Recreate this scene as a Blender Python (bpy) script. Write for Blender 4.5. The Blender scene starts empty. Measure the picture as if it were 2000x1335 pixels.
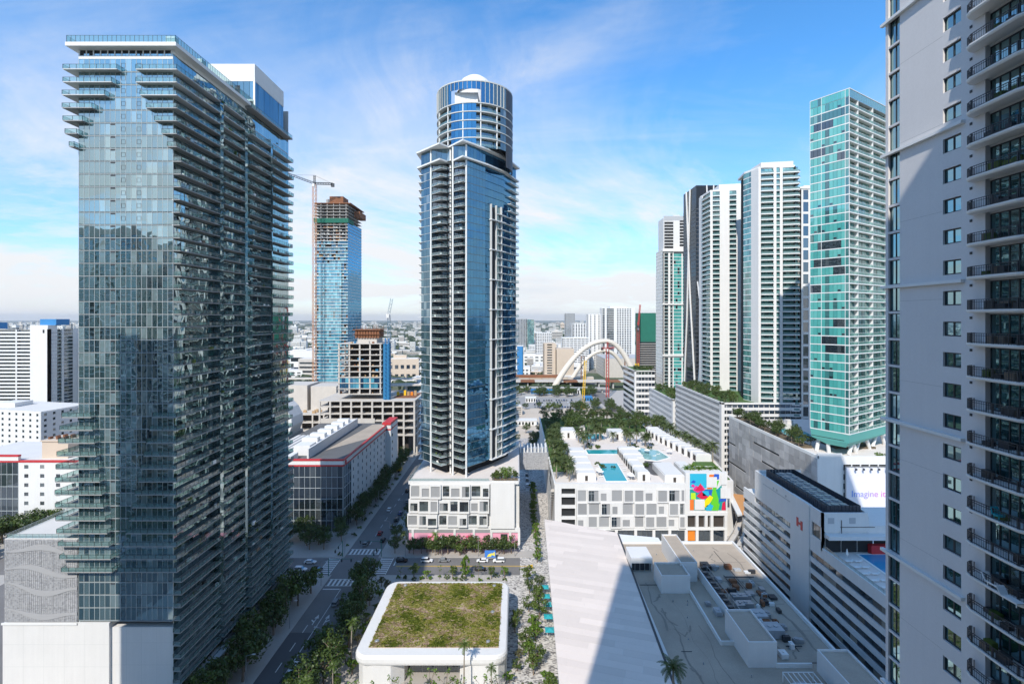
import bpy, math, random
from mathutils import Vector, Matrix
R = random.Random(11)
sc = bpy.context.scene
C = sc.collection
PI = math.pi
H = 98.0                      # eye height above the street

# ------------------------------------------------------------------ camera, world, sun, exposure
cd = bpy.data.cameras.new('camera'); cam = bpy.data.objects.new('camera', cd); C.objects.link(cam)
cam.location = (0, 0, H); cam.rotation_euler = (PI/2, 0, 0)
cd.sensor_width = 36; cd.lens = 18; cd.clip_start = .5; cd.clip_end = 60000
cd.shift_x = -.005; cd.shift_y = -.02275
sc.camera = cam
AZ, EL = math.radians(19), math.radians(42)
SUNV = Vector((math.sin(AZ)*math.cos(EL), math.cos(AZ)*math.cos(EL), -math.sin(EL)))
sd = bpy.data.lights.new('sun', 'SUN'); sun = bpy.data.objects.new('sun', sd); C.objects.link(sun)
sd.energy = 3.3; sd.angle = math.radians(.53); sd.color = (1, .935, .84)
sun.rotation_euler = SUNV.to_track_quat('-Z', 'Y').to_euler(); sun.location = (-60, -150, 300)
w = bpy.data.worlds.new('World'); sc.world = w; w.use_nodes = True
nt = w.node_tree; N = nt.nodes; L = nt.links; N.clear()
def nn(t, **k):
    n = N.new(t)
    for a, b in k.items(): setattr(n, a, b)
    return n
def vmath(op, a, b=None):
    n = nn('ShaderNodeMath', operation=op)
    for i, x in enumerate((a, b)):
        if x is None: continue
        if isinstance(x, (int, float)): n.inputs[i].default_value = x
        else: L.new(x, n.inputs[i])
    return n.outputs[0]
def wramp(x, pts):
    n = nn('ShaderNodeValToRGB'); e = n.color_ramp.elements
    while len(e) < len(pts): e.new(.5)
    for q, (p, c) in zip(e, pts): q.position = p; q.color = (c, c, c, 1)
    L.new(x, n.inputs[0]); return n.outputs[0]
sky = nn('ShaderNodeTexSky', sky_type='NISHITA', sun_disc=False)
sky.sun_elevation = EL; sky.sun_rotation = PI+AZ; sky.altitude = 50; sky.air_density = 1.0; sky.dust_density = .45; sky.ozone_density = 2.2
tc = nn('ShaderNodeTexCoord'); sep = nn('ShaderNodeSeparateXYZ'); L.new(tc.outputs['Generated'], sep.inputs[0])
zc = vmath('ADD', vmath('MAXIMUM', sep.outputs[2], 0.0), .16)
cx_ = vmath('DIVIDE', sep.outputs[0], zc); cy_ = vmath('DIVIDE', sep.outputs[1], zc)
def cloud(rot, sx, sy, scale, det, dist, off, rough=.6):
    cb = nn('ShaderNodeCombineXYZ'); L.new(cx_, cb.inputs[0]); L.new(cy_, cb.inputs[1])
    mp = nn('ShaderNodeMapping'); mp.inputs['Rotation'].default_value = (0, 0, rot); mp.inputs['Scale'].default_value = (sx, sy, 1); mp.inputs['Location'].default_value = off
    L.new(cb.outputs[0], mp.inputs[0])
    no = nn('ShaderNodeTexNoise'); no.inputs['Scale'].default_value = scale; no.inputs['Detail'].default_value = det
    no.inputs['Roughness'].default_value = rough; no.inputs['Distortion'].default_value = dist
    L.new(mp.outputs[0], no.inputs['Vector']); return no.outputs['Fac']
c1 = wramp(cloud(.5, .55, 1.0, .62, 9, .5, (1.7, 3.1, 0)), [(.43, 0), (.74, 1)])
c2 = wramp(cloud(-.35, .8, .5, 2.4, 8, .9, (4.2, .6, 2), .68), [(.42, 0), (.66, 1)])
c3 = wramp(cloud(.9, .35, 2.2, 1.1, 7, 1.2, (9., 2., 5), .62), [(.5, 0), (.8, 1)])
veil = vmath('MULTIPLY', c1, vmath('ADD', vmath('MULTIPLY', c2, .62), .4))
veil = vmath('ADD', veil, vmath('MULTIPLY', c3, .22))
# more cloud towards the horizon
low = wramp(sep.outputs[2], [(0, 1), (.05, .55), (.16, .30), (.42, .0)]); lowc = wramp(sep.outputs[2], [(0, .35), (.05, .8), (.2, .9), (.32, .34), (.46, 0)])
cum = wramp(cloud(.1, .42, .40, 1.0, 12, .7, (3.3, 7.7, 1), .66), [(.41, 0), (.54, 1)])
fac = vmath('MINIMUM', vmath('ADD', vmath('ADD', vmath('MULTIPLY', veil, .9), vmath('MULTIPLY', low, .34)), vmath('MULTIPLY', vmath('MULTIPLY', cum, lowc), .88)), .97)
ti = nn('ShaderNodeMix', data_type='RGBA', blend_type='MULTIPLY'); ti.inputs[0].default_value = 1
L.new(sky.outputs[0], ti.inputs[6]); tz = nn('ShaderNodeMix', data_type='RGBA'); L.new(wramp(sep.outputs[2], [(0, 0), (.12, .72), (.4, 1)]), tz.inputs[0])
tz.inputs[6].default_value = (.74, .755, .875, 1); tz.inputs[7].default_value = (.42, .87, 1.16, 1); L.new(tz.outputs[2], ti.inputs[7])
b1 = nn('ShaderNodeBackground'); b1.inputs[1].default_value = .148; L.new(ti.outputs[2], b1.inputs[0])
b2 = nn('ShaderNodeBackground'); b2.inputs[0].default_value = (.90, .95, 1.0, 1); b2.inputs[1].default_value = .64
# cloud undersides: slightly greyer where the low cloud is thick
sh = nn('ShaderNodeMix', data_type='RGBA'); L.new(wramp(cloud(.1, .42, .40, 1.0, 10, .5, (3.3, 7.78, 1), .62), [(.58, 0), (.76, 1)]), sh.inputs[0])
sh.inputs[6].default_value = (.97, .98, 1, 1); sh.inputs[7].default_value = (.80, .86, .94, 1); L.new(sh.outputs[2], b2.inputs[0])
mx = nn('ShaderNodeMixShader'); L.new(fac, mx.inputs[0]); L.new(b1.outputs[0], mx.inputs[1]); L.new(b2.outputs[0], mx.inputs[2])
wo = nn('ShaderNodeOutputWorld'); L.new(mx.outputs[0], wo.inputs[0])
sc.view_settings.view_transform = 'Standard'; sc.view_settings.look = 'None'
sc.view_settings.exposure = 0.60; sc.view_settings.gamma = 1; sc.view_settings.use_curve_mapping = False
sc.render.engine = 'CYCLES'
cy = sc.cycles; cy.use_denoising = True; cy.max_bounces = 6; cy.diffuse_bounces = 3; cy.glossy_bounces = 4
cy.transparent_max_bounces = 16; cy.transmission_bounces = 4; cy.volume_bounces = 0; cy.caustics_reflective = False; cy.caustics_refractive = False
cy.sample_clamp_indirect = 6

# ------------------------------------------------------------------ materials
MATS = {}
def newmat(name):
    m = bpy.data.materials.new(name); m.use_nodes = True; m.node_tree.nodes.clear(); MATS[name] = m
    return m, m.node_tree.nodes, m.node_tree.links
def paint(name, col, rough=.7, var=.10, scale=.35, metal=0, isl=0.0, fine=0.0, streak=0.0):
    """plain surface with blotchy wear, optional per-piece tone, fine grain and vertical rain streaks"""
    m, n, l = newmat(name)
    g = n.new('ShaderNodeNewGeometry')
    no = n.new('ShaderNodeTexNoise'); no.inputs['Scale'].default_value = scale; no.inputs['Detail'].default_value = 6; no.inputs['Roughness'].default_value = .65
    l.new(g.outputs['Position'], no.inputs['Vector'])
    def M(op, a, b):
        q = n.new('ShaderNodeMath'); q.operation = op
        for i, x in enumerate((a, b)):
            if isinstance(x, (int, float)): q.inputs[i].default_value = x
            else: l.new(x, q.inputs[i])
        return q.outputs[0]
    v = M('ADD', M('MULTIPLY', M('SUBTRACT', no.outputs['Fac'], .5), var*2.2), 1)
    if fine:
        n2 = n.new('ShaderNodeTexNoise'); n2.inputs['Scale'].default_value = 3.2; n2.inputs['Detail'].default_value = 5
        l.new(g.outputs['Position'], n2.inputs['Vector']); v = M('MULTIPLY', v, M('ADD', M('MULTIPLY', M('SUBTRACT', n2.outputs['Fac'], .5), fine*2), 1))
    if streak:
        mp = n.new('ShaderNodeMapping'); mp.inputs['Scale'].default_value = (.9, .9, .05); l.new(g.outputs['Position'], mp.inputs[0])
        n3 = n.new('ShaderNodeTexNoise'); n3.inputs['Scale'].default_value = 1.3; n3.inputs['Detail'].default_value = 4
        l.new(mp.outputs[0], n3.inputs['Vector']); v = M('MULTIPLY', v, M('ADD', M('MULTIPLY', M('SUBTRACT', n3.outputs['Fac'], .5), streak*2), 1))
    if isl:
        oi = n.new('ShaderNodeObjectInfo'); a = M('ADD', g.outputs['Random Per Island'], oi.outputs['Random']); a = M('FRACT', a, 0)
        v = M('MULTIPLY', v, M('ADD', M('MULTIPLY', M('SUBTRACT', a, .5), isl*2), 1))
    mx = n.new('ShaderNodeMix'); mx.data_type = 'RGBA'; mx.blend_type = 'MULTIPLY'; mx.inputs[0].default_value = 1
    mx.inputs[6].default_value = (*col, 1); l.new(v, mx.inputs[7])
    p = n.new('ShaderNodeBsdfPrincipled'); p.inputs['Roughness'].default_value = rough; p.inputs['Metallic'].default_value = metal
    l.new(mx.outputs[2], p.inputs['Base Color'])
    o = n.new('ShaderNodeOutputMaterial'); l.new(p.outputs[0], o.inputs[0]); return m
def glass(name, tones, tint=(1, 1, 1), refl=.25, rough=.015, wob=.012):
    """coated facade glass: a mirror coat over what stands behind the pane (blinds, rooms), one tone per pane"""
    m, n, l = newmat(name)
    g = n.new('ShaderNodeNewGeometry'); oi = n.new('ShaderNodeObjectInfo')
    ad = n.new('ShaderNodeMath'); ad.operation = 'ADD'; l.new(g.outputs['Random Per Island'], ad.inputs[0]); l.new(oi.outputs['Random'], ad.inputs[1])
    fr = n.new('ShaderNodeMath'); fr.operation = 'FRACT'; l.new(ad.outputs[0], fr.inputs[0])
    cr = n.new('ShaderNodeValToRGB'); cr.color_ramp.interpolation = 'CONSTANT'; e = cr.color_ramp.elements
    while len(e) < len(tones): e.new(.5)
    for q, (p, c) in zip(e, tones): q.position = p; q.color = (*c, 1)
    l.new(fr.outputs[0], cr.inputs[0])
    no = n.new('ShaderNodeTexNoise'); no.inputs['Scale'].default_value = .24; no.inputs['Detail'].default_value = 0
    l.new(g.outputs['Position'], no.inputs['Vector'])
    bp = n.new('ShaderNodeBump'); bp.inputs['Strength'].default_value = 1; bp.inputs['Distance'].default_value = wob*1.3
    l.new(no.outputs['Fac'], bp.inputs['Height'])
    d = n.new('ShaderNodeBsdfDiffuse'); l.new(cr.outputs[0], d.inputs[0])
    gl = n.new('ShaderNodeBsdfGlossy'); gl.inputs['Color'].default_value = (*tint, 1); gl.inputs['Roughness'].default_value = rough; l.new(bp.outputs[0], gl.inputs['Normal'])
    f = n.new('ShaderNodeFresnel'); f.inputs[0].default_value = 1.5
    mr = n.new('ShaderNodeMapRange'); mr.inputs[1].default_value = .04; mr.inputs[2].default_value = 1; mr.inputs[3].default_value = refl; mr.inputs[4].default_value = .95
    l.new(f.outputs[0], mr.inputs[0])
    mx = n.new('ShaderNodeMixShader'); l.new(mr.outputs[0], mx.inputs[0]); l.new(d.outputs[0], mx.inputs[1]); l.new(gl.outputs[0], mx.inputs[2])
    o = n.new('ShaderNodeOutputMaterial'); l.new(mx.outputs[0], o.inputs[0]); return m
def railglass(name, col, keep=.45, refl=.14):
    m, n, l = newmat(name)
    t = n.new('ShaderNodeBsdfTransparent'); t.inputs[0].default_value = (*col, 1)
    d = n.new('ShaderNodeBsdfDiffuse'); d.inputs[0].default_value = (.22, .34, .335, 1)
    gl = n.new('ShaderNodeBsdfGlossy'); gl.inputs['Roughness'].default_value = .03
    a = n.new('ShaderNodeMixShader'); a.inputs[0].default_value = 1-keep; l.new(d.outputs[0], a.inputs[1]); l.new(t.outputs[0], a.inputs[2])
    b = n.new('ShaderNodeMixShader'); b.inputs[0].default_value = refl; l.new(a.outputs[0], b.inputs[1]); l.new(gl.outputs[0], b.inputs[2])
    o = n.new('ShaderNodeOutputMaterial'); l.new(b.outputs[0], o.inputs[0]); return m
def leaf(name, c0, c1, c2):
    m, n, l = newmat(name)
    g = n.new('ShaderNodeNewGeometry'); oi = n.new('ShaderNodeObjectInfo')
    cr = n.new('ShaderNodeValToRGB'); e = cr.color_ramp.elements; e.new(.5)
    for q, (p, c) in zip(e, ((0, c0), (.55, c1), (1, c2))): q.position = p; q.color = (*c, 1)
    a = n.new('ShaderNodeMath'); a.operation = 'MULTIPLY_ADD'; a.inputs[1].default_value = .75; l.new(g.outputs['Random Per Island'], a.inputs[0])
    b = n.new('ShaderNodeMath'); b.operation = 'MULTIPLY'; b.inputs[1].default_value = .25; l.new(oi.outputs['Random'], b.inputs[0]); l.new(b.outputs[0], a.inputs[2])
    l.new(a.outputs[0], cr.inputs[0])
    d = n.new('ShaderNodeBsdfDiffuse'); l.new(cr.outputs[0], d.inputs[0])
    t = n.new('ShaderNodeBsdfTranslucent'); l.new(cr.outputs[0], t.inputs[0])
    gl = n.new('ShaderNodeBsdfGlossy'); gl.inputs['Roughness'].default_value = .45; gl.inputs['Color'].default_value = (.5, .5, .5, 1)
    x = n.new('ShaderNodeMixShader'); x.inputs[0].default_value = .3; l.new(d.outputs[0], x.inputs[1]); l.new(t.outputs[0], x.inputs[2])
    y = n.new('ShaderNodeMixShader'); y.inputs[0].default_value = .06; l.new(x.outputs[0], y.inputs[1]); l.new(gl.outputs[0], y.inputs[2])
    o = n.new('ShaderNodeOutputMaterial'); l.new(y.outputs[0], o.inputs[0]); return m
def mosaic(name, cols, scale, rough=.8, jitter=1.0, blend=None, stretch=(1, 1, 1), rot=0):
    """cells of different flat tones: printed paving patterns, far ground"""
    m, n, l = newmat(name)
    g = n.new('ShaderNodeNewGeometry'); mp = n.new('ShaderNodeMapping'); mp.inputs['Scale'].default_value = stretch; mp.inputs['Rotation'].default_value = (0, 0, rot)
    l.new(g.outputs['Position'], mp.inputs[0])
    v = n.new('ShaderNodeTexVoronoi'); v.inputs['Scale'].default_value = scale; v.inputs['Randomness'].default_value = jitter; l.new(mp.outputs[0], v.inputs['Vector'])
    s = n.new('ShaderNodeSeparateColor'); l.new(v.outputs['Color'], s.inputs[0])
    x = s.outputs[0]
    if blend:
        no = n.new('ShaderNodeTexNoise'); no.inputs['Scale'].default_value = blend; no.inputs['Detail'].default_value = 5; l.new(g.outputs['Position'], no.inputs['Vector'])
        q = n.new('ShaderNodeMath'); q.operation = 'MULTIPLY_ADD'; q.inputs[1].default_value = .5; l.new(x, q.inputs[0])
        q2 = n.new('ShaderNodeMath'); q2.operation = 'MULTIPLY_ADD'; q2.inputs[1].default_value = 1.6; q2.inputs[2].default_value = -.55; l.new(no.outputs['Fac'], q2.inputs[0]); l.new(q2.outputs[0], q.inputs[2]); x = q.outputs[0]
    cr = n.new('ShaderNodeValToRGB'); cr.color_ramp.interpolation = 'CONSTANT'; e = cr.color_ramp.elements
    while len(e) < len(cols): e.new(.5)
    for q, (p, c) in zip(e, cols): q.position = p; q.color = (*c, 1)
    l.new(x, cr.inputs[0])
    p = n.new('ShaderNodeBsdfPrincipled'); p.inputs['Roughness'].default_value = rough; l.new(cr.outputs[0], p.inputs['Base Color'])
    o = n.new('ShaderNodeOutputMaterial'); l.new(p.outputs[0], o.inputs[0]); return m

WHITE = paint('white_render', (.68, .67, .65), .65, .05, .22, fine=.03, streak=.06)
WHITE2 = paint('warm_white_render', (.74, .72, .68), .7, .06, .3, fine=.03, streak=.04)
STUCCO = paint('pale_stucco', (.66, .645, .64), .8, .05, .2, fine=.04, streak=.03)
TRIMW = paint('white_trim', (.74, .74, .72), .6, .04, .5)
CONC = paint('concrete', (.40, .385, .36), .85, .16, .25, fine=.08, streak=.08)
CONCP = paint('pale_concrete', (.52, .48, .43), .85, .14, .2, fine=.06, streak=.05)
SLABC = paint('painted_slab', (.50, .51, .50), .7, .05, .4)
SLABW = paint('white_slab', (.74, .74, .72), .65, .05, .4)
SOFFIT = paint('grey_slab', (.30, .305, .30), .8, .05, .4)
GREYP = paint('grey_metal_panel', (.40, .41, .42), .5, .06, .3, isl=.06)
LOUV = paint('grey_louvre', (.30, .305, .31), .5, .05, .4, isl=.10)
DARKM = paint('dark_metal', (.035, .037, .042), .45, .1, .5)
NAVY = paint('dark_screen', (.028, .035, .05), .5, .15, .5)
STEEL = paint('steel', (.35, .36, .37), .45, .1, .5, metal=.4)
BANDG = paint('floor_band_metal', (.27, .31, .32), .5, .05, .4)
MULL = paint('mullion', (.16, .20, .21), .4, .05, .5)
MULLW = paint('light_mullion', (.5, .54, .54), .4, .05, .5)
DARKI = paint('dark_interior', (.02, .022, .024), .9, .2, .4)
SHADEI = paint('brown_interior', (.05, .04, .033), .9, .3, .4)
RED = paint('red_trim', (.50, .03, .035), .5, .05, .4)
REDM = paint('red_steel', (.40, .05, .035), .5, .12, .4)
ORANGE = paint('orange_steel', (.72, .22, .02), .5, .12, .5)
YELLOW = paint('yellow_steel', (.80, .50, .02), .5, .08, .5)
RUST = paint('rusty_formwork', (.22, .09, .04), .85, .3, .3)
WOODF = paint('formwork_timber', (.42, .28, .15), .85, .25, .4)
BLUEM = paint('blue_mesh', (.02, .17, .33), .8, .25, .6, fine=.2)
BLUEP = paint('blue_paint', (.03, .20, .45), .6, .1, .4)
GREENN = paint('green_net', (.012, .13, .085), .9, .2, .15, fine=.15)
ROOFG = paint('roof_membrane', (.40, .335, .265), .9, .30, .09, fine=.16)
ROOFD = paint('dark_roof', (.12, .12, .12), .9, .2, .15, fine=.1)
ROOFL = paint('light_roof', (.62, .60, .57), .85, .1, .15, fine=.05)
DECKT = paint('pool_deck_paving', (.68, .62, .57), .85, .1, .25, fine=.05)
TRAV = paint('limestone_panel', (.70, .615, .55), .75, .05, .25, isl=.07, fine=.04)
ASPH = paint('asphalt', (.17, .162, .158), .9, .26, .10, fine=.16)
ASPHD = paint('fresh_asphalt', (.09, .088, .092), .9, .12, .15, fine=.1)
PAVE = paint('pavement_concrete', (.40, .375, .345), .88, .14, .2, fine=.1)
SAND = paint('construction_ground', (.52, .45, .37), .95, .16, .05, fine=.1)
LINE = paint('road_paint', (.62, .62, .60), .8, .18, .8, fine=.1)
LINEY = paint('yellow_road_paint', (.65, .40, .03), .8, .15, .8)
PINK = paint('pink_hoarding', (.80, .36, .47), .6, .06, .3)
PINKD = paint('deep_pink', (.72, .09, .22), .6, .06, .3)
TEALU = paint('teal_canvas', (.02, .33, .38), .8, .08, .5)
CANV = paint('white_canvas', (.78, .77, .74), .8, .05, .5)
BRIDGE = paint('arch_concrete', (.66, .60, .51), .8, .06, .1)
BARK = paint('bark', (.20, .15, .11), .9, .2, .8, fine=.2)
BARKP = paint('palm_bark', (.30, .255, .20), .9, .15, .9, fine=.15)
BEIGE = paint('beige_wall', (.56, .46, .36), .85, .08, .1)
TIREM = paint('tyre_rubber', (.02, .02, .02), .85, .1, 1)
SOIL = paint('planting_soil', (.13, .10, .065), .95, .25, .3, fine=.2)
TRUNKG = paint('green_roof_soil', (.40, .30, .21), .95, .3, .35, fine=.25)
LAWN = paint('lawn', (.06, .125, .025), .95, .25, .2, fine=.2)
WOODS = paint('timber_slats', (.55, .27, .10), .7, .15, .5)
PLAZA = mosaic('plaza_pavers', [(0, (.58, .55, .51)), (.42, (.46, .43, .40)), (.62, (.30, .28, .265)), (.82, (.16, .15, .145))], 1.5, .85, 1, stretch=(1, 1.7, 1), rot=.5)
CITY = mosaic('city_ground', [(0, (.045, .07, .03)), (.34, (.07, .095, .045)), (.52, (.20, .19, .165)), (.62, (.06, .085, .04)), (.74, (.33, .31, .28)), (.86, (.10, .105, .08))], .018, .95, 1, blend=.0022)
PERF = mosaic('perforated_metal', [(0, (.40, .40, .41)), (.45, (.33, .33, .34)), (.8, (.26, .26, .27))], 2.0, .55, .4, stretch=(1, 1, 1.6))
WATER = glass('pool_water', [(0, (.015, .30, .34))], (.9, 1, 1), .05, .04, .02)
WATERP = glass('shallow_pool_water', [(0, (.22, .42, .42))], (.9, 1, 1), .05, .04, .02)
WATERB = glass('blue_pool_water', [(0, (.03, .27, .48))], (.9, 1, 1), .05, .04, .02)
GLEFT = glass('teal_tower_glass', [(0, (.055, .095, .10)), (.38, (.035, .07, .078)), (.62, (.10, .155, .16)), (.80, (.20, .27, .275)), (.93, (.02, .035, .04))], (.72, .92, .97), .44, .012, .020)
GBLACK = glass('black_glass', [(0, (.008, .009, .012)), (.6, (.014, .016, .02))], (.6, .7, .8), .06, .05, .01)
RAILW = railglass('frosted_green_rail', (.75, .95, .92), .75, .10)
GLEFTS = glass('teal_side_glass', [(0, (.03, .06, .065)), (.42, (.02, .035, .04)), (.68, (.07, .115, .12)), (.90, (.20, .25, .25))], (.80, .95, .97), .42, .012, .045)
GTEAL = glass('green_glass', [(0, (.075, .37, .335)), (.35, (.10, .42, .375)), (.64, (.065, .33, .305)), (.84, (.13, .46, .42)), (.965, (.03, .12, .12))], (.8, 1, .97), .20, .02, .012)
GTEALD = glass('deep_green_glass', [(0, (.03, .13, .13)), (.45, (.05, .20, .19)), (.8, (.02, .07, .075)), (.93, (.14, .30, .28))], (.8, 1, .97), .22, .02, .012)
GPALE = glass('pale_green_glass', [(0, (.07, .21, .20)), (.4, (.12, .30, .28)), (.7, (.04, .12, .12)), (.9, (.22, .38, .36))], (.85, 1, .98), .2, .02, .012)
GBLUE = glass('blue_glass', [(0, (.008, .04, .09)), (.5, (.012, .06, .12)), (.85, (.02, .08, .14))], (.24, .56, .84), .36, .012, .02)
GBLUEL = glass('light_blue_glass', [(0, (.05, .24, .33)), (.35, (.09, .33, .42)), (.6, (.03, .17, .27)), (.82, (.16, .42, .50)), (.94, (.02, .06, .10))], (.75, .95, 1), .22, .02, .012)
GNEAR = glass('near_glass', [(0, (.008, .035, .04)), (.4, (.012, .05, .055)), (.75, (.02, .045, .05)), (.9, (.10, .12, .11))], (.62, .93, 1), .40, .012, .015)
GDARK = glass('dark_glass', [(0, (.012, .018, .024)), (.5, (.02, .028, .034)), (.85, (.05, .06, .065))], (.8, .9, 1), .20, .02, .012)
GBRONZE = glass('curtained_glass', [(0, (.10, .085, .065)), (.35, (.03, .03, .03)), (.6, (.17, .15, .12)), (.85, (.28, .25, .20))], (.9, .9, 1), .12, .03, .01)
GGREY = glass('grey_window', [(0, (.05, .06, .065)), (.4, (.09, .11, .115)), (.7, (.03, .035, .04)), (.9, (.25, .26, .25))], (.9, .95, 1), .14, .03, .01)
GMED = glass('tower_glass', [(0, (.035, .065, .072)), (.4, (.02, .04, .048)), (.7, (.07, .115, .12)), (.9, (.20, .24, .24))], (.50, .74, .92), .26, .012, .03)
RAIL = railglass('clear_rail_glass', (.80, .92, .91), .3, .13)
RAILG = railglass('green_rail_glass', (.66, .88, .84), .28, .15)
LEAFD = leaf('dark_foliage', (.030, .055, .014), (.062, .105, .022), (.12, .165, .04))
LEAFM = leaf('mid_foliage', (.045, .08, .015), (.095, .15, .025), (.17, .22, .05))
LEAFY = leaf('bright_foliage', (.06, .12, .012), (.12, .22, .02), (.20, .30, .04))
LEAFP = leaf('palm_foliage', (.04, .065, .02), (.085, .12, .033), (.16, .19, .065))
LEAFO = leaf('olive_foliage', (.06, .07, .025), (.12, .125, .05), (.19, .18, .08))
SEDUM = leaf('green_roof_planting', (.07, .10, .012), (.27, .28, .04), (.50, .44, .20))
SEDT = leaf('tan_roof_planting', (.22, .15, .09), (.48, .36, .26), (.66, .53, .40))
SEDD = leaf('dark_roof_planting', (.045, .08, .010), (.15, .19, .025), (.26, .29, .045))
FAR = leaf('far_foliage', (.022, .042, .018), (.045, .072, .028), (.08, .10, .04))
CARW = paint('car_white', (.78, .78, .78), .25, .02, .5)
CARB = paint('car_black', (.015, .015, .018), .2, .02, .5)
CARG = paint('car_grey', (.22, .23, .24), .25, .02, .5)
CARR = paint('car_red', (.25, .015, .02), .25, .02, .5)
CARN = paint('car_blue', (.02, .06, .18), .25, .02, .5)
LAMPG = paint('lamp_lens', (.7, .7, .65), .2, .02, 1)
FLAT = {}
def flat(name, c):
    if name not in FLAT: FLAT[name] = paint(name, c, .6, .04, .4)
    return FLAT[name]

# ------------------------------------------------------------------ builders
def G(px, py, z=0.0):
    """the point at height z seen at (px, py) of the 2000-pixel photograph (eye at the origin, level, looking along +Y)"""
    y = (H-z)*1000/(py-622); return ((px-1010)/1000*y, y)
def link(o): C.objects.link(o); return o
INV = {}
def tag(o, label=None, cat=None, group=None, kind=None):
    if label: o['label'] = label
    if cat: o['category'] = cat
    if group: o['group'] = group
    if kind: o['kind'] = kind
    return o
def thing(name, label, cat, loc=(0, 0, 0), group=None, rz=0):
    o = link(bpy.data.objects.new(name, None)); o.location = loc; o.rotation_euler = (0, 0, rz); o.empty_display_size = 1
    INV[o.name] = (Matrix.Translation(Vector(loc)) @ Matrix.Rotation(rz, 4, 'Z')).inverted()
    return tag(o, label, cat, group)
def adopt(o, parent, world=True):
    o.parent = parent
    if world and parent.name in INV: o.matrix_parent_inverse = INV[parent.name]
    return o
class MB:
    def __init__(s): s.v = []; s.f = []; s.m = []
    def poly(s, pts, m=0):
        n = len(s.v); s.v += [tuple(p) for p in pts]; s.f.append(tuple(range(n, n+len(pts)))); s.m.append(m)
    def box(s, x0, y0, z0, x1, y1, z1, m=0):
        s.hexa([(x0, y0), (x1, y0), (x1, y1), (x0, y1)], z0, z1, m)
    def hexa(s, q, z0, z1, m=0, q2=None, mt=None):
        """prism over polygon q (counter-clockwise), optional other outline on top"""
        q2 = q2 or q; k = len(q); n = len(s.v)
        s.v += [(a, b, z0) for a, b in q]+[(a, b, z1) for a, b in q2]
        for i in range(k):
            j = (i+1) % k; s.f.append((n+i, n+j, n+k+j, n+k+i)); s.m.append(m)
        s.f.append(tuple(n+k+i for i in range(k))); s.m.append(m if mt is None else mt)
        s.f.append(tuple(n+k-1-i for i in range(k))); s.m.append(m)
    def fbox(s, f, s0, s1, z0, z1, t0, t1, m=0):
        s.hexa([f.p(s0, t1), f.p(s1, t1), f.p(s1, t0), f.p(s0, t0)], z0, z1, m)
    def tube(s, a, b, r0, r1=None, seg=6, m=0, cap=True):
        r1 = r0 if r1 is None else r1; a = Vector(a); b = Vector(b); d = (b-a).normalized()
        u = d.cross(Vector((0, 0, 1)));
        if u.length < 1e-3: u = Vector((1, 0, 0))
        u.normalize(); q = d.cross(u); n = len(s.v)
        for c, r in ((a, r0), (b, r1)):
            for i in range(seg):
                t = 2*PI*i/seg; s.v.append(tuple(c+u*math.cos(t)*r+q*math.sin(t)*r))
        for i in range(seg):
            j = (i+1) % seg; s.f.append((n+i, n+seg+i, n+seg+j, n+j)); s.m.append(m)
        if cap: s.f.append(tuple(n+seg+i for i in reversed(range(seg)))); s.m.append(m); s.f.append(tuple(n+i for i in range(seg))); s.m.append(m)
    def lat(s, a, b, wd, m=0, step=None, bar=.12):
        """lattice mast or boom between two points"""
        a = Vector(a); b = Vector(b); d = (b-a); ln = d.length; d.normalize()
        u = d.cross(Vector((0, 1, 0)) if abs(d.y) < .9 else Vector((1, 0, 0))).normalized(); q = d.cross(u); step = step or wd*1.2
        cs = [u*wd/2+q*wd/2, u*wd/2-q*wd/2, -u*wd/2-q*wd/2, -u*wd/2+q*wd/2]
        for c in cs: s.tube(a+c, b+c, bar, bar, 4, m)
        k = max(1, int(ln/step))
        for i in range(k):
            p0 = a+d*ln*i/k; p1 = a+d*ln*(i+1)/k
            for j in range(4): s.tube(p0+cs[j], p1+cs[(j+1) % 4], bar*.6, bar*.6, 3, m, False)
    def out(s, name, mats, parent=None, smooth=False, stuff=False, world=True):
        me = bpy.data.meshes.new(name); me.from_pydata(s.v, [], s.f)
        for m in (mats if isinstance(mats, (list, tuple)) else [mats]): me.materials.append(m)
        me.polygons.foreach_set('material_index', s.m)
        if smooth: me.polygons.foreach_set('use_smooth', [True]*len(s.f))
        me.update(); o = link(bpy.data.objects.new(name, me))
        if parent: adopt(o, parent, world)
        if stuff: o['kind'] = 'stuff'
        return o
class Face:
    """a vertical wall plane: o = start (x, y), running to e, outside on the right-hand side"""
    def __init__(s, o, e):
        s.o = Vector(o); d = Vector(e)-s.o; s.w = d.length; s.d = d.normalized(); s.n = Vector((s.d.y, -s.d.x)); s.a = math.atan2(s.d.y, s.d.x)
    def p(s, a, t=0): q = s.o+s.d*a+s.n*t; return (q.x, q.y)
    def sees(s, a): q = s.o+s.d*a; return -(q.x*s.n.x+q.y*s.n.y) > 0
MESHES = {}
def boxmesh(name, w_, h_, t_, mat):
    k = (name, round(w_, 2), round(h_, 2), round(t_, 2), mat.name)
    if k not in MESHES:
        b = MB(); b.box(0, -t_/2, 0, w_, t_/2, h_); me = bpy.data.meshes.new(name); me.from_pydata(b.v, [], b.f); me.materials.append(mat); MESHES[k] = me
    return MESHES[k]
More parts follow.
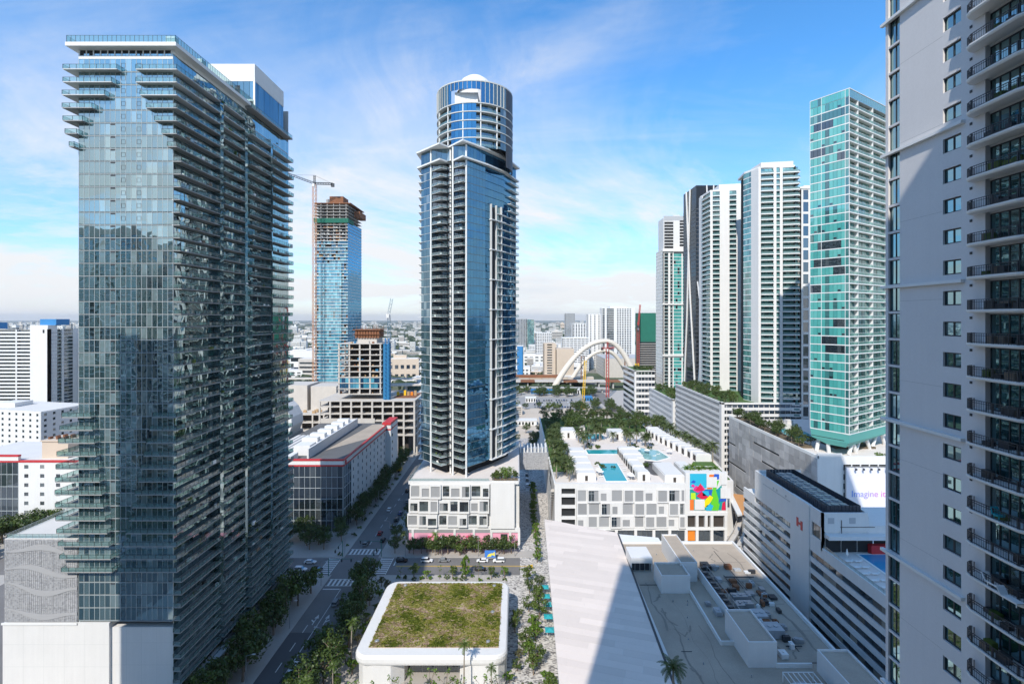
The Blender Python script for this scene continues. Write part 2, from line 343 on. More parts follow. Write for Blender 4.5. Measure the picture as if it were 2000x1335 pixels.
class T:
    """a building: an empty that parents wall parts, and pieces (panes, slabs) sorted so the largest in view are objects of their own"""
    def __init__(s, name, label, cat, loc, group=None):
        s.r = thing(name, label, cat, (loc[0], loc[1], 0), group); s.m = {}; s.pc = {}
    def mb(s, part, mats=None):
        if part not in s.m: s.m[part] = [MB(), mats]
        if mats: s.m[part][1] = mats
        return s.m[part][0]
    def piece(s, part, mat, f, s0, s1, z0, z1, t0, t1):
        s.pc.setdefault((part, mat.name), []).append((f, s0, s1, z0, z1, t0, t1))
    def done(s, lim=300, tilt=0.0, lims={}):
        for part, (b, mats) in s.m.items():
            if b.f: b.out(part, mats, s.r)
        tot = {}
        for (part, mn), lst in s.pc.items(): tot.setdefault(part, []).extend([(q, mn) for q in lst])
        for part, lst in tot.items():
            lm = lims.get(part, lim)
            def score(e):
                f, s0, s1, z0, z1, t0, t1 = e[0]; c = f.p((s0+s1)/2); d2 = c[0]**2+c[1]**2+((z0+z1)/2-H)**2
                v = 1 if f.sees((s0+s1)/2) else 1e-4
                if abs(c[0]) > 1.03*c[1] or (z0+z1)/2 < H-.72*c[1] or (z0+z1)/2 > H+.63*c[1]: v *= 1e-3
                return -(s1-s0)*(z1-z0)*v/d2
            lst.sort(key=score)
            for (f, s0, s1, z0, z1, t0, t1), mn in lst[:lm]:
                o = bpy.data.objects.new(part, boxmesh(part, s1-s0, z1-z0, t1-t0, MATS[mn])); C.objects.link(o)
                x, y = f.p(s0, (t0+t1)/2); o.location = (x, y, z0)
                o.rotation_euler = (R.gauss(0, tilt) if tilt else 0, 0, f.a+(R.gauss(0, tilt) if tilt else 0)); adopt(o, s.r)
            rest = {}
            for (f, s0, s1, z0, z1, t0, t1), mn in lst[lm:]:
                b = rest.setdefault(mn, MB()); g = (R.gauss(0, tilt)*(s1-s0), R.gauss(0, tilt)*(z1-z0)) if tilt else (0, 0)
                q = [f.p(s0, t1), f.p(s1, t1+g[0]), f.p(s1, t0), f.p(s0, t0)]
                b.hexa(q, z0, z1, 0, [f.p(s0, t1+g[1]), f.p(s1, t1+g[0]+g[1]), f.p(s1, t0), f.p(s0, t0)])
            for mn, b in rest.items(): b.out(part, MATS[mn], s.r, stuff=True)
        return s.r
def facade(t, f, z0, z1, pitch, cols, M):
    """cols: (s0, s1, kind, option); kinds wall, glass (option = pane width), balc (pane width, depth, projection), win (width, height, sill, step)"""
    n = max(1, int((z1-z0)/pitch+.5)); pitch = (z1-z0)/n
    W, GL, SL, RA = M['wall'], M['glass'], M['slab'], M.get('rail', RAIL)
    for s0, s1, kind, op in cols:
        if kind == 'wall': t.mb('wall', W).fbox(f, s0, s1, z0, z1, -.5, 0); continue
        if kind == 'glass':
            k = max(1, round((s1-s0)/op)); pw = (s1-s0)/k
            for i in range(n):
                z = z0+i*pitch
                t.piece('spandrel', SL, f, s0, s1, z-.12, z+M.get('sp', .35), -.3, .06)
                for j in range(k): t.piece('window_pane', M.get('glass2', GL) if (M.get('glass2') and R.random() < M.get('p2', .15)) else GL, f, s0+j*pw+.04, s0+(j+1)*pw-.04, z+M.get('sp', .35), z+pitch-.12, -.18, -.06)
            if M.get('mull'):
                for j in range(k+1): t.mb('mullion', M['mull']).fbox(f, s0+j*pw-.05, s0+j*pw+.05, z0, z1, -.25, .03)
            t.mb('core', DARKI).fbox(f, s0, s1, z0, z1, -.6, -.35)
        if kind == 'balc':
            pw0, dep, pr = op; k = max(1, round((s1-s0)/pw0)); pw = (s1-s0)/k
            t.mb('core', M.get('back', DARKI)).fbox(f, s0, s1, z0, z1, -dep-.5, -dep-.2)
            for i in range(n):
                z = z0+i*pitch
                t.piece('balcony_slab', SL, f, s0, s1, z-M.get('st', .2), z+.08, -dep-.2, pr)
                t.piece('balcony_railing', RA, f, s0, s1, z+.1, z+1.15, pr-.10, pr-.05)
                for j in range(k): t.piece('balcony_door', M.get('door', GL), f, s0+j*pw+.06, s0+(j+1)*pw-.06, z+.1, z+pitch-.3, -dep-.12, -dep)
        if kind == 'win':
            ww, wh, sill, step = op; k = max(1, int((s1-s0)/step)); st = (s1-s0)/k; b = t.mb('wall', W)
            for j in range(k):
                a0 = s0+j*st; a1 = a0+(st-ww)/2; a2 = a1+ww
                b.fbox(f, a0, a1, z0, z1, -.5, 0); b.fbox(f, a2, a0+st, z0, z1, -.5, 0)
                for i in range(n):
                    z = z0+i*pitch; b.fbox(f, a1, a2, z, z+sill, -.5, -.002); b.fbox(f, a1, a2, z+sill+wh, z+pitch, -.5, -.002)
                    t.piece('window', GL, f, a1, a2, z+sill, z+sill+wh, -.4, -.22)
            t.mb('core', DARKI).fbox(f, s0, s1, z0, z1, -.8, -.52)
def rail(b, pts, z, gm=0, bm=1, h=1.05, post=2.0, th=.05):
    """glass balustrade along a polyline: sheets, top bar, posts"""
    for (x0, y0), (x1, y1) in zip(pts, pts[1:]):
        d = math.hypot(x1-x0, y1-y0)
        if d < .05: continue
        ux, uy = (x1-x0)/d, (y1-y0)/d; nx, ny = -uy*.03, ux*.03
        b.poly([(x0, y0, z+.08), (x1, y1, z+.08), (x1, y1, z+h-.06), (x0, y0, z+h-.06)], gm)
        b.hexa([(x0-nx, y0-ny), (x1-nx, y1-ny), (x1+nx, y1+ny), (x0+nx, y0+ny)], z+h-.06, z+h, bm)
        k = max(1, int(d/post))
        for i in range(k+1):
            x, y = x0+ux*d*i/k, y0+uy*d*i/k; b.box(x-th/2, y-th/2, z, x+th/2, y+th/2, z+h, bm)
def sheet(name, x0, y0, x1, y1, z, mat, kind='structure', parent=None):
    b = MB(); b.poly([(x0, y0, z), (x1, y0, z), (x1, y1, z), (x0, y1, z)])
    o = b.out(name, mat, parent)
    if kind and not parent: o['kind'] = kind
    return o
def curb(name, x0, y0, x1, y1, mat, h=.13):
    b = MB(); b.box(x0, y0, -.3, x1, y1, h); o = b.out(name, mat); o['kind'] = 'structure'; return o
def solo(name, b, mats, label, cat, group=None, smooth=False):
    return tag(b.out(name, mats, smooth=smooth), label, cat, group)
def copy_tree(o, loc, rz=0, sc_=1.0, label=None, group=None, swap=None):
    c = o.copy(); C.objects.link(c); c.location = loc; c.rotation_euler = (0, 0, rz); c.scale = (sc_,)*3 if isinstance(sc_, (int, float)) else sc_
    if label: c['label'] = label
    if group: c['group'] = group
    for ch in KIDS.get(o.name, []):
        d = ch.copy(); C.objects.link(d); d.parent = c
        if swap and ch.name.startswith('body'): d.data = swap
        for g in KIDS.get(ch.name, []):
            e = g.copy(); C.objects.link(e); e.parent = d
    return c
KIDS = {}
def kid(o, parent): o.parent = parent; KIDS.setdefault(parent.name, []).append(o); return o
# ------------------------------------------------------------------ ground, streets
b = MB(); S = 24000
b.poly([(-S, -2500, -.06), (S, -2500, -.06), (S, 26000, -.06), (-S, 26000, -.06)]); b.out('ground', CITY)['kind'] = 'structure'
sheet('block_ground', -300, 20, 330, 700, -.02, PAVE)
sheet('avenue_road', -71, 40, -57, 900, .000, ASPH)
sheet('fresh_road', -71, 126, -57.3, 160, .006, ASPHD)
sheet('cross_street', -280, 196, -71, 210, .004, ASPH); sheet('cross_street', -57, 196, 10, 210, .004, ASPH)
sheet('side_street', -190, 40, -126, 196, .0, ASPH)
sheet('bay_road', 98, 60, 114, 700, .002, ASPH)
for x0, y0, x1, y1 in ((-84, 60, -71, 195.5), (-57, 60, -44, 195.5), (-84, 210.5, -71, 420), (-57, 210.5, -46, 420), (-46, 210.5, 10, 216)):
    curb('pavement', x0, y0, x1, y1, PAVE)
sheet('plaza', -56.5, 92, 10, 134, .139, PLAZA); sheet('plaza', -6, 134, 12, 195, .139, PLAZA); sheet('plaza', -52, 134, -46, 190, .139, PAVE)
sheet('alley_paving', 1.2, 196, 16.5, 420, .012, PLAZA)
b = MB()
def stripe(x0, y0, x1, y1): b.poly([(x0, y0, .014), (x1, y0, .014), (x1, y1, .014), (x0, y1, .014)])
for i in range(8): stripe(-70+i*1.65, 213.2, -69.2+i*1.65, 217.6)          # north crosswalk
for i in range(8): stripe(-70+i*1.65, 188.2, -69.2+i*1.65, 192.6)          # south crosswalk
for i in range(8): stripe(-76.5, 197+i*1.65, -72.3, 197.8+i*1.65)          # west crosswalk
for i in range(8): stripe(-55.2, 197+i*1.65, -50.8, 197.8+i*1.65)          # east crosswalk
for y in (213, 217.8, 188, 192.8): stripe(-70.6, y-.15, -57.4, y+.15)
for x in (-76.7, -72.1, -55.4, -50.6): stripe(x-.15, 196.4, x+.15, 209.8)
stripe(-70.5, 185.4, -64.4, 186.0); stripe(-49.3, 203.4, -48.8, 209.8)
for y in (160, 151, 142, 133, 124, 115): stripe(-67.2, y, -66.95, y+4)      # lane dashes
stripe(-64.1, 138, -63.9, 186)
for y in range(100, 138, 9): stripe(-62.2, y, -62.0, y+4)
for y in range(222, 420, 9): stripe(-64.1, y, -63.9, y+4)
for k, x in enumerate((-65.7, -62.2)):                                     # turn arrows
    stripe(x-.12, 164, x+.12, 168.2); b.poly([(x-.7, 167.6, .014), (x+.7, 167.6, .014), (x, 169.8, .014)])
    sx = -1 if k == 0 else 1; b.poly([(x, 165.2, .014), (x+sx*1.2, 166.4, .014), (x+sx*1.2, 167, .014), (x, 165.9, .014)])
b.out('road_markings', LINE)['kind'] = 'structure'
b = MB()
for x0, x1 in ((-48, 4),):
    for y in (202.6, 203.1): b.poly([(x0, y, .015), (x1, y, .015), (x1, y+.22, .015), (x0, y+.22, .015)])
b.poly([(4.2, 202.2, .016), (6.2, 201.4, .016), (6.2, 204.4, .016), (4.2, 203.6, .016)])
b.out('yellow_markings', LINEY)['kind'] = 'structure'
sheet('construction_ground', -230, 300, -72, 480, .006, SAND); sheet('construction_ground', -5, 420, 98, 560, .006, SAND)
sheet('parking_lot', -10, 560, 95, 640, .008, paint('grey_lot', (.30, .29, .28), .9, .15, .05, fine=.1))
sheet('expressway', -600, 690, 130, 712, .006, ASPH)

# ------------------------------------------------------------------ tower with glass balconies on the avenue
X0, X1, YF, YB = -107.0, -84.0, 125.0, 188.0
t = T('glass_tower', 'huge teal glass tower by the avenue with balconies fanning at its corners', 'tower', (X0, YF))
ff = Face((X0, YF), (X1, YF)); fr = Face((X1, YF), (X1, YB)); fl = Face((X0, YB), (X0, YF))
FZ = [24.4+3.11*k for k in range(44)]
for k, z in enumerate(FZ):
    top = FZ[k+1] if k < 43 else z+4.6
    k18 = 18; pw = 23/k18
    for j in range(k18):
        mat = GLEFT
        if j in (6, 13): mat = MATS['teal_tower_glass']
        t.piece('window_pane', mat, ff, j*pw+.05, (j+1)*pw-.05, z+.22, top-.16, -.12, 0)
    t.piece('floor_band', BANDG, ff, 0, 23, z-.11, z+.11, -.3, .07)
    for j in (8, 11):
        bb = t.mb('casement_frame', DARKM); s0 = j*pw+.12; s1 = (j+1)*pw-.12
        for q in ((s0, s1, z+1.1, z+1.16), (s0, s1, z+2.1, z+2.16), (s0, s0+.06, z+1.1, z+2.16), (s1-.06, s1, z+1.1, z+2.16)):
            bb.fbox(ff, q[0], q[1], q[2], q[3], 0, .03)
    if 2 < k < 40: t.piece('vent', DARKM, ff, 6*pw+.1, 7*pw-.1, z-.5, z-.15, .0, .08)
    n = 42; pr = 63/n
    for j in range(n):
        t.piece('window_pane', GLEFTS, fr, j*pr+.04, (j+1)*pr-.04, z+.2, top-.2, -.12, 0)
    t.mb('floor_edge', SLABC).fbox(fr, 0, 63, z-.14, z+.14, -.3, .05)
for j in range(0, 19):
    t.mb('mullion', MULLW).fbox(ff, j*23/18-.035, j*23/18+.035, 24.4, 162.6, -.2, .04)
for s0, s1 in ((17.0, 18.6), (30.0, 31.4), (46.2, 47.4)):
    t.mb('glass_fin', GLEFTS).fbox(fr, s0, s1, 24.4, 158, .02, 1.7)
b = t.mb('core', DARKI); b.box(X0+.2, YF+.2, 24, X1-.2, YB-.2, 162)
b = t.mb('wall', SLABC); b.box(X0-.02, YF+.1, 24.0, X0+.18, YB, 163); b.box(X0, YB-.15, 24.0, X1, YB+.05, 174)
# balconies
def balcony(polys, z, rails, up=True):
    s = MB()
    for q in polys: s.hexa(q, z-.10, z+.12)
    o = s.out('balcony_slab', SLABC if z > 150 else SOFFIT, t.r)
    r = MB()
    for pl in rails: rail(r, pl, z+.14, post=1.6, th=.07)
    r.out('balcony_railing', [RAILG, DARKM], t.r)
def rect(a, c, d, e): return [(a, c), (d, c), (d, e), (a, e)]
XR = [10.5, 9.2, 7.5, 4.5, 2.2, .8, .2]; XP = [2.5, 2.5, 2.7, 2.7, 2.5, 2.0, 1.0]
XL = [15, 15, 16, 17.5, 19.5, 21.3, 22.6]
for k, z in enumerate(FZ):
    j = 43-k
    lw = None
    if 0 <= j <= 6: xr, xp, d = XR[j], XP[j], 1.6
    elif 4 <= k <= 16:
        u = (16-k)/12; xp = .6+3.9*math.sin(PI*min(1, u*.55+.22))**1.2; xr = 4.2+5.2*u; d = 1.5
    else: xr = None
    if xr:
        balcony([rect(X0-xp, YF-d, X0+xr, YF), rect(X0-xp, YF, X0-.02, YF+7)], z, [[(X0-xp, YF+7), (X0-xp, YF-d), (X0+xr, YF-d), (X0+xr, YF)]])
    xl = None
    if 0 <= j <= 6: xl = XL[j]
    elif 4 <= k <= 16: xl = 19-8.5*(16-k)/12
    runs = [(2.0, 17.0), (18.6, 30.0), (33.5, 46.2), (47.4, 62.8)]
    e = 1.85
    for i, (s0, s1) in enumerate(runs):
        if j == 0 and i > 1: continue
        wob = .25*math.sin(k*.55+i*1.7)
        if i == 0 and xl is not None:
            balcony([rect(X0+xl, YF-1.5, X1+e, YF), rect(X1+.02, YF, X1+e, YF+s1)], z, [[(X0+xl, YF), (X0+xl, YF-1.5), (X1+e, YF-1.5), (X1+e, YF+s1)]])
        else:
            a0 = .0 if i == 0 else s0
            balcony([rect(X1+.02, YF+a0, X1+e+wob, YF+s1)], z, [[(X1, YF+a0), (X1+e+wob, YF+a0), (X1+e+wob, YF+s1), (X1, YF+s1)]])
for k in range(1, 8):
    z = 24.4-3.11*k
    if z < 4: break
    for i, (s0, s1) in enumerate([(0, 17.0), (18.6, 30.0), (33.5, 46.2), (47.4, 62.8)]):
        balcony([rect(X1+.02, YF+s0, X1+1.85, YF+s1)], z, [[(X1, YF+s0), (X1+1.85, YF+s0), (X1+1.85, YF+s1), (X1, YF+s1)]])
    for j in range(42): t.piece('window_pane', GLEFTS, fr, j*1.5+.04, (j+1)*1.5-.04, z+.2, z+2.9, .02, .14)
    t.mb('floor_edge').fbox(fr, 0, 63, z-.14, z+.2, .0, .16)
# crown: louvre row, cantilevered roof slab, fence
for j in range(13): t.piece('louvre', DARKI, ff, .3+j*1.73, 1.75+j*1.73, 162.15, 163.4, -.3, -.02)
t.mb('band', TRIMW).fbox(ff, 0, 23, 161.3, 162.1, -.4, .09); t.mb('band').fbox(ff, 0, 23, 163.42, 163.62, -.4, .09)
for j in range(14): t.mb('band').fbox(ff, .02+j*1.73, .28+j*1.73, 162.1, 163.42, -.3, .08)
t.mb('band').fbox(fr, 0, 34, 162.6, 163.6, -.5, .04)
t.mb('roof_slab', [TRIMW]).hexa(rect(X0-1.7, YF-1.9, X1+1.9, YF+36), 163.6, 164.5)
b = t.mb('roof_fence', [RAILG, DARKM])
for pl in ([(X0-1.5, YF+30), (X0-1.5, YF-1.7), (X1+1.7, YF-1.7), (X1+1.7, YF+35)],): rail(b, pl, 164.5, post=1.05, th=.06, h=1.7)
b = t.mb('roof_plant_box', [TRIMW]); b.box(X1-1, YF-1.2, 164.5, X1+1.2, YF, 166.2); b.box(X1+.2, YF+9, 164.5, X1+1.4, YF+11, 166); b.box(X0+6, YF+1, 164.5, X0+8, YF+3, 165.6)
# rear penthouse
y0 = 164.0
t.mb('penthouse_wall', WHITE).box(-99, y0, 174, X1-.05, 184.3, 179.5)
fp = Face((-99, y0), (X1, y0)); fq = Face((X1, y0), (X1, 184.2))
for j in range(8): t.piece('window_pane', GMED if j < 7 else GLEFT, fp, j*1.9+.05, j*1.9+1.85, 168.2, 173.9, -.1, 0)
for j in range(10): t.piece('window_pane', GMED, fq, j*2.0+.05, j*2.0+1.95, 163.6, 173.8, -.1, 0)
for s in (4.5, 6.6, 8.7): t.mb('dark_opening', DARKI).fbox(fp, s, s+1.5, 169.5, 172.6, .0, .05)
b = t.mb('core'); b.box(-98.8, y0+.2, 162, X1-.2, 184, 174)
t.mb('penthouse_slab', SOFFIT).hexa(rect(-99, y0-6, X1+2.2, 186.5), 163.0, 163.5)
r = MB(); rail(r, [(-90, y0-6), (X1+2.1, y0-6), (X1+2.1, 186.4)], 163.5, post=1.5); r.out('terrace_railing', [RAILG, DARKM], t.r)
t.mb('white_band', TRIMW).fbox(fp, 0, 15.0, 167.6, 168.2, -.3, .08); t.mb('white_band').fbox(fp, 14.5, 15.05, 163.5, 174, -.3, .1)
fu = MB(); q = random.Random(3)
for k, z in enumerate(FZ):
    for i in range(9):
        s = q.uniform(1, 62); x = X1+q.uniform(.5, 1.5); y = YF+s; fu.box(x, y, z+.12, x+q.uniform(.3, .7), y+q.uniform(.4, 1.6), z+q.uniform(.4, 1.1), q.randrange(4))
fu.out('balcony_furniture', [CANV, BARK, LEAFM, DARKM], t.r, stuff=True)
t.done(300, .0040)

# its podium and the screened garage
t = T('podium_block', 'blank white podium block carrying the teal glass tower', 'podium', (-104, 125))
t.mb('wall', WHITE).hexa(rect(-125.2, 124.6, -99.3, 190), 0, 24.0)
t.mb('wall').hexa(rect(-99.3, 125.3, -84.02, 187), 0, 22.6)
t.mb('coping', TRIMW).hexa(rect(-125.4, 124.4, -107.0, 124.6), 23.6, 24.1)
fj = Face((-125.2, 124.6), (-99.3, 124.6)); fk = Face((-99.3, 125.3), (-84, 125.3))
for zz in (8, 13.4, 18.8):
    t.mb('joint', SLABC).fbox(fj, 0, 25.9, zz-.02, zz+.02, 0, .004); t.mb('joint').fbox(fk, 0, 15.2, zz-.02, zz+.02, 0, .004)
for ss in (5, 10, 15, 20): t.mb('joint').fbox(fj, ss-.02, ss+.02, 0, 23.5, 0, .005); t.mb('joint').fbox(fk, ss*.74-.02, ss*.74+.02, 0, 22.5, 0, .005)
t.mb('entrance_canopy', SLABC).hexa(rect(-83.6, 131, -80.6, 147), 6.0, 6.5)
t.done()
t = T('parking_garage', 'grey screened parking garage with wavy bands beside the teal glass tower', 'parking garage', (-125, 125))
f = Face((-125, 124.9), (-107.2, 124.9)); f2 = Face((-125, 190), (-125, 124.9))
t.mb('core', CONC).hexa(rect(-124.5, 125.4, -107.3, 190), 24.0, 44.0)
t.mb('roof', ROOFL).hexa(rect(-125, 124.9, -107.2, 190), 44.0, 44.4)
for i in range(6):
    z = 24.2+i*3.35
    for j in range(6): t.piece('screen_panel', PERF, f, j*2.97+.03, j*2.97+2.94, z, z+3.3, -.05, .05)
    for j in range(16): t.piece('screen_panel', PERF, f2, j*4.05+.03, j*4.05+4.0, z, z+3.3, -.05, .05)
for j in range(36): t.mb('screen_rib', GREYP).fbox(f, j*.5, j*.5+.07, 24.2, 44, .05, .11)
for zz, am in ((42.2, 1.1), (37.2, 1.0), (32.8, 1.2), (26.8, .9)):
    P_ = []; b = MB()
    for i in range(25):
        u = i/24; c = zz-1.4*u+am*math.sin(u*6.2+zz)*.8; wd = .10+.50*math.sin(PI*u)**2+.22*u
        P_.append((u*17.8, c-wd, c+wd))
    for (a, l0, h0), (c, l1, h1) in zip(P_, P_[1:]):
        q = [f.p(a, .12), f.p(c, .12)]; q2 = [f.p(a, .18), f.p(c, .18)]
        b.poly([(*q2[0], l0), (*q2[1], l1), (*q2[1], h1), (*q2[0], h0)]); b.poly([(*q[0], h0), (*q2[0], h0), (*q2[1], h1), (*q[1], h1)])
    b.out('wave_band', flat('light_wave', (.37, .37, .375)), t.r)
r = t.mb('roof_railing', [RAIL, STEEL]); rail(r, [(-124.8, 188), (-124.8, 125.2), (-107.4, 125.2)], 44.4, post=1.5)
t.mb('roof_lawn', [flat('roof_lawn_green', (.16, .26, .03))]).hexa([(-116, 148), (-110, 146), (-109, 156), (-117, 157)], 44.4, 44.6)
t.done()

# ------------------------------------------------------------------ near residential tower with curved balconies
NX, NY = 43.75, 60.8
t = T('balcony_tower', 'tall pale stucco apartment tower close by, with curved balconies and dark sliding doors', 'tower', (NX, NY))
f = Face((NX, NY), (NX, 8.0))
FL = [126.7-3.11*k for k in range(-14, 38)]; TOP = FL[0]+3.2
W = t.mb('wall', STUCCO)
for zz in range(46, 140, 9):
    for s0, s1 in ((2.3, 8.15),): t.mb('expansion_joint', SOFFIT).fbox(f, s0, s1, zz-.012, zz+.012, 0, .004)
for a, c in ((0, .45), (2.25, 8.2), (10.35, 12.95), (24.5, 52.8)): W.fbox(f, a, c, 0, TOP, -.6, 0)
W.hexa(rect(NX+1.6, 8, NX+34, NY-.3), 0, TOP); W.hexa(rect(NX+.6, NY-12.9, NX+1.7, NY), 0, TOP)
W.fbox(f, .45, 2.25, 0, FL[-1]-.1, -.6, -.01); W.fbox(f, 8.2, 10.35, 0, FL[-1], -.6, -.01); W.fbox(f, 12.2, 24.5, 0, FL[-1], -.6, -.01)
def framed(parent, f, s0, s1, z0, z1, t0, npan, mat, fmat, name='window', wd=.09):
    """a window part: frame bars with its panes as sub-parts"""
    k = ('fr', name, round(s1-s0, 2), round(z1-z0, 2), npan, fmat.name)
    wid, hei = s1-s0, z1-z0
    if k not in MESHES:
        b = MB(); b.box(0, -.06, 0, wid, .06, wd); b.box(0, -.06, hei-wd, wid, .06, hei)
        for i in range(npan+1): x = i*wid/npan; b.box(max(0, x-wd/2), -.061, .001, min(wid, x+wd/2), .061, hei-.001)
        me = bpy.data.meshes.new(name); me.from_pydata(b.v, [], b.f); me.materials.append(fmat); MESHES[k] = me
    o = link(bpy.data.objects.new(name, MESHES[k])); x, y = f.p(s0, t0); o.location = (x, y, z0); o.rotation_euler = (0, 0, f.a); adopt(o, parent)
    for i in range(npan):
        p = link(bpy.data.objects.new('pane', boxmesh('pane', wid/npan-wd, hei-wd*2, .03, mat))); p.parent = o
        p.location = (i*wid/npan+wd/2, .02, wd); p.rotation_euler = (R.gauss(0, .003), 0, R.gauss(0, .003))
    return o
SLB = None
for i, z in enumerate(FL):
    vis = 44 < z < 142
    if not vis:
        W.fbox(f, .45, 2.25, z-.2, z+2.91, -.6, -.01); W.fbox(f, 8.2, 10.35, z, z+3.11, -.6, -.01); W.fbox(f, 12.2, 24.5, z, z+3.11, -.6, -.01); 
    else:
        W.fbox(f, .45, 2.25, z-.12, z+.14, -.6, -.03)
        framed(t.r, f, .45, 2.25, z+.14, z+2.99, -.3, 2, GNEAR, DARKM)
        W.fbox(f, 8.2, 10.35, z-.75, z+.62, -.6, -.002); W.fbox(f, 8.2, 10.35, z+2.1, z+2.37, -.6, -.002)
        framed(t.r, f, 8.2, 10.35, z+.62, z+2.1, -.26, 2, GNEAR, DARKM, wd=.13)
        W.fbox(f, 12.95, 24.5, z-.28, z+.1, -1.2, -.4)
        framed(t.r, f, 13.0, 15.75, z+.1, z+2.82, -.5, 3, GNEAR, DARKM, 'sliding_door', .10)
        framed(t.r, f, 15.75, 20.0, z+.1, z+2.82, -.5, 4, GNEAR, DARKM, 'sliding_door', .10)
        framed(t.r, f, 20.0, 24.4, z+.1, z+2.82, -.5, 4, GNEAR, DARKM, 'sliding_door', .10)
        t.piece('vent', DARKM, f, 11.35, 11.6, z-.75, z-.5, .0, .06)
    t.mb('room', DARKI).fbox(f, 13, 24.4, z, z+3.0, -1.4, -1.1) if vis else None
    # balcony slab: starts at the wall, swings outward and runs parallel to it
    out = [(11.75, -.02), (11.8, .55), (12.1, 1.05), (12.8, 1.35), (15, 1.42), (17.4, 1.45), (18.7, .9), (19.2, -.02)]
    if vis:
        kx = ('nslab',)
        if kx not in MESHES:
            b = MB(); q = [(s, -tt) for s, tt in reversed(out)]; q2 = [(s+.0, -max(tt-.12, -.02)) for s, tt in reversed(out)]
            b.hexa(q2, -.16, -.02, 0, q); b.hexa(q, -.02, .13)
            b.box(13.0, 0, -.1, 24.4, .5, .1)
            me = bpy.data.meshes.new('balcony_slab'); me.from_pydata(b.v, [], b.f); me.materials.append(TRIMW); MESHES[kx] = me
            b = MB(); pl = [(s, -(tt-.16)) for s, tt in out[1:-1]]
            hh = 1.08
            for (x0, y0), (x1, y1) in zip(pl, pl[1:]):
                d = math.hypot(x1-x0, y1-y0); ux, uy = (x1-x0)/d, (y1-y0)/d; px_, py_ = -uy*.03, ux*.03
                for z0_, z1_ in ((.2, .25), (hh-.06, hh), (hh-.26, hh-.22)): b.hexa([(x0-px_, y0-py_), (x1-px_, y1-py_), (x1+px_, y1+py_), (x0+px_, y0+py_)], z0_, z1_)
                n = max(1, round(d/.24))
                for m_ in range(n): 
                    x, y = x0+ux*d*(m_+.5)/n, y0+uy*d*(m_+.5)/n; wq = .010 if m_ % 6 else .028; b.box(x-wq, y-wq, .13, x+wq, y+wq, hh-.03)
            for x, y in pl: b.box(x-.04, y-.04, .13, x+.04, y+.04, hh)
            # bracketed return at the wall end
            for xx in (11.86, 12.1): b.box(xx-.03, -.32, .13, xx+.03, -.26, hh+.02)
            me = bpy.data.meshes.new('balcony_railing'); me.from_pydata(b.v, [], b.f); me.materials.append(DARKM); MESHES[('nrail',)] = me
        for nm, kk in (('balcony_slab', ('nslab',)), ('balcony_railing', ('nrail',))):
            o = link(bpy.data.objects.new(nm, MESHES[kk])); x, y = f.p(0, 0); o.location = (x, y, z); o.rotation_euler = (0, 0, f.a); adopt(o, t.r)
for k in range(-3, 4):
    z = 101.7+15.55*k
    if 30 < z < 170: t.piece('ledge', TRIMW, f, -.35, 10.8, z-.16, z+.16, .0, .42)
fu = MB(); q = random.Random(6)
for z in FL:
    if not 44 < z < 142: continue
    for i in range(q.randrange(1, 5)):
        s = q.uniform(13.2, 17); x, y = f.p(s, q.uniform(.1, .8)); fu.box(x-.3, y-q.uniform(.3, .8), z+.13, x+.3, y+.3, z+q.uniform(.5, 1.0), q.randrange(4))
fu.out('balcony_furniture', [DARKM, BARK, DARKM, LEAFM], t.r, stuff=True)
t.mb('roof_parapet', STUCCO).hexa(rect(NX-.2, 8, NX+34, NY+.2), TOP, TOP+1.2)
t.done()
for lbl, z, s, tt, mat in (('white lounge chair on a balcony near the foot of the pale stucco tower', FL[14+17], 15.0, 1.0, CANV), ('white lounge chair with raised back beside the railing of the pale stucco tower', FL[14+17], 17.4, 1.9, CANV), ('round teal chair on a balcony of the pale stucco tower', FL[14+15], 15.4, 1.0, TEALU)):
    b = MB(); x, y = f.p(s, tt); zz = z+.13
    if mat is CANV:
        b.box(x-.35, y-.9, zz+.28, x+.35, y+.5, zz+.4); b.hexa([(x-.35, y+.5), (x+.35, y+.5), (x+.35, y+.6), (x-.35, y+.6)], zz+.3, zz+.95, 0, [(x-.35, y+.95), (x+.35, y+.95), (x+.35, y+1.05), (x-.35, y+1.05)])
        for dx in (-.3, .3):
            for dy in (-.8, .4): b.box(x+dx-.03, y+dy-.03, zz, x+dx+.03, y+dy+.03, zz+.28)
    else:
        b.tube((x, y, zz+.35), (x, y, zz+.5), .4, .45, 10); b.hexa([(x-.42, y+.25), (x+.42, y+.25), (x+.38, y+.35), (x-.38, y+.35)], zz+.4, zz+1.0, 0, [(x-.3, y+.45), (x+.3, y+.45), (x+.3, y+.52), (x-.3, y+.52)])
        for dx in (-.25, .25):
            for dy in (-.25, .25): b.box(x+dx-.03, y+dy-.03, zz, x+dx+.03, y+dy+.03, zz+.36)
    solo('balcony_chair', b, mat, lbl, 'chair', 'chairs on the balconies')

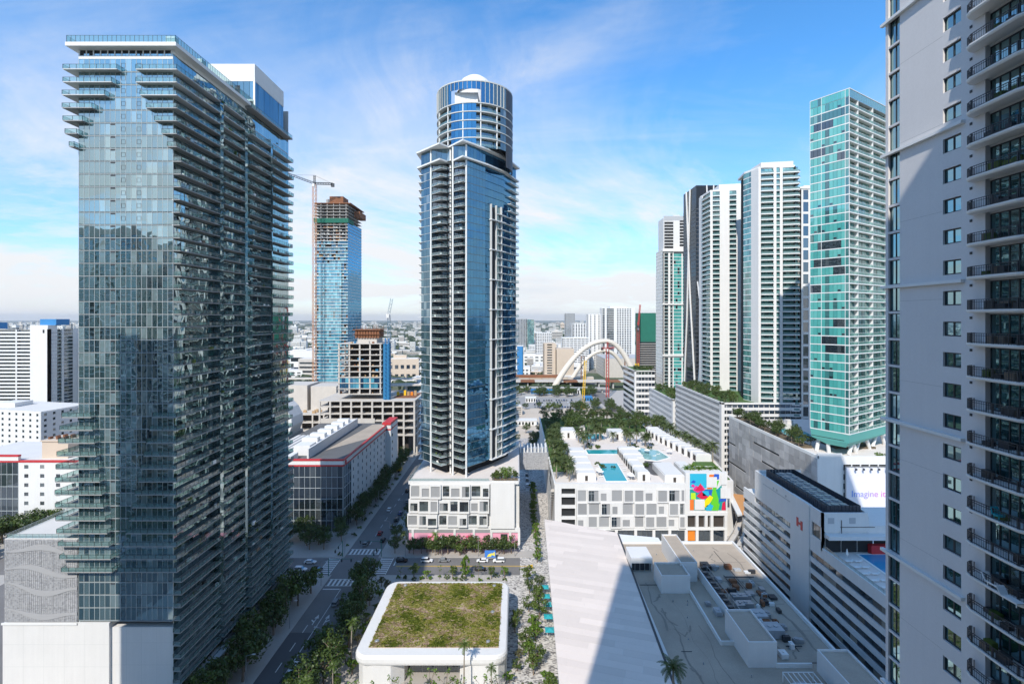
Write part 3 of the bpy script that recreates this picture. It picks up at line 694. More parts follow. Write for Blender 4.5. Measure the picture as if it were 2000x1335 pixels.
# ------------------------------------------------------------------ towers behind the viewpoint (their shade and mirror images are in the picture)
def plain_tower(name, label, x0, y0, x1, y1, h, steps=(), mats=(STUCCO, GMED, TRIMW)):
    t = T(name, label, 'tower', ((x0+x1)/2, y1))
    M = dict(wall=mats[0], glass=mats[1], slab=mats[2], rail=RAIL)
    t.mb('core', mats[0]).hexa(rect(x0+1.9, y0, x1-1.9, y1-1.9), 0, h)
    f = Face((x1, y1), (x0, y1)); wd = f.w; cols = []; s = 0; i = 0
    while s < wd-3:
        e = min(wd, s+(7 if i % 2 else 4)); cols.append((s, e, 'balc' if i % 2 else 'glass', (2.4, 1.3, .2) if i % 2 else 2)); s = e; i += 1
    if s < wd: cols.append((s, wd, 'wall', 0))
    facade(t, f, 0, h, 3.4, cols, M)
    f = Face((x1, y0), (x1, y1)); facade(t, f, 0, h, 3.4, [(0, f.w, 'win', (2, 1.8, .8, 4))], M)
    f = Face((x0, y1), (x0, y0)); facade(t, f, 0, h, 3.4, [(0, f.w, 'win', (2, 1.8, .8, 4))], M)
    for a in steps: t.mb('penthouse', mats[0]).hexa(rect(*a[:4]), a[4], a[5])
    t.done(0)
plain_tower('camera_tower', 'apartment tower holding the viewpoint, seen only in mirror images and by its shade', -25, -34, 8, -7, 182)
plain_tower('rear_wing', 'lower wing joining the viewpoint tower to the stucco tower', 8.1, -34, 50, -7.5, 176)
plain_tower('shade_tower', 'tower beside the viewpoint whose shade falls on the teal glass tower', -121, 24, -94, 56, 160)
plain_tower('mirrored_tower', 'brown apartment tower mirrored in the teal glass front', -236, -60, -196, -14, 141, [(-230, -40, -205, -20, 141, 146)], (BEIGE, GMED, TRIMW))
plain_tower('mirrored_tower', 'pale apartment tower mirrored lower down in the teal glass front', -192, -70, -158, -20, 118, [(-188, -50, -170, -25, 118, 125)], (WHITE2, GDARK, TRIMW))
# ------------------------------------------------------------------ white hotel with ribbon windows
HX = 84.0
t = T('ribbon_hotel', 'long white hotel with ribbon windows, a rooftop pool and a red emblem', 'hotel', (HX, 190))
f = Face((HX, 190), (HX, 96)); W = t.mb('wall', WHITE)
LV = [4.2+3.25*i for i in range(12)]
def ribbons(s0, s1, zs, ztop, n):
    z = 0
    for q in zs:
        W.fbox(f, s0, s1, z, q, -.6, 0); z = q+1.75
        k = n; pw = (s1-s0)/k
        for j in range(k):
            m = (GBRONZE if R.random() < .45 else GDARK) if s0 > 40 or R.random() < .25 else GDARK
            t.piece('window_pane', m, f, s0+j*pw+.06, s0+(j+1)*pw-.06, q, q+1.75, -.42, -.3)
        t.mb('core', DARKI).fbox(f, s0, s1, q-.1, q+1.85, -.9, -.6)
    W.fbox(f, s0, s1, z, ztop, -.6, 0)
ribbons(0, 9, LV[:9], 35.7, 3); ribbons(9, 33, LV[:10], 44.5, 9)
W.fbox(f, 33, 43, 0, 44.5, -.8, .25)
ribbons(43, 49, LV[:9], 34.6, 2); ribbons(49, 94, LV[:9], 34.6, 16)
W.fbox(f, 43, 44, 34.6, 44.5, -.6, 0); W.fbox(f, 44, 48.7, 34.6, 36.6, -.6, 0); W.fbox(f, 44, 48.7, 40.4, 44.5, -.6, 0); W.fbox(f, 48.7, 49, 34.6, 44.5, -.6, 0)
for j in range(3): t.piece('window_pane', GBRONZE, f, 44+j*1.57+.05, 44+j*1.57+1.5, 36.6, 40.4, -.4, -.3)
t.mb('core').fbox(f, 44, 48.7, 36.5, 40.5, -.9, -.6)
W.hexa(rect(HX+.6, 181, 112, 190), 0, 35.0); W.hexa(rect(HX+.9, 141.2, 97, 181), 0, 43.4); W.hexa(rect(97, 141.2, 124, 181), 0, 24); W.hexa(rect(HX+.6, 96, 124, 141), 0, 33.6)
W.hexa(rect(HX+.6, 180.4, 100, 181), 35.0, 44.5); W.hexa(rect(96.4, 141.6, 97, 180.4), 43.4, 44.5)
fe = Face((HX, 141), (112, 141))
W.fbox(fe, .6, 12.6, 39.4, 44.5, -.6, 0); W.fbox(fe, 0, .6, 34, 44.5, -.6, 0); W.fbox(fe, 12.6, 28, 38.9, 41.0, -14, -.02)
W.fbox(fe, .6, 28, 37.9, 38.9, -.6, 2.2)
for s in (1.6, 7.5): t.mb('vent_grille', GREYP).fbox(fe, s, s+1.7, 41.6, 43.2, 0, .06)
t.mb('pipe', DARKM).fbox(fe, 5, 14.5, 40.6, 40.72, 0, .1); t.mb('pipe').fbox(fe, 5.2, 5.34, 39, 42.6, .1, .2)
for j in range(5): t.piece('bar_opening', DARKI, fe, 1+j*4.4, 5.1+j*4.4, 33.8, 37.6, -.02, .03)
t.mb('bar_counter', RED).fbox(fe, 12.5, 19, 33.7, 36.2, .1, 1.6)
t.mb('pool_deck', DECKT).hexa(rect(HX+.6, 96, 124, 141), 33.6, 33.75)
b = t.mb('parapet', WHITE); b.hexa(rect(HX, 96, HX+.6, 141), 34.6, 34.9)
r = t.mb('deck_railing', [RAIL, STEEL]); rail(r, [(HX+.3, 96.5), (HX+.3, 140.8)], 34.9, post=1.6, h=.9)
t.mb('pool_edge', CANV).hexa(rect(92.3, 126.6, 109, 139.6), 33.75, 33.95); t.mb('pool_water', WATERB).hexa(rect(92.9, 127.2, 108.4, 139), 33.9, 34.0)
# dark louvred machine yard on the roof
b = t.mb('machine_screen', NAVY)
q = [(86.2, 142.6), (95.6, 142.6), (95.6, 177), (86.2, 177)]
for (x0, y0), (x1, y1) in zip(q, q[1:]+q[:1]):
    d = math.hypot(x1-x0, y1-y0); n = int(d/1.0)
    for i in range(n):
        xa, ya, xb, yb = x0+(x1-x0)*i/n, y0+(y1-y0)*i/n, x0+(x1-x0)*(i+.86)/n, y0+(y1-y0)*(i+.86)/n
        nx, ny = (y1-y0)/d*.1, -(x1-x0)/d*.1
        b.hexa([(xa+nx, ya+ny), (xb+nx, yb+ny), (xb-nx, yb-ny), (xa-nx, ya-ny)], 43.4, 46.0)
t.mb('machine_floor', ROOFD).hexa(rect(86.4, 142.9, 95.4, 176.7), 43.4, 43.6)
for i in range(9):
    x = 88.6+0*(i % 3); y = 144+3.6*i
    bb = MB(); bb.box(x, y, 43.6, x+5.4, y+2.8, 45.2); bb.tube((x+1.5, y+1.4, 45.2), (x+1.5, y+1.4, 45.5), 1.0, 1.0, 10); bb.tube((x+3.9, y+1.4, 45.2), (x+3.9, y+1.4, 45.5), 1.0, 1.0, 10); bb.out('roof_chiller', STEEL, t.r)
b = t.mb('emblem', RED); z0 = 36.2
b.fbox(f, 36.6, 37.6, z0, z0+2.6, .26, .36); b.fbox(f, 38.8, 39.8, z0-.4, z0+2.2, .26, .36); b.fbox(f, 37.6, 38.8, z0+.8, z0+1.5, .26, .36)
t.mb('wall_line', GREYP).fbox(f, 15, 33, 41.6, 41.8, 0, .06)
for s in (22, 24, 29.5): t.mb('wall_line').fbox(f, s, s+.8, 42.2, 42.9, 0, .06)
b = t.mb('ground_canopy', BLUEP); b.fbox(f, 43, 90, 1.4, 2.6, .1, 1.4)
t.done(300)
for i in range(16):
    b = MB(); x = 87.6+2.3*(i % 2)+R.uniform(-.2, .2); y = 112+3.3*(i//2); z = 33.75
    b.box(x-.9, y-.35, z+.3, x+.5, y+.35, z+.42); b.hexa([(x+.5, y-.35), (x+.6, y-.35), (x+.6, y+.35), (x+.5, y+.35)], z+.3, z+.8, 0, [(x+.95, y-.35), (x+1.05, y-.35), (x+1.05, y+.35), (x+.95, y+.35)])
    for dx in (-.8, .4):
        for dy in (-.3, .3): b.box(x+dx-.03, y+dy-.03, z, x+dx+.03, y+dy+.03, z+.3)
    solo('sun_lounger', b, CANV, 'pale sun lounger on the hotel roof deck beside its pool', 'sun lounger', 'loungers on the hotel roof deck')
b = MB(); x, y, z = 88.6, 137.5, 33.75; b.tube((x, y, z), (x, y, z+2.4), .08, .06, 6); b.tube((x, y, z+1.0), (x, y, z+2.5), .35, .08, 8)
solo('folded_parasol', b, CANV, 'folded white parasol standing on the hotel roof deck', 'parasol')

# ------------------------------------------------------------------ retail building with the limestone roof plane
t = T('retail_building', 'low retail building with a pointed limestone roof plane beside a flat machine roof', 'retail building', (40, 130))
A_, B_, D_, E_ = (10.5, 197), (36, 184.6), (31.2, 70), (8.2, 70)
b = t.mb('wall', WHITE2); b.hexa([(13.5, 72), (34, 72), (36, 182), (13.5, 190)], 0, 20.4); b.hexa([(33, 68), (74, 68), (75, 178), (36, 178)], 0, 19.9)
t.mb('roof_edge', TRIMW).hexa([E_, D_, B_, A_], 20.3, 20.95)
def clip(poly, nx, ny, c):
    o = []
    for i in range(len(poly)):
        p, q = poly[i], poly[(i+1) % len(poly)]; a = p[0]*nx+p[1]*ny-c; e = q[0]*nx+q[1]*ny-c
        if a >= 0: o.append(p)
        if a*e < 0: u = a/(a-e); o.append((p[0]+(q[0]-p[0])*u, p[1]+(q[1]-p[1])*u))
    return o
th = math.radians(-17); ux, uy = math.cos(th), math.sin(th); vx, vy = -uy, ux
for i in range(58):
    v0 = 52+i*2.4; s = R.uniform(-9, 0)
    while s < 60:
        ln = R.choice([8, 11, 13, 17]); q = [E_, D_, B_, A_]
        for (nx, ny, c) in ((vx, vy, v0+.02), (-vx, -vy, -(v0+2.38)), (ux, uy, s-55+.02), (-ux, -uy, -(s-55+ln-.02))):
            q = clip(q, nx, ny, c)
            if len(q) < 3: break
        if len(q) >= 3:
            bb = MB(); bb.hexa(q, 20.95, 21.0+R.uniform(0, .012)); bb.out('limestone_panel', TRAV, t.r)
        s += ln
b = MB(); b.hexa([(31.3, 70), (31.75, 70), (36.4, 182), (36, 184)], 19.9, 21.15); b.out('roof_ridge', DARKM, t.r)
t.mb('flat_roof', ROOFG).hexa([(33, 68.2), (73.6, 68.2), (74.6, 177.6), (36.4, 177.6)], 19.9, 20.0)
b = t.mb('parapet', TRIMW)
b.hexa([(73.4, 68), (74, 68), (75, 178), (74.4, 178)], 20.0, 20.9); b.hexa([(36.4, 177.4), (74.4, 177.4), (74.4, 178), (36.2, 178.4)], 20.0, 20.7)
b.hexa([(36.3, 178.4), (50, 178.4), (50, 181.5), (36.3, 184.4)], 19, 20.5)
def low(x0, y0, x1, y1, h=1.0, w_=.35):
    d = math.hypot(x1-x0, y1-y0); nx, ny = -(y1-y0)/d*w_/2, (x1-x0)/d*w_/2
    b.hexa([(x0+nx, y0+ny), (x0-nx, y0-ny), (x1-nx, y1-ny), (x1+nx, y1+ny)], 20.0, 20.0+h)
low(49.2, 146, 48.8, 122.5); low(48.8, 122.5, 52.2, 122.5); low(58, 114.6, 66, 114.6)
t.mb('cooling_wall', TRIMW).hexa(rect(54.6, 127, 55.0, 155), 20, 22.6)
def pent(name, x0, y0, x1, y1, h, mat=WHITE, cap=.5):
    bb = MB(); bb.hexa(rect(x0, y0, x1, y1), 19.95, 20+h)
    for q in (rect(x0, y0, x1, y0+.3), rect(x0, y1-.3, x1, y1), rect(x0, y0+.3, x0+.3, y1-.3), rect(x1-.3, y0+.3, x1, y1-.3)): bb.hexa(q, 20+h, 20+h+cap)
    o = bb.out(name, mat, t.r); cc = MB(); cc.hexa(rect(x0+.3, y0+.3, x1-.3, y1-.3), 20+h, 20+h+.06); cc.out('penthouse_roof', ROOFG, o, world=False); return o
pent('stair_house', 41, 145.5, 49.2, 153.5, 4.6); pent('lift_house', 48.5, 152, 53.5, 172, 5.2); pent('stair_house', 51.8, 114.6, 58.2, 127.6, 5.2); pent('stair_house', 66.4, 93, 73.2, 113.4, 4.4)
bb = MB(); bb.hexa(rect(35.2, 158, 41.8, 166), 22.6, 24.2); bb.hexa(rect(35.2, 164, 41.8, 166), 20, 22.6); bb.hexa(rect(35.2, 158.2, 35.5, 164), 20, 22.6); bb.hexa(rect(41.5, 158.2, 41.8, 164), 20, 22.6); o = bb.out('plant_shelter', WHITE, t.r)
bb = MB(); bb.hexa(rect(36, 159, 41, 163.8), 20, 22.3); bb.out('machine', NAVY, o, world=False)
for i in range(4):
    bb = MB(); x = 36.3+i*1.5; bb.box(x, 157.9, 20, x+.12, 158.05, 22.6); bb.out('shelter_post', STEEL, o, world=False)
for i in range(9):                                                         # row of cooling cells along the wall
    bb = MB(); y = 127.6+i*3.0; bb.hexa(rect(55.3, y, 57.2, y+2.7), 20, 22.1); bb.tube((56.25, y+1.35, 22.1), (56.25, y+1.35, 22.35), .8, .8, 10); bb.out('cooling_cell', DARKM, t.r)
bb = MB()
for i in range(10):
    y = 127.6+i*3.0; bb.box(57.3, y-.06, 20, 57.42, y+.06, 23.2); bb.box(55.1, y-.05, 23.1, 57.42, y+.05, 23.2)
bb.hexa(rect(57.3, 127.4, 57.42, 154.8), 23.2, 23.35); bb.out('pipe_rack', STEEL, t.r)
for i, (x, y, sx, sy, h, m) in enumerate(((59.5, 141, 4.2, 2.2, 1.5, STEEL), (59.5, 137.6, 4.2, 2.0, 1.4, STEEL), (61, 131, 3.4, 3.6, 1.9, GREYP), (60, 124.5, 5.2, 3.8, 2.2, GREYP), (66, 128, 1.6, 1.6, 1.0, STEEL), (64.8, 133, 1.2, 2.4, 1.2, STEEL), (66.5, 122.8, 2.4, 1.1, 1.0, STEEL), (52.2, 134, 1.6, 2.6, 1.2, GREYP), (51.2, 138.6, 1.4, 1.4, .9, STEEL), (57.5, 158, 2.4, 3.4, 1.6, DARKM), (60.4, 158.6, 1.6, 2.0, 1.2, STEEL), (62, 104.5, 3.6, 2.4, 1.6, GREYP), (58.2, 106, 2.8, 2.2, 1.4, GREYP))):
    bb = MB(); bb.box(x, y, 20.15, x+sx, y+sy, 20+h); bb.box(x+.1, y+.1, 19.98, x+.3, y+sy-.1, 20.15); bb.box(x+sx-.3, y+.1, 19.98, x+sx-.1, y+sy-.1, 20.15)
    for k in range(max(1, int(sx/1.6))): bb.tube((x+.8+k*1.5, y+sy/2, 20+h), (x+.8+k*1.5, y+sy/2, 20.2+h), .55, .55, 10)
    for k in range(int(sx/.5)): bb.box(x+.1+k*.5, y-.05, 20.3, x+.16+k*.5, y, 19.9+h)
    bb.out('rooftop_unit', m, t.r)
bb = MB()
for i in range(7): bb.box(57+i*1.1, 103, 21.9, 57.12+i*1.1, 110, 22.05)
for y in (103, 106.5, 110):
    bb.box(57, y-.07, 22.05, 63.7, y+.07, 22.2)
    for x in (57.1, 63.6): bb.box(x-.08, y-.08, 20, x+.08, y+.08, 22.05)
bb.out('pipe_frame', TRIMW, t.r)
q_ = random.Random(8)
for i in range(44):
    x, y = q_.uniform(57.8, 71), q_.uniform(117, 160); sx, sy, h = q_.uniform(.6, 2.4), q_.uniform(.6, 2.2), q_.uniform(.4, 1.5)
    bb = MB(); bb.box(x, y, 20.12, x+sx, y+sy, 20+h); bb.box(x+.1, y+.1, 19.99, x+sx-.1, y+.25, 20.12); bb.box(x+.1, y+sy-.25, 19.99, x+sx-.1, y+sy-.1, 20.12)
    if i % 3 == 0: bb.tube((x+sx/2, y+sy/2, 20+h), (x+sx/2, y+sy/2, 20.25+h), .3, .3, 8)
    bb.out('rooftop_unit', q_.choice([STEEL, GREYP, DARKM, TRIMW, RUST]), t.r)
for i in range(12):
    x, y = q_.uniform(57.8, 66), q_.uniform(118, 158); bb = MB(); ln = q_.uniform(3, 9); bb.tube((x, y, 20.5), (x+ln*(i % 2), y+ln*(1-i % 2), 20.5), .16, .16, 6); bb.out('roof_duct', q_.choice([STEEL, GREYP, DARKM]), t.r)
for i in range(34):
    x, y = R.uniform(38, 72), R.uniform(78, 175)
    if 48 < x < 58.5 and y > 112: continue
    bb = MB(); bb.tube((x, y, 20), (x, y, 20.4+R.random()*.3), .14, .11, 6); bb.out('roof_vent', STEEL, t.r)
for i in range(0): bb = MB(); y = 74+i*4.05; bb.hexa(rect(34.6 if y < 110 else 36.2, y, 48.4 if 112 < y < 175 else 66 if y < 112 else 47, y+.10), 20.0, 20.012); bb.out('roof_seam', ROOFD, t.r)
for i in range(5): bb = MB(); y = 116+i*12.05; bb.hexa(rect(60, y, 73.2, y+.10), 20.0, 20.012); bb.out('roof_seam', ROOFD, t.r)
stn = paint('roof_stain', (.25, .215, .175), .9, .3, .5, fine=.2)
for x, y0, y1, wq in ((39.5, 92, 138, .35), (43.2, 88, 143, .28), (46.2, 96, 130, .22), (37.6, 128, 150, .25), (62, 118, 150, .3), (70.5, 120, 170, .25), (40.5, 76, 96, .3)):
    bb = MB(); y = y0; xa = x
    while y < y1:
        xb = x+math.sin(y*.35+x)*.5+R.uniform(-.2, .2); d = R.uniform(1.2, 2.4); w2 = wq*R.uniform(.4, 1.5); bb.poly([(xa-wq, y, 20.014), (xa+wq, y, 20.014), (xb+w2, y+d, 20.014), (xb-w2, y+d, 20.014)]); y += d; xa = xb; wq = w2*.5+wq*.5
    bb.out('roof_stain', stn, t.r)
for i in range(46):
    x, y = R.uniform(37, 72), R.uniform(84, 174)
    if 47 < x < 58.8 and y > 112: continue
    bb = MB(); pts_ = [(x+R.uniform(-.25, .25)+math.cos(i)*j*.55, y+j*R.uniform(.5, .9)) for j in range(R.randrange(3, 8))]; wq = R.uniform(.10, .34)
    for (xa, ya), (xb, yb) in zip(pts_, pts_[1:]): bb.poly([(xa-wq, ya, 20.016+i*.0004), (xa+wq, ya, 20.016+i*.0004), (xb+wq*.8, yb, 20.016+i*.0004), (xb-wq*.8, yb, 20.016+i*.0004)])
    bb.out('roof_stain', stn, t.r)
for x0, y0, x1, y1 in ((38.5, 120, 41, 120.1), (58, 116, 72, 116.15), (66, 120, 66.15, 172), (36, 150, 47, 150.2)):
    bb = MB(); bb.hexa(rect(x0, y0, x1, y1), 20.02, 20.12); bb.out('roof_conduit', DARKM, t.r)
t.done()

# ------------------------------------------------------------------ rounded white pavilion with a planted roof
t = T('planted_pavilion', 'low white pavilion with rounded corners and a planted roof beside the avenue', 'pavilion', (-22.5, 155))
def rr(x0, y0, x1, y1, r, n=8):
    o = []
    for cx, cy_, a in ((x1-r, y1-r, 0), (x0+r, y1-r, PI/2), (x0+r, y0+r, PI), (x1-r, y0+r, 1.5*PI)):
        for i in range(n+1): th = a+i*PI/2/n; o.append((cx+r*math.cos(th), cy_+r*math.sin(th)))
    return o
def sc2(q, cx, cy_, d): return [(cx+(x-cx)*d, cy_+(y-cy_)*d) for x, y in q]
b = t.mb('canopy', WHITE); prev = None
prof = [(.975, 6.4), (.992, 6.6), (1.0, 7.2), (1.0, 8.2), (.99, 8.75), (.975, 9.0)]
base = rr(-43.6, 135, -2.6, 174, 3.8); cxp, cyp = -23.1, 154.5
rings = [[(x, y, z) for x, y in sc2(base, cxp, cyp, d)] for d, z in prof]; k = len(base)
for r0, r1 in zip(rings, rings[1:]):
    for i in range(k): j = (i+1) % k; b.poly([r0[i], r0[j], r1[j], r1[i]])
b.poly(rings[-1]); b.poly(list(reversed(rings[0])))
b = t.mb('wall', WHITE); b.hexa([(-43.2, 172), (-43.3, 141), (-42.6, 138), (-41, 136), (-38, 135.3), (-33.5, 135.6), (-30.5, 138.5), (-30, 146), (-30, 172)], 0, 6.8); b.hexa([(-16, 172), (-16, 146), (-15.5, 138.5), (-12.5, 135.6), (-8, 135.3), (-5, 136), (-3.4, 138), (-2.9, 141), (-2.9, 172)], 0, 6.8)
t.mb('shopfront', GDARK).hexa(rect(-30, 142, -16, 171), .2, 6.5)
for i in range(5): t.mb('shopfront_frame', STEEL).hexa(rect(-29.6+i*3.3, 141.85, -29.45+i*3.3, 141.99), .1, 6.5)
t.mb('soil', TRUNKG).hexa(rect(-40.2, 138.6, -5.0, 172.2), 9.0, 9.12)
b = t.mb('gravel_path', [flat('roof_gravel', (.25, .17, .11))])
def ribbon(pts, w_):
    for (x0, y0), (x1, y1) in zip(pts, pts[1:]):
        d = math.hypot(x1-x0, y1-y0) or 1; nx, ny = -(y1-y0)/d*w_/2, (x1-x0)/d*w_/2
        b.poly([(x0+nx, y0+ny, 9.14), (x0-nx, y0-ny, 9.14), (x1-nx, y1-ny, 9.14), (x1+nx, y1+ny, 9.14)])
ribbon([(-39.5+i*1.45, 156.2+1.3*math.sin(i*.52)-(1.2 if i > 12 else 0)*math.sin((i-12)*.3)) for i in range(24)], .7)
ribbon([(-20.3+.9*math.sin(i*.4), 140.5+i*1.0) for i in range(16)], .7)
b.poly([(-21.6, 156, 9.15), (-18.4, 156, 9.15), (-19.9, 160.4, 9.15)])
sedum = MB(); sedt = MB(); sedd = MB()
for i in range(15000):
    x, y = R.uniform(-40, -5.2), R.uniform(138.8, 172)
    n = math.sin(x*.55+1.3*math.sin(y*.33))+math.sin(y*.47+1.1*math.sin(x*.4))+R.gauss(0, .7)
    if abs(y-156.2-1.2*math.sin((x+39.5)/1.45*.52)) < .4 and R.random() < .85: continue
    if n < -1.6: continue
    n2 = math.sin(x*.9+2*math.sin(y*.6))*math.sin(y*.8+1.7*math.sin(x*.5))+R.gauss(0, .55)
    lay = sedt if (n2 > .45 and n < .9) else sedd if n > 1.1 else sedum
    h = R.uniform(.10, .34)*(1.25 if n > .4 else .8); a = R.random()*PI; r_ = R.uniform(.14, .46)
    for k2 in range(2):
        aa = a+k2*PI/2; c, s = math.cos(aa)*r_, math.sin(aa)*r_
        lay.poly([(x-c, y-s, 9.13), (x+c, y+s, 9.13), (x+c*1.5+R.gauss(0, .06), y+s*1.5, 9.13+h), (x-c*1.5, y-s*1.5+R.gauss(0, .06), 9.13+h*R.uniform(.6, 1.2))])
sedum.out('roof_planting', SEDUM, t.r, stuff=True); sedt.out('roof_planting', SEDT, t.r, stuff=True); sedd.out('roof_planting', SEDD, t.r, stuff=True)
for x, y in ((-38.6, 141), (-8, 140.8), (-37.2, 170.4), (-7.6, 170.2), (-7.4, 155)):
    bb = MB(); bb.tube((x, y, 9.1), (x, y, 9.45), .62, .62, 14); bb.tube((x, y, 9.45), (x, y, 9.6), .5, .42, 14); bb.out('skylight', STEEL, t.r)
t.done()

# ------------------------------------------------------------------ curved blue tower on its white podium
P0, P1, P2, P3, PM, PN, P4, P5, P6 = (-44.6, 238), (-33.5, 226), (-30.6, 229), (-23.5, 222), (-14.5, 234), (-6.5, 246.5), (-.6, 262), (-24, 284), (-46, 262)
t = T('round_crowned_tower', 'slender blue glass tower with pointed balconies and a round crown, mid picture', 'tower', (-22, 246))
plate = [P0, P1, P2, P3, PM, PN, P4, P5, P6]
def inset(q, d):
    cx = sum(p[0] for p in q)/len(q); cy_ = sum(p[1] for p in q)/len(q)
    return [(cx+(x-cx)*(1-d/math.hypot(x-cx, y-cy_)), cy_+(y-cy_)*(1-d/math.hypot(x-cx, y-cy_))) for x, y in q]
nf = 39; zb, zt = 33.0, 168.0; ph = (zt-zb)/nf
def lerp(a, c, u): return (a[0]+(c[0]-a[0])*u, a[1]+(c[1]-a[1])*u)
# glazing line: chamfered behind each pointed balcony
gl_ = [P0, lerp(P0, P1, .55), lerp(P2, P1, -.35), lerp(P2, P3, .35), lerp(P3, PM, .18), PM, PN, P4]
tones = [GMED, DARKI, GMED, DARKI, GBLUE, GBLUE, GBLUE]
for i in range(len(gl_)-1):
    f = Face(gl_[i], gl_[i+1])
    for k in range(nf):
        z = zb+k*ph; n = max(1, round(f.w/2.1)); pw = f.w/n
        if tones[i] is DARKI:
            for j in range(n): t.piece('balcony_door', GDARK, f, j*pw+.1, (j+1)*pw-.1, z+.2, z+ph-.4, -.6, -.5)
        else:
            for j in range(n): t.piece('window_pane', tones[i], f, j*pw+.04, (j+1)*pw-.04, z+.16, z+ph-.06, -.12, .0)
    t.mb('core', DARKI).fbox(f, 0, f.w, zb, zt+6, -1.4, -.75)
t.mb('core').hexa(inset(plate, 5), 28, 176)
for k in range(nf+1):
    z = zb+k*ph; b = MB(); b.hexa([P0, P1, P2, P3, lerp(P3, PM, .12), lerp(gl_[4], P0, .03), lerp(gl_[1], P6, .04)], z-.10, z+.09); b.out('floor_plate', SLABC, t.r)
    f = Face(gl_[4], PM); t.mb('floor_line', MULL).fbox(f, 0, f.w, z-.07, z+.09, -.1, .05)
    if k < nf:
        r = MB()
        rail(r, [lerp(P0, P1, .50), lerp(P0, P1, .985), P2], z+.12, post=1.3, th=.07); r.out('balcony_railing', [RAIL, STEEL], t.r)
        r = MB(); rail(r, [lerp(P2, P3, .3), lerp(P2, P3, .98), lerp(P3, PM, .16)], z+.12, post=1.3, th=.07); r.out('balcony_railing', [RAIL, STEEL], t.r)
        fL = Face(P6, P0); b = MB(); b.fbox(fL, fL.w-7, fL.w+.8, z-.12, z+.1, -1, 1.2); b.out('side_balcony', SLABW, t.r)
for p in (lerp(P2, P1, -.25), lerp(P3, PM, .14), lerp(P0, P1, .5), lerp(P2, P3, .3)):
    bb = MB(); bb.tube((*p, 20), (*p, zt+6), .42, .42, 8); bb.out('column', TRIMW, t.r)
# projecting frame with balconies on the street side, lower part
f = Face(PM, PN); g2 = Face(PN, P4)
t.mb('dark_slot', DARKI).fbox(f, 4.0, 7.4, zb, 150, .02, .10)
for s in (3.5, 7.6, 11.8): t.mb('frame_fin', SLABC).fbox(f, s, s+.3, zb, 151, 0, 1.1)
for k in range(0, nf):
    z = zb+k*ph
    if z < 147 and k % 4 == 0: bb = MB(); bb.fbox(f, 3.0, f.w, z-.2, z+.2, 0, 1.5); bb.out('frame_slab', SLABW, t.r)
    if z < 150:
        bb = MB(); bb.fbox(f, 8.2, f.w, z-.12, z+.1, 0, 1.2); bb.fbox(g2, 0, 6, z-.12, z+.1, 0, 1.2); bb.out('balcony_slab', SLABW, t.r)
        for j in range(3): t.piece('window_pane', GLEFTS, f, 8.2+j*1.6, 9.7+j*1.6, z+.2, z+ph-.2, .0, .08)
    bb = MB(); bb.fbox(g2, 5, g2.w, z-.12, z+.1, 0, 1.7); bb.out('balcony_slab', SLABW, t.r)
    r = MB(); rail(r, [g2.p(5, 1.6), g2.p(g2.w, 1.6)], z+.1, post=1.6, th=.06); r.out('balcony_railing', [RAIL, STEEL], t.r)
# two tall top storeys under the overhanging roof
for i in range(len(gl_)-1):
    f = Face(gl_[i], gl_[i+1]); n = max(1, round(f.w/2.1)); pw = f.w/n
    for j in range(n): t.piece('window_pane', GBLUE if i > 3 else GMED, f, j*pw+.04, (j+1)*pw-.04, zt+.2, 174.4, -.12, 0)
ov = [(P0[0]-2.2, P0[1]-.4), (P1[0]-.6, P1[1]-2.0), P2, (P3[0]+.1, P3[1]-2.2), (PM[0]+1.6, PM[1]-1.5), (PN[0]+1.8, PN[1]-1.2), (P4[0]+2, P4[1]), P5, P6]
bb = MB(); bb.hexa(ov, 174.4, 175.1); bb.out('roof_slab', SLABW, t.r)
bb = MB(); bb.hexa(sc2(ov, -23, 246, .985), 167.6, 168.3); bb.out('roof_slab', SLABW, t.r)
# round crown
cx, cy_, rad = -20.3, 247.0, 18.0; seg = 56
pts = [(cx+rad*math.cos(2*PI*i/seg), cy_+rad*math.sin(2*PI*i/seg)) for i in range(seg)]
cf = [175.1+i*3.9 for i in range(6)]
for i in range(seg):
    a = math.degrees(2*PI*(i+.5)/seg) % 360
    if not (150 < a < 372 or a < 12): 
        t.mb('crown_wall', GREYP).fbox(Face(pts[i], pts[(i+1) % seg]), 0, 2.03, 170, 204.1, -.3, 0); continue
    f = Face(pts[i], pts[(i+1) % seg])
    if a > 328 or a < 20: t.mb('crown_screen', NAVY).fbox(f, 0, f.w, 168, 204.15, -.2, .12); continue
    deep = 276 < a < 318 or a < 236
    for k in range(5):
        z = cf[k]
        if deep: t.piece('balcony_door', GMED if a > 236 else GDARK, f, .05, f.w-.05, z+.3, z+3.6, -1.9, -1.8)
        else: t.piece('window_pane', GBLUE if a < 275 else GMED, f, .05, f.w-.05, z+.3, z+3.65, -.15, -.05)
        if deep: t.piece('balcony_railing', RAIL, f, 0, f.w, z+.3, z+1.3, -.1, -.05)
    for k in range(1): t.piece('window_pane', GBLUE if 230 < a < 300 else GMED, f, .05, f.w-.05, 194.9 if not 238 < a < 284 else 200.8, 204.2, -.15, -.05)
    t.piece('crown_fin', SLABC, f, -.07, .07, 194.9 if not 238 < a < 284 else 200.8, 204.4, -.05, .35)
    if i % 4 == 0: t.mb('crown_column', TRIMW).fbox(f, -.2, .2, 175.1, 194.8, -.5, .05)
for z in cf[1:]:
    bb = MB(); bb.hexa([(cx+(rad+.25)*math.cos(2*PI*i/seg), cy_+(rad+.25)*math.sin(2*PI*i/seg)) for i in range(seg)], z-.22, z+.22); bb.out('ring_slab', SLABC, t.r)
bb = MB()
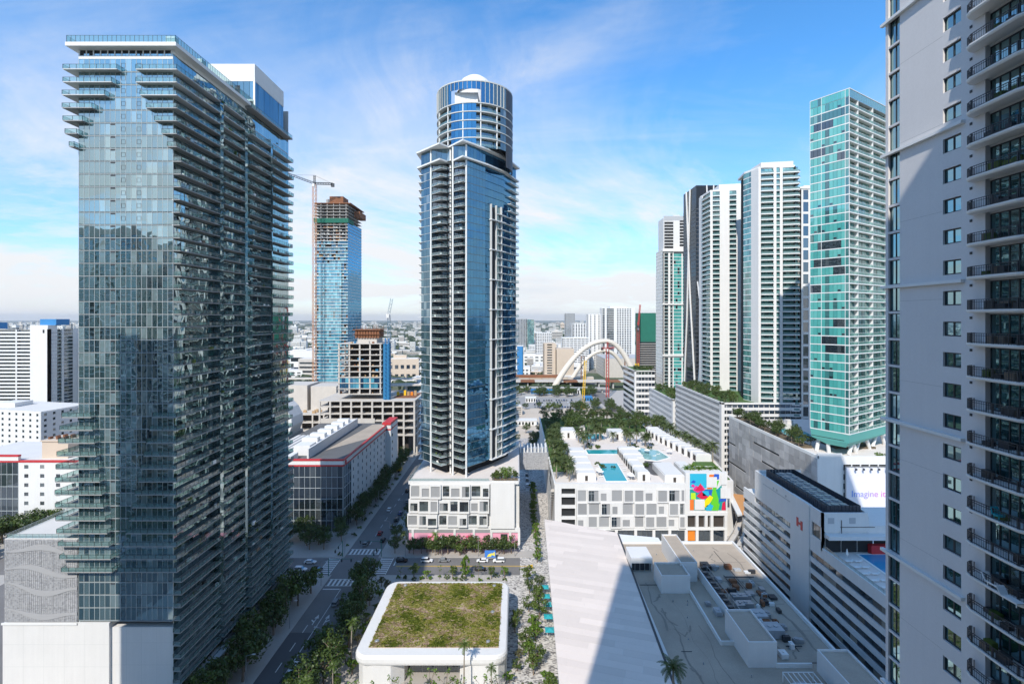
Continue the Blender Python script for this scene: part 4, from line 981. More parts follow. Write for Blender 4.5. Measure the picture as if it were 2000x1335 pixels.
for i in range(seg):
    f = Face(pts[i], pts[(i+1) % seg]); bb.fbox(f, 0, f.w, 204.2, 204.8, -.5, .15)
bb.out('crown_rim', SLABC, t.r)
t.mb('core').hexa([(cx+(rad-2.4)*math.cos(2*PI*i/24), cy_+(rad-2.4)*math.sin(2*PI*i/24)) for i in range(24)], 175, 194.8)
bb = MB(); bb.hexa([(cx+8*math.cos(2*PI*i/24), cy_+8*math.sin(2*PI*i/24)) for i in range(24)], 194.8, 208); bb.hexa(rect(cx-8, cy_-14.5, cx+2.5, cy_-6), 194.8, 200.6); bb.out('lift_house', WHITE, t.r)
bb = MB()
for (z0, r0), (z1, r1) in zip([(206, 8.8), (209.6, 8.2), (212.2, 6.4), (214.0, 3.8)], [(209.6, 8.2), (212.2, 6.4), (214.0, 3.8), (214.8, .05)]):
    for i in range(24):
        a0, a1 = 2*PI*i/24, 2*PI*(i+1)/24
        bb.poly([(cx+r0*math.cos(a0), cy_+r0*math.sin(a0), z0), (cx+r0*math.cos(a1), cy_+r0*math.sin(a1), z0), (cx+r1*math.cos(a1), cy_+r1*math.sin(a1), z1), (cx+r1*math.cos(a0), cy_+r1*math.sin(a0), z1)])
bb.out('dome', WHITE, t.r, smooth=True)
fu = MB(); q = random.Random(4)
for k in range(nf):
    for i in range(3):
        p = lerp(P0, P1, q.uniform(.6, .9)) if i else lerp(P2, P3, q.uniform(.4, .9)); z = zb+k*ph+.1; fu.box(p[0]+.3, p[1]+.8, z, p[0]+1.1, p[1]+1.5, z+q.uniform(.4, 1.1), q.randrange(4))
fu.out('balcony_furniture', [CANV, BARK, LEAFM, DARKM], t.r, stuff=True)
t.done(300, .0035, {'balcony_door': 150})

def grid_wall(t, f, z0, z1, rows, spec, W, band=.5):
    """white projecting frames round louvres and windows; spec per row: list of (s0, s1, kind, inset at top)"""
    pass
t = T('white_podium', 'white podium with staggered window frames and pink hoardings under the round crowned tower', 'podium', (-22, 218))
f = Face((-46.5, 218), (1.2, 218)); W = t.mb('wall', WHITE)
W.hexa(rect(-46, 219.2, 1.0, 290), 0, 28.6); t.mb('terrace', DECKT).hexa(rect(-45.6, 219.4, .6, 289), 28.6, 28.8)
W.fbox(f, 35.2, 45.4, 9.0, 28.4, -1.2, .9)
t.mb('side_glass', GDARK).fbox(Face((.9, 217.5), (.9, 240)), 0, 22, 9.5, 27, 0, .2)
ROWS = [(21.6, 27.6), (15.4, 21.2), (9.6, 15.0)]
for ri, (za, zc) in enumerate(ROWS):
    s = .4+(.6 if ri == 0 else -.6 if ri == 2 else 0); j = 0
    while s < 33.2:
        wd = [4.4, 4.2, 4.6, 3.9][(j+ri) % 4]; wd = min(wd, 34.8-s); pr = .35+.45*((j*7+ri*3) % 3)
        in0 = .45+.25*((j+ri) % 2); a0, a1 = s+in0, s+wd-.45; z_0 = za+.8; z_1 = zc-.7-(.9 if (j+ri) % 3 == 1 else 0)
        b = MB()
        b.fbox(f, s, a0, za, zc, -.9, pr); b.fbox(f, a1, s+wd-.03, za, zc, -.9, pr); b.fbox(f, a0, a1, za, z_0, -.9, pr); b.fbox(f, a0, a1, z_1, zc, -.9, pr); b.out('window_frame', WHITE, t.r)
        lv = (j*5+ri*2) % 4
        if lv == 0 or (ri == 0 and j in (1, 2, 4)): t.piece('louvre_panel', LOUV, f, a0, a1, z_0, z_1, pr-.5, pr-.3)
        else:
            mid = a0+(a1-a0)*(.45 if lv == 1 else .0)
            if lv == 1: t.piece('louvre_panel', LOUV, f, a0, mid, z_0, z_1, pr-.5, pr-.3)
            n = 2
            for q in range(n):
                p0 = mid+(a1-mid)*q/n; p1 = mid+(a1-mid)*(q+1)/n
                t.piece('window_pane', GGREY, f, p0+.06, p1-.06, z_0, z_0+(z_1-z_0)*.68, pr-.55, pr-.45); t.piece('window_pane', GGREY, f, p0+.06, p1-.06, z_0+(z_1-z_0)*.68+.1, z_1, pr-.55, pr-.45)
                t.mb('mullion', DARKM).fbox(f, p0-.04, p0+.06, z_0, z_1, pr-.6, pr-.4)
        s += wd; j += 1
W.fbox(f, 0, 35.2, 8.2, 9.6, -1, .1); W.fbox(f, .2, 47.2, 27.6, 28.9, -1, .05); W.fbox(f, 35.2, 47.7, 7.2, 9.0, -1, .3)
for s in (1.6, 11.4, 19.4, 27.6, 35.0, 43.0, 46.8): W.fbox(f, s, s+1.0, 0, 8.4, -1, .25)
for s0, s1 in ((.4, 1.6), (2.6, 11.4), (12.4, 19.4), (20.4, 27.6), (28.6, 35), (36, 43), (44, 46.8)):
    t.piece('pink_hoarding', PINK, f, s0, s1, 1.0, 6.8, -.3, -.1); t.piece('transom_panel', LOUV, f, s0, s1, 6.85, 8.2, -.3, -.12); t.mb('shop_base', GDARK).fbox(f, s0, s1, 0, 1.0, -.4, -.1)
b = t.mb('oval_sign', PINKD)
for s, z in ((26.0, 5.4), (9.6, 5.3)): b.hexa([f.p(s+1.2*math.cos(-a), .04+.0*a) if 0 else (f.p(s, .1)[0]+1.2*math.cos(2*PI*a/14), f.p(s, .1)[1]+.08*math.sin(2*PI*a/14)) for a in range(14)], z-.35, z+.35)
t.mb('dark_door', DARKM).fbox(f, 39.5, 42.4, 2.2, 6.4, -.1, -.02)
r = t.mb('terrace_railing', [RAIL, STEEL]); rail(r, [(-46, 240), (-46, 218.3), (-12, 218.3)], 28.9, post=1.6)
for i in range(7): t.mb('planter', SOIL).hexa(rect(-10+i*1.5, 218.6, -8.7+i*1.5, 220), 28.8, 29.6)
t.done()

# ------------------------------------------------------------------ white parking podium with the resort deck on top
t = T('resort_podium', 'broad white podium faced with grey louvre squares, carrying a pool deck of palms', 'podium', (55, 225))
W = t.mb('wall', WHITE); f = Face((16.5, 225), (92.5, 225))
DZ = 24.6
W.hexa([(16.5, 226.4), (74, 226.4), (98, 232), (103, 270), (100, 330), (88, 378), (16.5, 378)], 0, DZ)
t.mb('pool_terrace', DECKT).hexa([(16.9, 226.8), (74, 226.8), (97.5, 232.4), (102.5, 270), (99.5, 330), (87.5, 377.5), (16.9, 377.5)], DZ, DZ+.12)
# open parking decks at the corner
for i in range(4):
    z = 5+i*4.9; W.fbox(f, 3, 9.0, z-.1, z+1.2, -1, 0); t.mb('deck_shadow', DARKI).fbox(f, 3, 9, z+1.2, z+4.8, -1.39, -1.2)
W.fbox(f, 0, 3, 0, DZ+1, -1.4, .1); W.fbox(f, 9, 9.6, 0, DZ+1, -1.4, .1); W.fbox(f, 3, 9, 23.4, DZ+1, -1.4, .0); W.fbox(f, 9.6, 57.5, 23.2, DZ+1, -1.4, .25)
ROWS = [(17.4, 23.2), (11.6, 17.4), (6.2, 11.6)]
for ri, (za, zc) in enumerate(ROWS):
    s = 9.7 if ri != 1 else 9.7; j = 0
    while s < 56.6:
        wd = [4.6, 5.4, 4.9, 5.5, 4.7][(j+2*ri) % 5]; wd = min(wd, 57.4-s); pr = .3+.3*((j*5+ri) % 3)
        nar = (j+ri*3) % 4 == 2
        a0 = s+.5; a1 = s+wd-(.55 if not nar else 1.9); z_0 = za+.55+(.0 if not nar else .2); z_1 = zc-.45-(1.3 if nar else 0)
        b = MB(); b.fbox(f, s, a0, za, zc, -1.2, pr); b.fbox(f, a1, s+wd-.04, za, zc, -1.2, pr); b.fbox(f, a0, a1, za, z_0, -1.2, pr); b.fbox(f, a0, a1, z_1, zc, -1.2, pr); b.out('louvre_frame', WHITE, t.r)
        if (j*3+ri*4) % 7 == 3:
            m_ = (a0+a1)/2+.3; t.piece('window_pane', GDARK, f, a0, m_-.05, z_0, z_1, pr-.6, pr-.5); t.piece('louvre_panel', LOUV, f, m_, a1, z_0, z_1, pr-.55, pr-.4)
            t.mb('mullion', MULLW).fbox(f, (a0+m_)/2-.04, (a0+m_)/2+.04, z_0, z_1, pr-.5, pr-.4); t.mb('mullion').fbox(f, a0, m_, z_0+(z_1-z_0)*.7, z_0+(z_1-z_0)*.7+.08, pr-.5, pr-.41)
        else: t.piece('louvre_panel', LOUV, f, a0, a1, z_0, z_1, pr-.4, pr-.2)
        s += wd; j += 1
t.mb('base_beam', TRIMW).fbox(f, 9.6, 75.8, 5.2, 6.2, -1.2, .2)
for s in (9.7, 18, 26.5, 35, 43, 50, 57.2, 62, 68.5, 74.6): W.fbox(f, s, s+1.2, 0, 12 if s > 57 else 5.3, -1.2, .15)
for a, c in zip((10.9, 19.2, 27.7, 36.2, 44.2, 51.2, 58.4, 63.2, 69.7), (18, 26.5, 35, 43, 50, 57.2, 62, 68.5, 74.6)):
    n = max(1, round((c-a)/2.4)); pw = (c-a)/n
    for q in range(n): t.piece('shop_window', GDARK, f, a+q*pw+.05, a+(q+1)*pw-.05, .3, 5.1, -.9, -.8)
# open upper frame and mural wall
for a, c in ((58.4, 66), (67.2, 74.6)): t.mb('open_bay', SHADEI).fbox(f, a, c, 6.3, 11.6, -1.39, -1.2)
W.fbox(f, 66, 67.2, 6.2, 12, -1.3, .15); W.fbox(f, 57.5, 76, 11.6, 13, -1.3, .2); W.fbox(f, 57.5, 59, 13, 30.4, -1.4, .15)
W.fbox(f, 59, 75.9, 13, 30.4, -1.4, 0); W.hexa(rect(75.5, 226.4, 92.3, 240), 13, 29)
t.mb('orange_panel', ORANGE).fbox(f, 58.6, 61.8, .4, 5.0, -.7, -.5)
mc = [('mural_sky', (.02, .42, .60)), ('mural_green', (.12, .55, .02)), ('mural_red', (.65, .01, .06)), ('mural_yellow', (.88, .68, .0)), ('mural_blue', (.02, .10, .50)), ('mural_pink', (.72, .03, .25)), ('mural_orange', (.80, .18, .02)), ('mural_teal', (.0, .30, .28)), ('mural_lime', (.45, .72, .02))]
mc = [flat(*q) for q in mc]
S0, Z0 = 59.4, 13.6
def mur(i, pts, lvl):
    b = MB(); n = len(pts); o = [f.p(S0+x*1.02, .04+.03*lvl) for x, z in pts]; v = [(o[k][0], o[k][1], Z0+pts[k][1]) for k in range(n)]
    b.poly(v); b.out('mural_patch', mc[i], t.r)
mur(7, [(0, .3), (15.6, .3), (15.6, 9.6), (0, 9.6)], .3)
mur(0, [(0, 10), (7.2, 10), (7.2, 16.4), (0, 16.4)], 1); mur(4, [(.3, 12.6), (1.6, 13.6), (2.6, 12.9), (1.8, 12.1)], 2); mur(5, [(.4, 11), (1.6, 10.2), (2.2, 11.2), (1.2, 11.8)], 2)
mur(5, [(1.2, 9.2), (3.4, 8.0), (6.6, 9.4), (5.2, 11.4), (3.6, 10.6), (2.6, 11.2)], 3); mur(2, [(2.2, 9.0), (6, 8.8), (4.6, 12.2)], 4); mur(6, [(7.4, 9.6), (9.6, 9.6), (9.4, 13.2), (11.4, 14.2), (11.4, 16), (8.4, 16)], 1)
mur(4, [(9.6, 13.4), (12.6, 14), (12.6, 16.2), (10.6, 16.3)], 2); mur(7, [(0, 4.6), (4.6, 4.8), (5.4, 9.0), (0, 8.4)], 1); mur(8, [(.4, 5.2), (2.6, 5), (2.4, 8), (.4, 8)], 2); mur(4, [(3.2, 6.0), (9.4, 5.4), (10.4, 9.2), (4.2, 9.4)], 2)
mur(2, [(2.8, 6.6), (5.4, 5.0), (8.2, 6.0), (5.0, 8.6)], 3); mur(0, [(5.6, 6.6), (8.4, 6.8), (8.0, 8.8), (5.4, 8.8)], 3); mur(1, [(8.8, .2), (11.8, .3), (12.4, 5.0), (11.2, 9.2), (12.6, 13.4), (10.6, 13.2), (9.4, 7.6)], 4)
mur(3, [(5.6, 2.0), (7.0, 1.6), (8.8, 3.8), (10.0, 6.0), (8.6, 7.0), (6.6, 5.0)], 5); mur(0, [(7.0, .2), (11.2, .2), (10.4, 2.2), (8.6, 3.2), (7, 2.4)], 5); mur(1, [(9.2, .3), (12.2, .3), (12.8, 3.2), (11, 4.4)], 6)
mur(2, [(13.6, .4), (15.4, .4), (15.2, 4.4), (14, 3.6)], 4); mur(6, [(0, .4), (1.7, .4), (1.7, 5.0), (0, 5)], 2); mur(7, [(12.2, 6.2), (14.2, 6), (13.6, 11.4), (11.6, 9.4)], 3); mur(4, [(12.4, 4.2), (15.6, 4.4), (15.6, 5.4), (12.6, 5.4)], 5)
mb_ = MB()
for x, z in ((7.4, 10.4), (13.6, 11.6), (2.0, .6), (13.4, 5.6)):
    v = [(*f.p(S0+x+a, .3), Z0+z+c) for a, c in ((0, 0), (4.4 if x != 13.6 else 2.4, 0), (4.4 if x != 13.6 else 2.4, 4.6), (0, 4.6))]; mb_.poly(v)
mb_.out('white_patch', WHITE, t.r, stuff=True)
# stair tower on the alley side
fa = Face((16.5, 262), (16.5, 225))
for i in range(13): t.piece('stair_flight', CONCP, fa, 16+i*1.5, 17.6+i*1.5, 2+(i*1.62), 2.9+(i*1.62), .05, 1.6)
for i in range(7): t.mb('stair_post', STEEL).fbox(fa, 17+i*3, 17.15+i*3, 0, 24, 1.5, 1.65)
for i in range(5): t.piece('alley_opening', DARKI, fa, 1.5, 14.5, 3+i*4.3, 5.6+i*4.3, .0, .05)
t.mb('edge_parapet', TRIMW).hexa(rect(16.3, 226, 16.9, 377.5), DZ, DZ+1.1)
# pools
for q, mat in (([(40.2, 231), (49.6, 231), (50.4, 259), (41, 259)], WATER), ([(38.5, 277), (57, 277), (56, 285.5), (38.5, 285.5)], WATER), ([(42.5, 311), (53, 311), (53.6, 325), (43, 325)], WATER), ([(64, 268), (72, 264), (80, 270), (78, 284), (68, 291), (62, 284)], WATERP)):
    cxq = sum(p[0] for p in q)/len(q); cyq = sum(p[1] for p in q)/len(q)
    b = MB(); b.hexa([(cxq+(x-cxq)*1.12, cyq+(y-cyq)*1.05) for x, y in q], DZ+.12, DZ+.3); o = b.out('pool_edge', CANV, t.r); b = MB(); b.hexa(q, DZ+.3, DZ+.36); b.out('pool_water', mat, o, world=False)
t.mb('driveway', ASPHD).hexa([(58, 252), (64, 240), (74, 236), (74, 262), (66, 264)], DZ+.12, DZ+.16)
b = t.mb('lawn', LAWN); b.hexa([(76, 232), (97, 233), (100, 262), (90, 262)], DZ+.12, DZ+.3); b.hexa(rect(17.2, 245, 24, 376), DZ+.12, DZ+.4); b.hexa(rect(26, 332, 86, 376), DZ+.12, DZ+.4)
# cabanas: rows of white cubes with dark openings
def cabana(x0, y0, x1, y1, h, side):
    b = MB(); b.hexa(rect(x0, y0, x1, y1), DZ+.1, DZ+h); b.hexa(rect(x0+.4, y0+.4, x1-.4, y1-.4), DZ+h, DZ+h+.35); o = b.out('cabana', WHITE, t.r)
    b = MB()
    if side == 'e': b.hexa(rect(x1, y0+.8, x1+.06, y1-.8), DZ+.3, DZ+h-.7)
    elif side == 'w': b.hexa(rect(x0-.06, y0+.8, x0, y1-.8), DZ+.3, DZ+h-.7)
    else: b.hexa(rect((x0+x1)/2-.6, y0-.06, (x0+x1)/2+.6, y0), DZ+.3, DZ+h-.8)
    b.out('cabana_opening', SHADEI, o, world=False)
for i in range(9):
    y = 231+i*5.3; cabana(27, y, 35.6, y+4.9, 3.4+.5*(i % 2), 'e' if i else 's')
    if i < 9: cabana(54.4, y, 60+ (4 if i > 4 else 0), y+4.9, 3.4+.5*((i+1) % 2), 'w' if i else 's')
cabana(66, 229, 75, 250, 3.2, 's'); cabana(76.5, 240, 82, 250, 3.6, 's')
for i in range(11):
    u = i/10; x = 95-9*math.sin(u*PI/2)**1.3; y = 262+u*62; cabana(x-3.4, y, x+4.4, y+5.2, 3.8, 'w')
cabana(27, 314, 36, 326, 4.2, 's'); cabana(56, 310, 65.5, 322, 4.2, 's'); cabana(40, 332, 44, 356, 3.6, 's')
t.done(300)
for i in range(26):
    x, y = (R.choice([38.6, 51.8])+R.uniform(-.4, .4), 232+R.random()*26) if i < 12 else (R.uniform(64, 84), R.uniform(266, 300))
    b = MB(); z = DZ+.12
    if i % 3 == 2:
        b.tube((x, y, z), (x, y, z+2.4), .06, .06, 6); b.tube((x, y, z+2.1), (x, y, z+2.9), 1.7, .05, 8)
        solo('parasol', b, CANV, 'open white parasol on the resort pool deck', 'parasol', 'parasols on the resort deck')
    else:
        b.box(x-.9, y-.35, z+.3, x+.9, y+.35, z+.45); b.hexa([(x+.5, y-.35), (x+.6, y-.35), (x+.6, y+.35), (x+.5, y+.35)], z+.45, z+.9, 0, [(x+.9, y-.35), (x+1, y-.35), (x+1, y+.35), (x+.9, y+.35)])
        for dx in (-.8, .8):
            for dy in (-.3, .3): b.box(x+dx-.04, y+dy-.04, z, x+dx+.04, y+dy+.04, z+.3)
        solo('sun_lounger', b, CANV, 'white sun lounger on the resort pool deck', 'sun lounger', 'loungers on the resort deck')
# bridge between the two podiums
t = T('foot_bridge', 'grey enclosed foot bridge with a wavy relief spanning the alley between the white podiums', 'foot bridge', (9, 270))
f = Face((1.2, 268), (16.4, 268)); t.mb('wall', GREYP).hexa(rect(1.1, 268.1, 16.4, 280), 19, 28)
for j in range(4): t.piece('cladding_panel', PERF, f, j*3.8+.03, j*3.8+3.77, 19.1, 27.9, -.1, .1)
b = t.mb('wave_relief', [flat('light_wave', (.5, .5, .5))])
for zz in (21, 24, 26):
    for i in range(20):
        s = i*.76; z0, z1 = zz+.5*math.sin(i*.7+zz), zz+.5*math.sin((i+1)*.7+zz); b.poly([(*f.p(s, .16), z0-.25), (*f.p(s+.76, .16), z1-.25), (*f.p(s+.76, .16), z1+.25), (*f.p(s, .16), z0+.25)])
for i in range(8): t.mb('roof_pergola', TRIMW).hexa(rect(1.5+i*1.9, 268, 2.1+i*1.9, 279), 28, 30.2)
t.done()
# ------------------------------------------------------------------ billboard podium, grey screened garage, green glass tower
t = T('garage_podium', 'long podium with a weathered grey screen, white end wall and a pool garden on top', 'parking garage', (115, 235))
f = Face((115, 278), (115, 196)); fs = Face((115, 196), (170, 196))
GZ = 45.6
t.mb('core', CONC).hexa(rect(115.6, 196.6, 190, 278), 0, 43.4)
SCR = paint('weathered_screen', (.42, .415, .41), .7, .42, .12, fine=.3, isl=.22)
for i in range(12):
    z = 3+i*3.45
    for j in range(20):
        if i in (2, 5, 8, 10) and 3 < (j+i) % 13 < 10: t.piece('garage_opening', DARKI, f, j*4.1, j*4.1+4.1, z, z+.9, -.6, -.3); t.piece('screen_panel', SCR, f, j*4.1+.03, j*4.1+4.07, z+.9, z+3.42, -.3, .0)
        else: t.piece('screen_panel', SCR, f, j*4.1+.03, j*4.1+4.07, z+.03, z+3.42, -.3, R.uniform(0, .12))
t.mb('coping', TRIMW).fbox(f, 0, 82, 44.4, GZ, -.5, .1)
t.mb('wall', WHITE).fbox(fs, 0, 9.5, 0, 46.4, -.6, 0); t.mb('wall').fbox(fs, 9.5, 62, 42.2, 45.4, -.6, 0); t.mb('wall').fbox(fs, 9.5, 62, 0, 17, -.6, 0)
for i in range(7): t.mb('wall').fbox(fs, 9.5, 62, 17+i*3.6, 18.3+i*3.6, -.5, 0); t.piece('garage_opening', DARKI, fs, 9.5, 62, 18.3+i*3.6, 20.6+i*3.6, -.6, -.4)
for i in range(16): t.mb('wall').fbox(fs, 9.5+i*3.4, 9.9+i*3.4, 17, 42.2, -.3, .02)
t.mb('roof', DECKT).hexa(rect(115.6, 196.6, 190, 277.5), 43.4, 43.6)
t.mb('garden_bed', SOIL).hexa(rect(115.8, 215, 124, 277), 43.6, 44.6); t.mb('garden_bed').hexa(rect(133, 214, 150, 226), 43.6, 44.4)
q = [(125, 232), (131, 229), (137, 234), (138, 246), (131, 252), (125, 246)]
t.mb('pool_edge', CANV).hexa(sc2(q, 131, 240, 1.1), 43.6, 43.8); t.mb('pool_water', WATER).hexa(q, 43.8, 43.9)
b = t.mb('rock_fall', ROOFL); b.hexa(rect(131.5, 251, 137, 254), 43.6, 46.4); b.hexa(rect(133, 252, 136, 255), 46.4, 48)
t.done(300)
t = T('billboard', 'huge pale billboard reading Imagine it on the wall below the green glass tower', 'billboard', (138, 195))
fb = Face((125.4, 195.5), (172, 195.5))
b = MB(); b.fbox(fb, 0, 46, 20.2, 41.4, .1, .4); b.out('sheet', flat('billboard_print', (.70, .70, .76)), t.r)
b = MB(); b.fbox(fb, -.3, 46.3, 41.4, 41.7, .0, .5); b.fbox(fb, -.3, 46.3, 19.9, 20.2, .0, .5); b.fbox(fb, -.3, 0, 20.2, 41.4, 0, .5); b.out('frame', STEEL, t.r)
for i in range(9):
    b = MB(); s = 3+i*2.9; x, y = fb.p(s, .4); b.tube((x, y, 41.6), (x, y-1.2, 41.3), .06, .06, 5); b.box(x-.3, y-1.5, 40.6, x+.3, y-1.0, 41.3); b.out('floodlight', DARKM, t.r)
m, n, l = newmat('gradient_print'); tcn = n.new('ShaderNodeTexCoord'); sp = n.new('ShaderNodeSeparateXYZ'); l.new(tcn.outputs['Generated'], sp.inputs[0]); cr = n.new('ShaderNodeValToRGB'); e = cr.color_ramp.elements; e.new(.5)
for q, (p, c) in zip(e, ((0, (.10, .28, .75)), (.55, (.36, .22, .62)), (1, (.72, .14, .50)))): q.position = p; q.color = (*c, 1)
l.new(sp.outputs[0], cr.inputs[0]); p = n.new('ShaderNodeBsdfPrincipled'); l.new(cr.outputs[0], p.inputs['Base Color']); o = n.new('ShaderNodeOutputMaterial'); l.new(p.outputs[0], o.inputs[0])
cu = bpy.data.curves.new('lettering', 'FONT'); cu.body = 'Imagine it'; cu.size = 3.35; cu.extrude = .02; cu.materials.append(m); ct = bpy.data.objects.new('lettering_curve', cu); link(ct); me = bpy.data.meshes.new_from_object(ct); bpy.data.objects.remove(ct)
o = link(bpy.data.objects.new('lettering', me)); x, y = fb.p(1.9, .46); o.location = (x, y, 30.2); o.rotation_euler = (PI/2, 0, 0); adopt(o, t.r)
b = MB(); b.fbox(fb, 4.6, 5.6, 22.2, 22.6, .41, .44); b.fbox(fb, 6, 8.6, 22.25, 22.5, .41, .44); b.out('small_print', flat('faint_red_print', (.7, .35, .4)), t.r, stuff=True)
# rotated green glass tower
c0 = (129.2, 199.0); dA = (-.545, .839); dB = (.839, .545)
cL = (c0[0]+dA[0]*15, c0[1]+dA[1]*15); cR = (c0[0]+dB[0]*44, c0[1]+dB[1]*44)
t = T('green_glass_tower', 'slim bright green glass tower on white angled legs above the billboard', 'tower', c0)
fL = Face(cL, c0); fR = Face(c0, cR); zb, zt, nfl = 53.0, 184.5, 38; ph = (zt-zb)/nfl
for i in range(nfl):
    z = zb+i*ph
    t.piece('floor_band', TRIMW, fL, 0, 15, z-.16, z+.2, -.3, .06)
    r1 = R.random(); d0 = R.randrange(10); d1 = d0+R.randrange(3, 8)
    for j in range(10):
        mat = GTEAL
        if 4 <= j and j < 5 and R.random() < .9: mat = GTEALD
        if (r1 < .27 and d0 <= j < d1): mat = GDARK
        elif r1 > .93: mat = GTEALD
        if j == 9: mat = GTEALD
        t.piece('window_pane', mat, fL, j*1.5+.05, j*1.5+1.45, z+.24, z+ph-.2, -.12, 0)
        if mat is GTEAL and R.random() < .10: t.piece('awning_window', GDARK, fL, j*1.5+.2, j*1.5+1.3, z+.4, z+1.2, .0, .05)
    for s0, s1 in ((.4, 7.2), (7.6, 13.6), (14, 20), (20.4, 27), (27.4, 34), (34.4, 44)):
        n = 3; pw = (s1-s0)/n
        for j in range(n): t.piece('balcony_door', GTEALD, fR, s0+j*pw+.05, s0+(j+1)*pw-.05, z+.15, z+ph-.3, -1.65, -1.55)
        t.piece('balcony_railing', RAILG, fR, s0, s1, z+.15, z+1.2, -.08, -.02)
    b = MB(); b.fbox(fR, -.05, 44, z-.22, z+.14, -1.7, .02); b.fbox(fR, -.05, 44, z+1.2, z+1.27, -.1, .0); b.out('balcony_slab', SLABW, t.r)
for s in (7.2, 20, 34): t.mb('party_wall', SLABW).fbox(fR, s, s+.35, zb, zt, -1.6, -.12)
for s in (0, 4.45, 13.4, 14.82): t.mb('mullion', TRIMW).fbox(fL, s, s+.14, zb, zt+3, -.2, .09)
t.mb('core', DARKI).hexa([fR.p(.3, -2.0), fR.p(43.6, -2.0), fR.p(43.6, -14.6), fR.p(.3, -14.6)], 50, zt)
t.mb('roof', GREYP).hexa([fR.p(.1, -.2), fR.p(43.6, -.2), fR.p(43.6, -14.8), fR.p(.1, -14.8)], zt-.3, zt)
for j in range(10): t.piece('parapet_glass', GTEAL, fL, j*1.5+.05, j*1.5+1.45, zt, zt+3, -.1, 0)
for j in range(22): t.piece('parapet_glass', RAILG, fR, j*2+.04, j*2+1.96, zt, zt+2.8, -.1, 0)
for fq, ln in ((fL, 15), (fR, 44)): t.mb('parapet_cap', TRIMW).fbox(fq, 0, ln, zt+2.9, zt+3.15, -.25, .08)
b = t.mb('skirt', flat('green_panel', (.10, .36, .32)))
b.hexa([fR.p(.4, -.4), fR.p(43.6, -.4), fR.p(43.6, -14.6), fR.p(.4, -14.6)], 49.4, 52.8, 0, [fR.p(0, 0), fR.p(44, 0), fR.p(44, -15), fR.p(0, -15)])
b.hexa([fR.p(1.2, -2), fR.p(5, -2), fR.p(5, -9), fR.p(1.2, -9)], 47.4, 49.4, 0, [fR.p(.4, -.4), fR.p(40, -.4), fR.p(40, -14.6), fR.p(.4, -14.6)])
for s, tt, ds in ((6, -3, 4), (12, -3, -3.2), (14, -4, 5), (24, -3, -4), (26, -3, 5), (38, -3, -4), (1.5, -13.2, 2.6), (3, -9, -1.4)):
    b = MB(); a0 = fR.p(s, tt); a1 = fR.p(s+ds, tt); b.tube((*a0, 43.5), (*a1, 50), .75, .75, 8); b.out('angled_leg', WHITE, t.r)
t.done(300, .002)

# ------------------------------------------------------------------ bayfront garages and towers further up
def rows_garage(name, label, x0, y0, x1, y1, h, mats, rows, louv=True, roof=LAWN):
    t = T(name, label, 'parking garage', (x0, y0)); f = Face((x0, y1), (x0, y0)); g = Face((x0, y0), (x1, y0))
    t.mb('wall', WHITE).hexa(rect(x0+.5, y0+.5, x1, y1), 0, h-.6); p = h/rows
    for i in range(rows):
        z = i*p
        t.piece('spandrel', WHITE, f, 0, f.w, z, z+p*.42, -.5, 0); t.piece('spandrel', WHITE, g, 0, g.w, z, z+p*.45, -.5, 0)
        n = max(2, int(f.w/4)); pw = f.w/n
        for j in range(n): t.piece('louvre_panel', mats[0], f, j*pw+.1, (j+1)*pw-.1, z+p*.42, z+p, -.4, -.15 if louv else -.3)
        n = max(2, int(g.w/3)); pw = g.w/n
        for j in range(n): t.piece('window', mats[1], g, j*pw+.2, (j+1)*pw-.2, z+p*.45, z+p, -.4, -.2)
    t.mb('wall').hexa(rect(x0-.1, y0-.1, x0+1.6, y0+3), 0, h+.9); t.mb('wall').fbox(f, 0, f.w, h-.2, h+1.0, -.5, .1); t.mb('wall').fbox(g, 0, g.w, h-.2, h+.8, -.5, .1)
    t.mb('roof', roof).hexa(rect(x0+.5, y0+.5, x1, y1), h-.6, h-.3); t.done(220); return t
rows_garage('louvred_garage', 'white garage with grey chequered screen and roof garden across from the resort podium', 115, 288, 160, 372, 50, (LOUV, GDARK), 14)
rows_garage('striped_garage', 'lower white garage with slanting louvre stripes beyond the chequered one', 115, 378, 150, 446, 37.5, (GREYP, GDARK), 9)
rows_garage('stepped_garage', 'white garage with dark window blocks and a planted ledge near the arch bridge', 116, 505, 136, 560, 46, (GDARK, GDARK), 8, False)
WM = dict(wall=WHITE, glass=GMED, slab=SLABW, rail=RAIL)
def tower(name, label, loc, faces, z0, z1, pitch, M, core, lim=90, roof=None, tilt=.002):
    t = T(name, label, 'tower', loc)
    for f, cols in faces: facade(t, f, z0, z1, pitch, cols, M)
    t.mb('core', M.get('coremat', DARKI)).hexa(core, 0, z1-.5)
    t.mb('roof_slab', M['slab']).hexa(inset(core, -2.2), z1, z1+1.2)
    if roof:
        for (q, a, c, m) in roof: t.mb('penthouse', m).hexa(q, a, c)
    return t
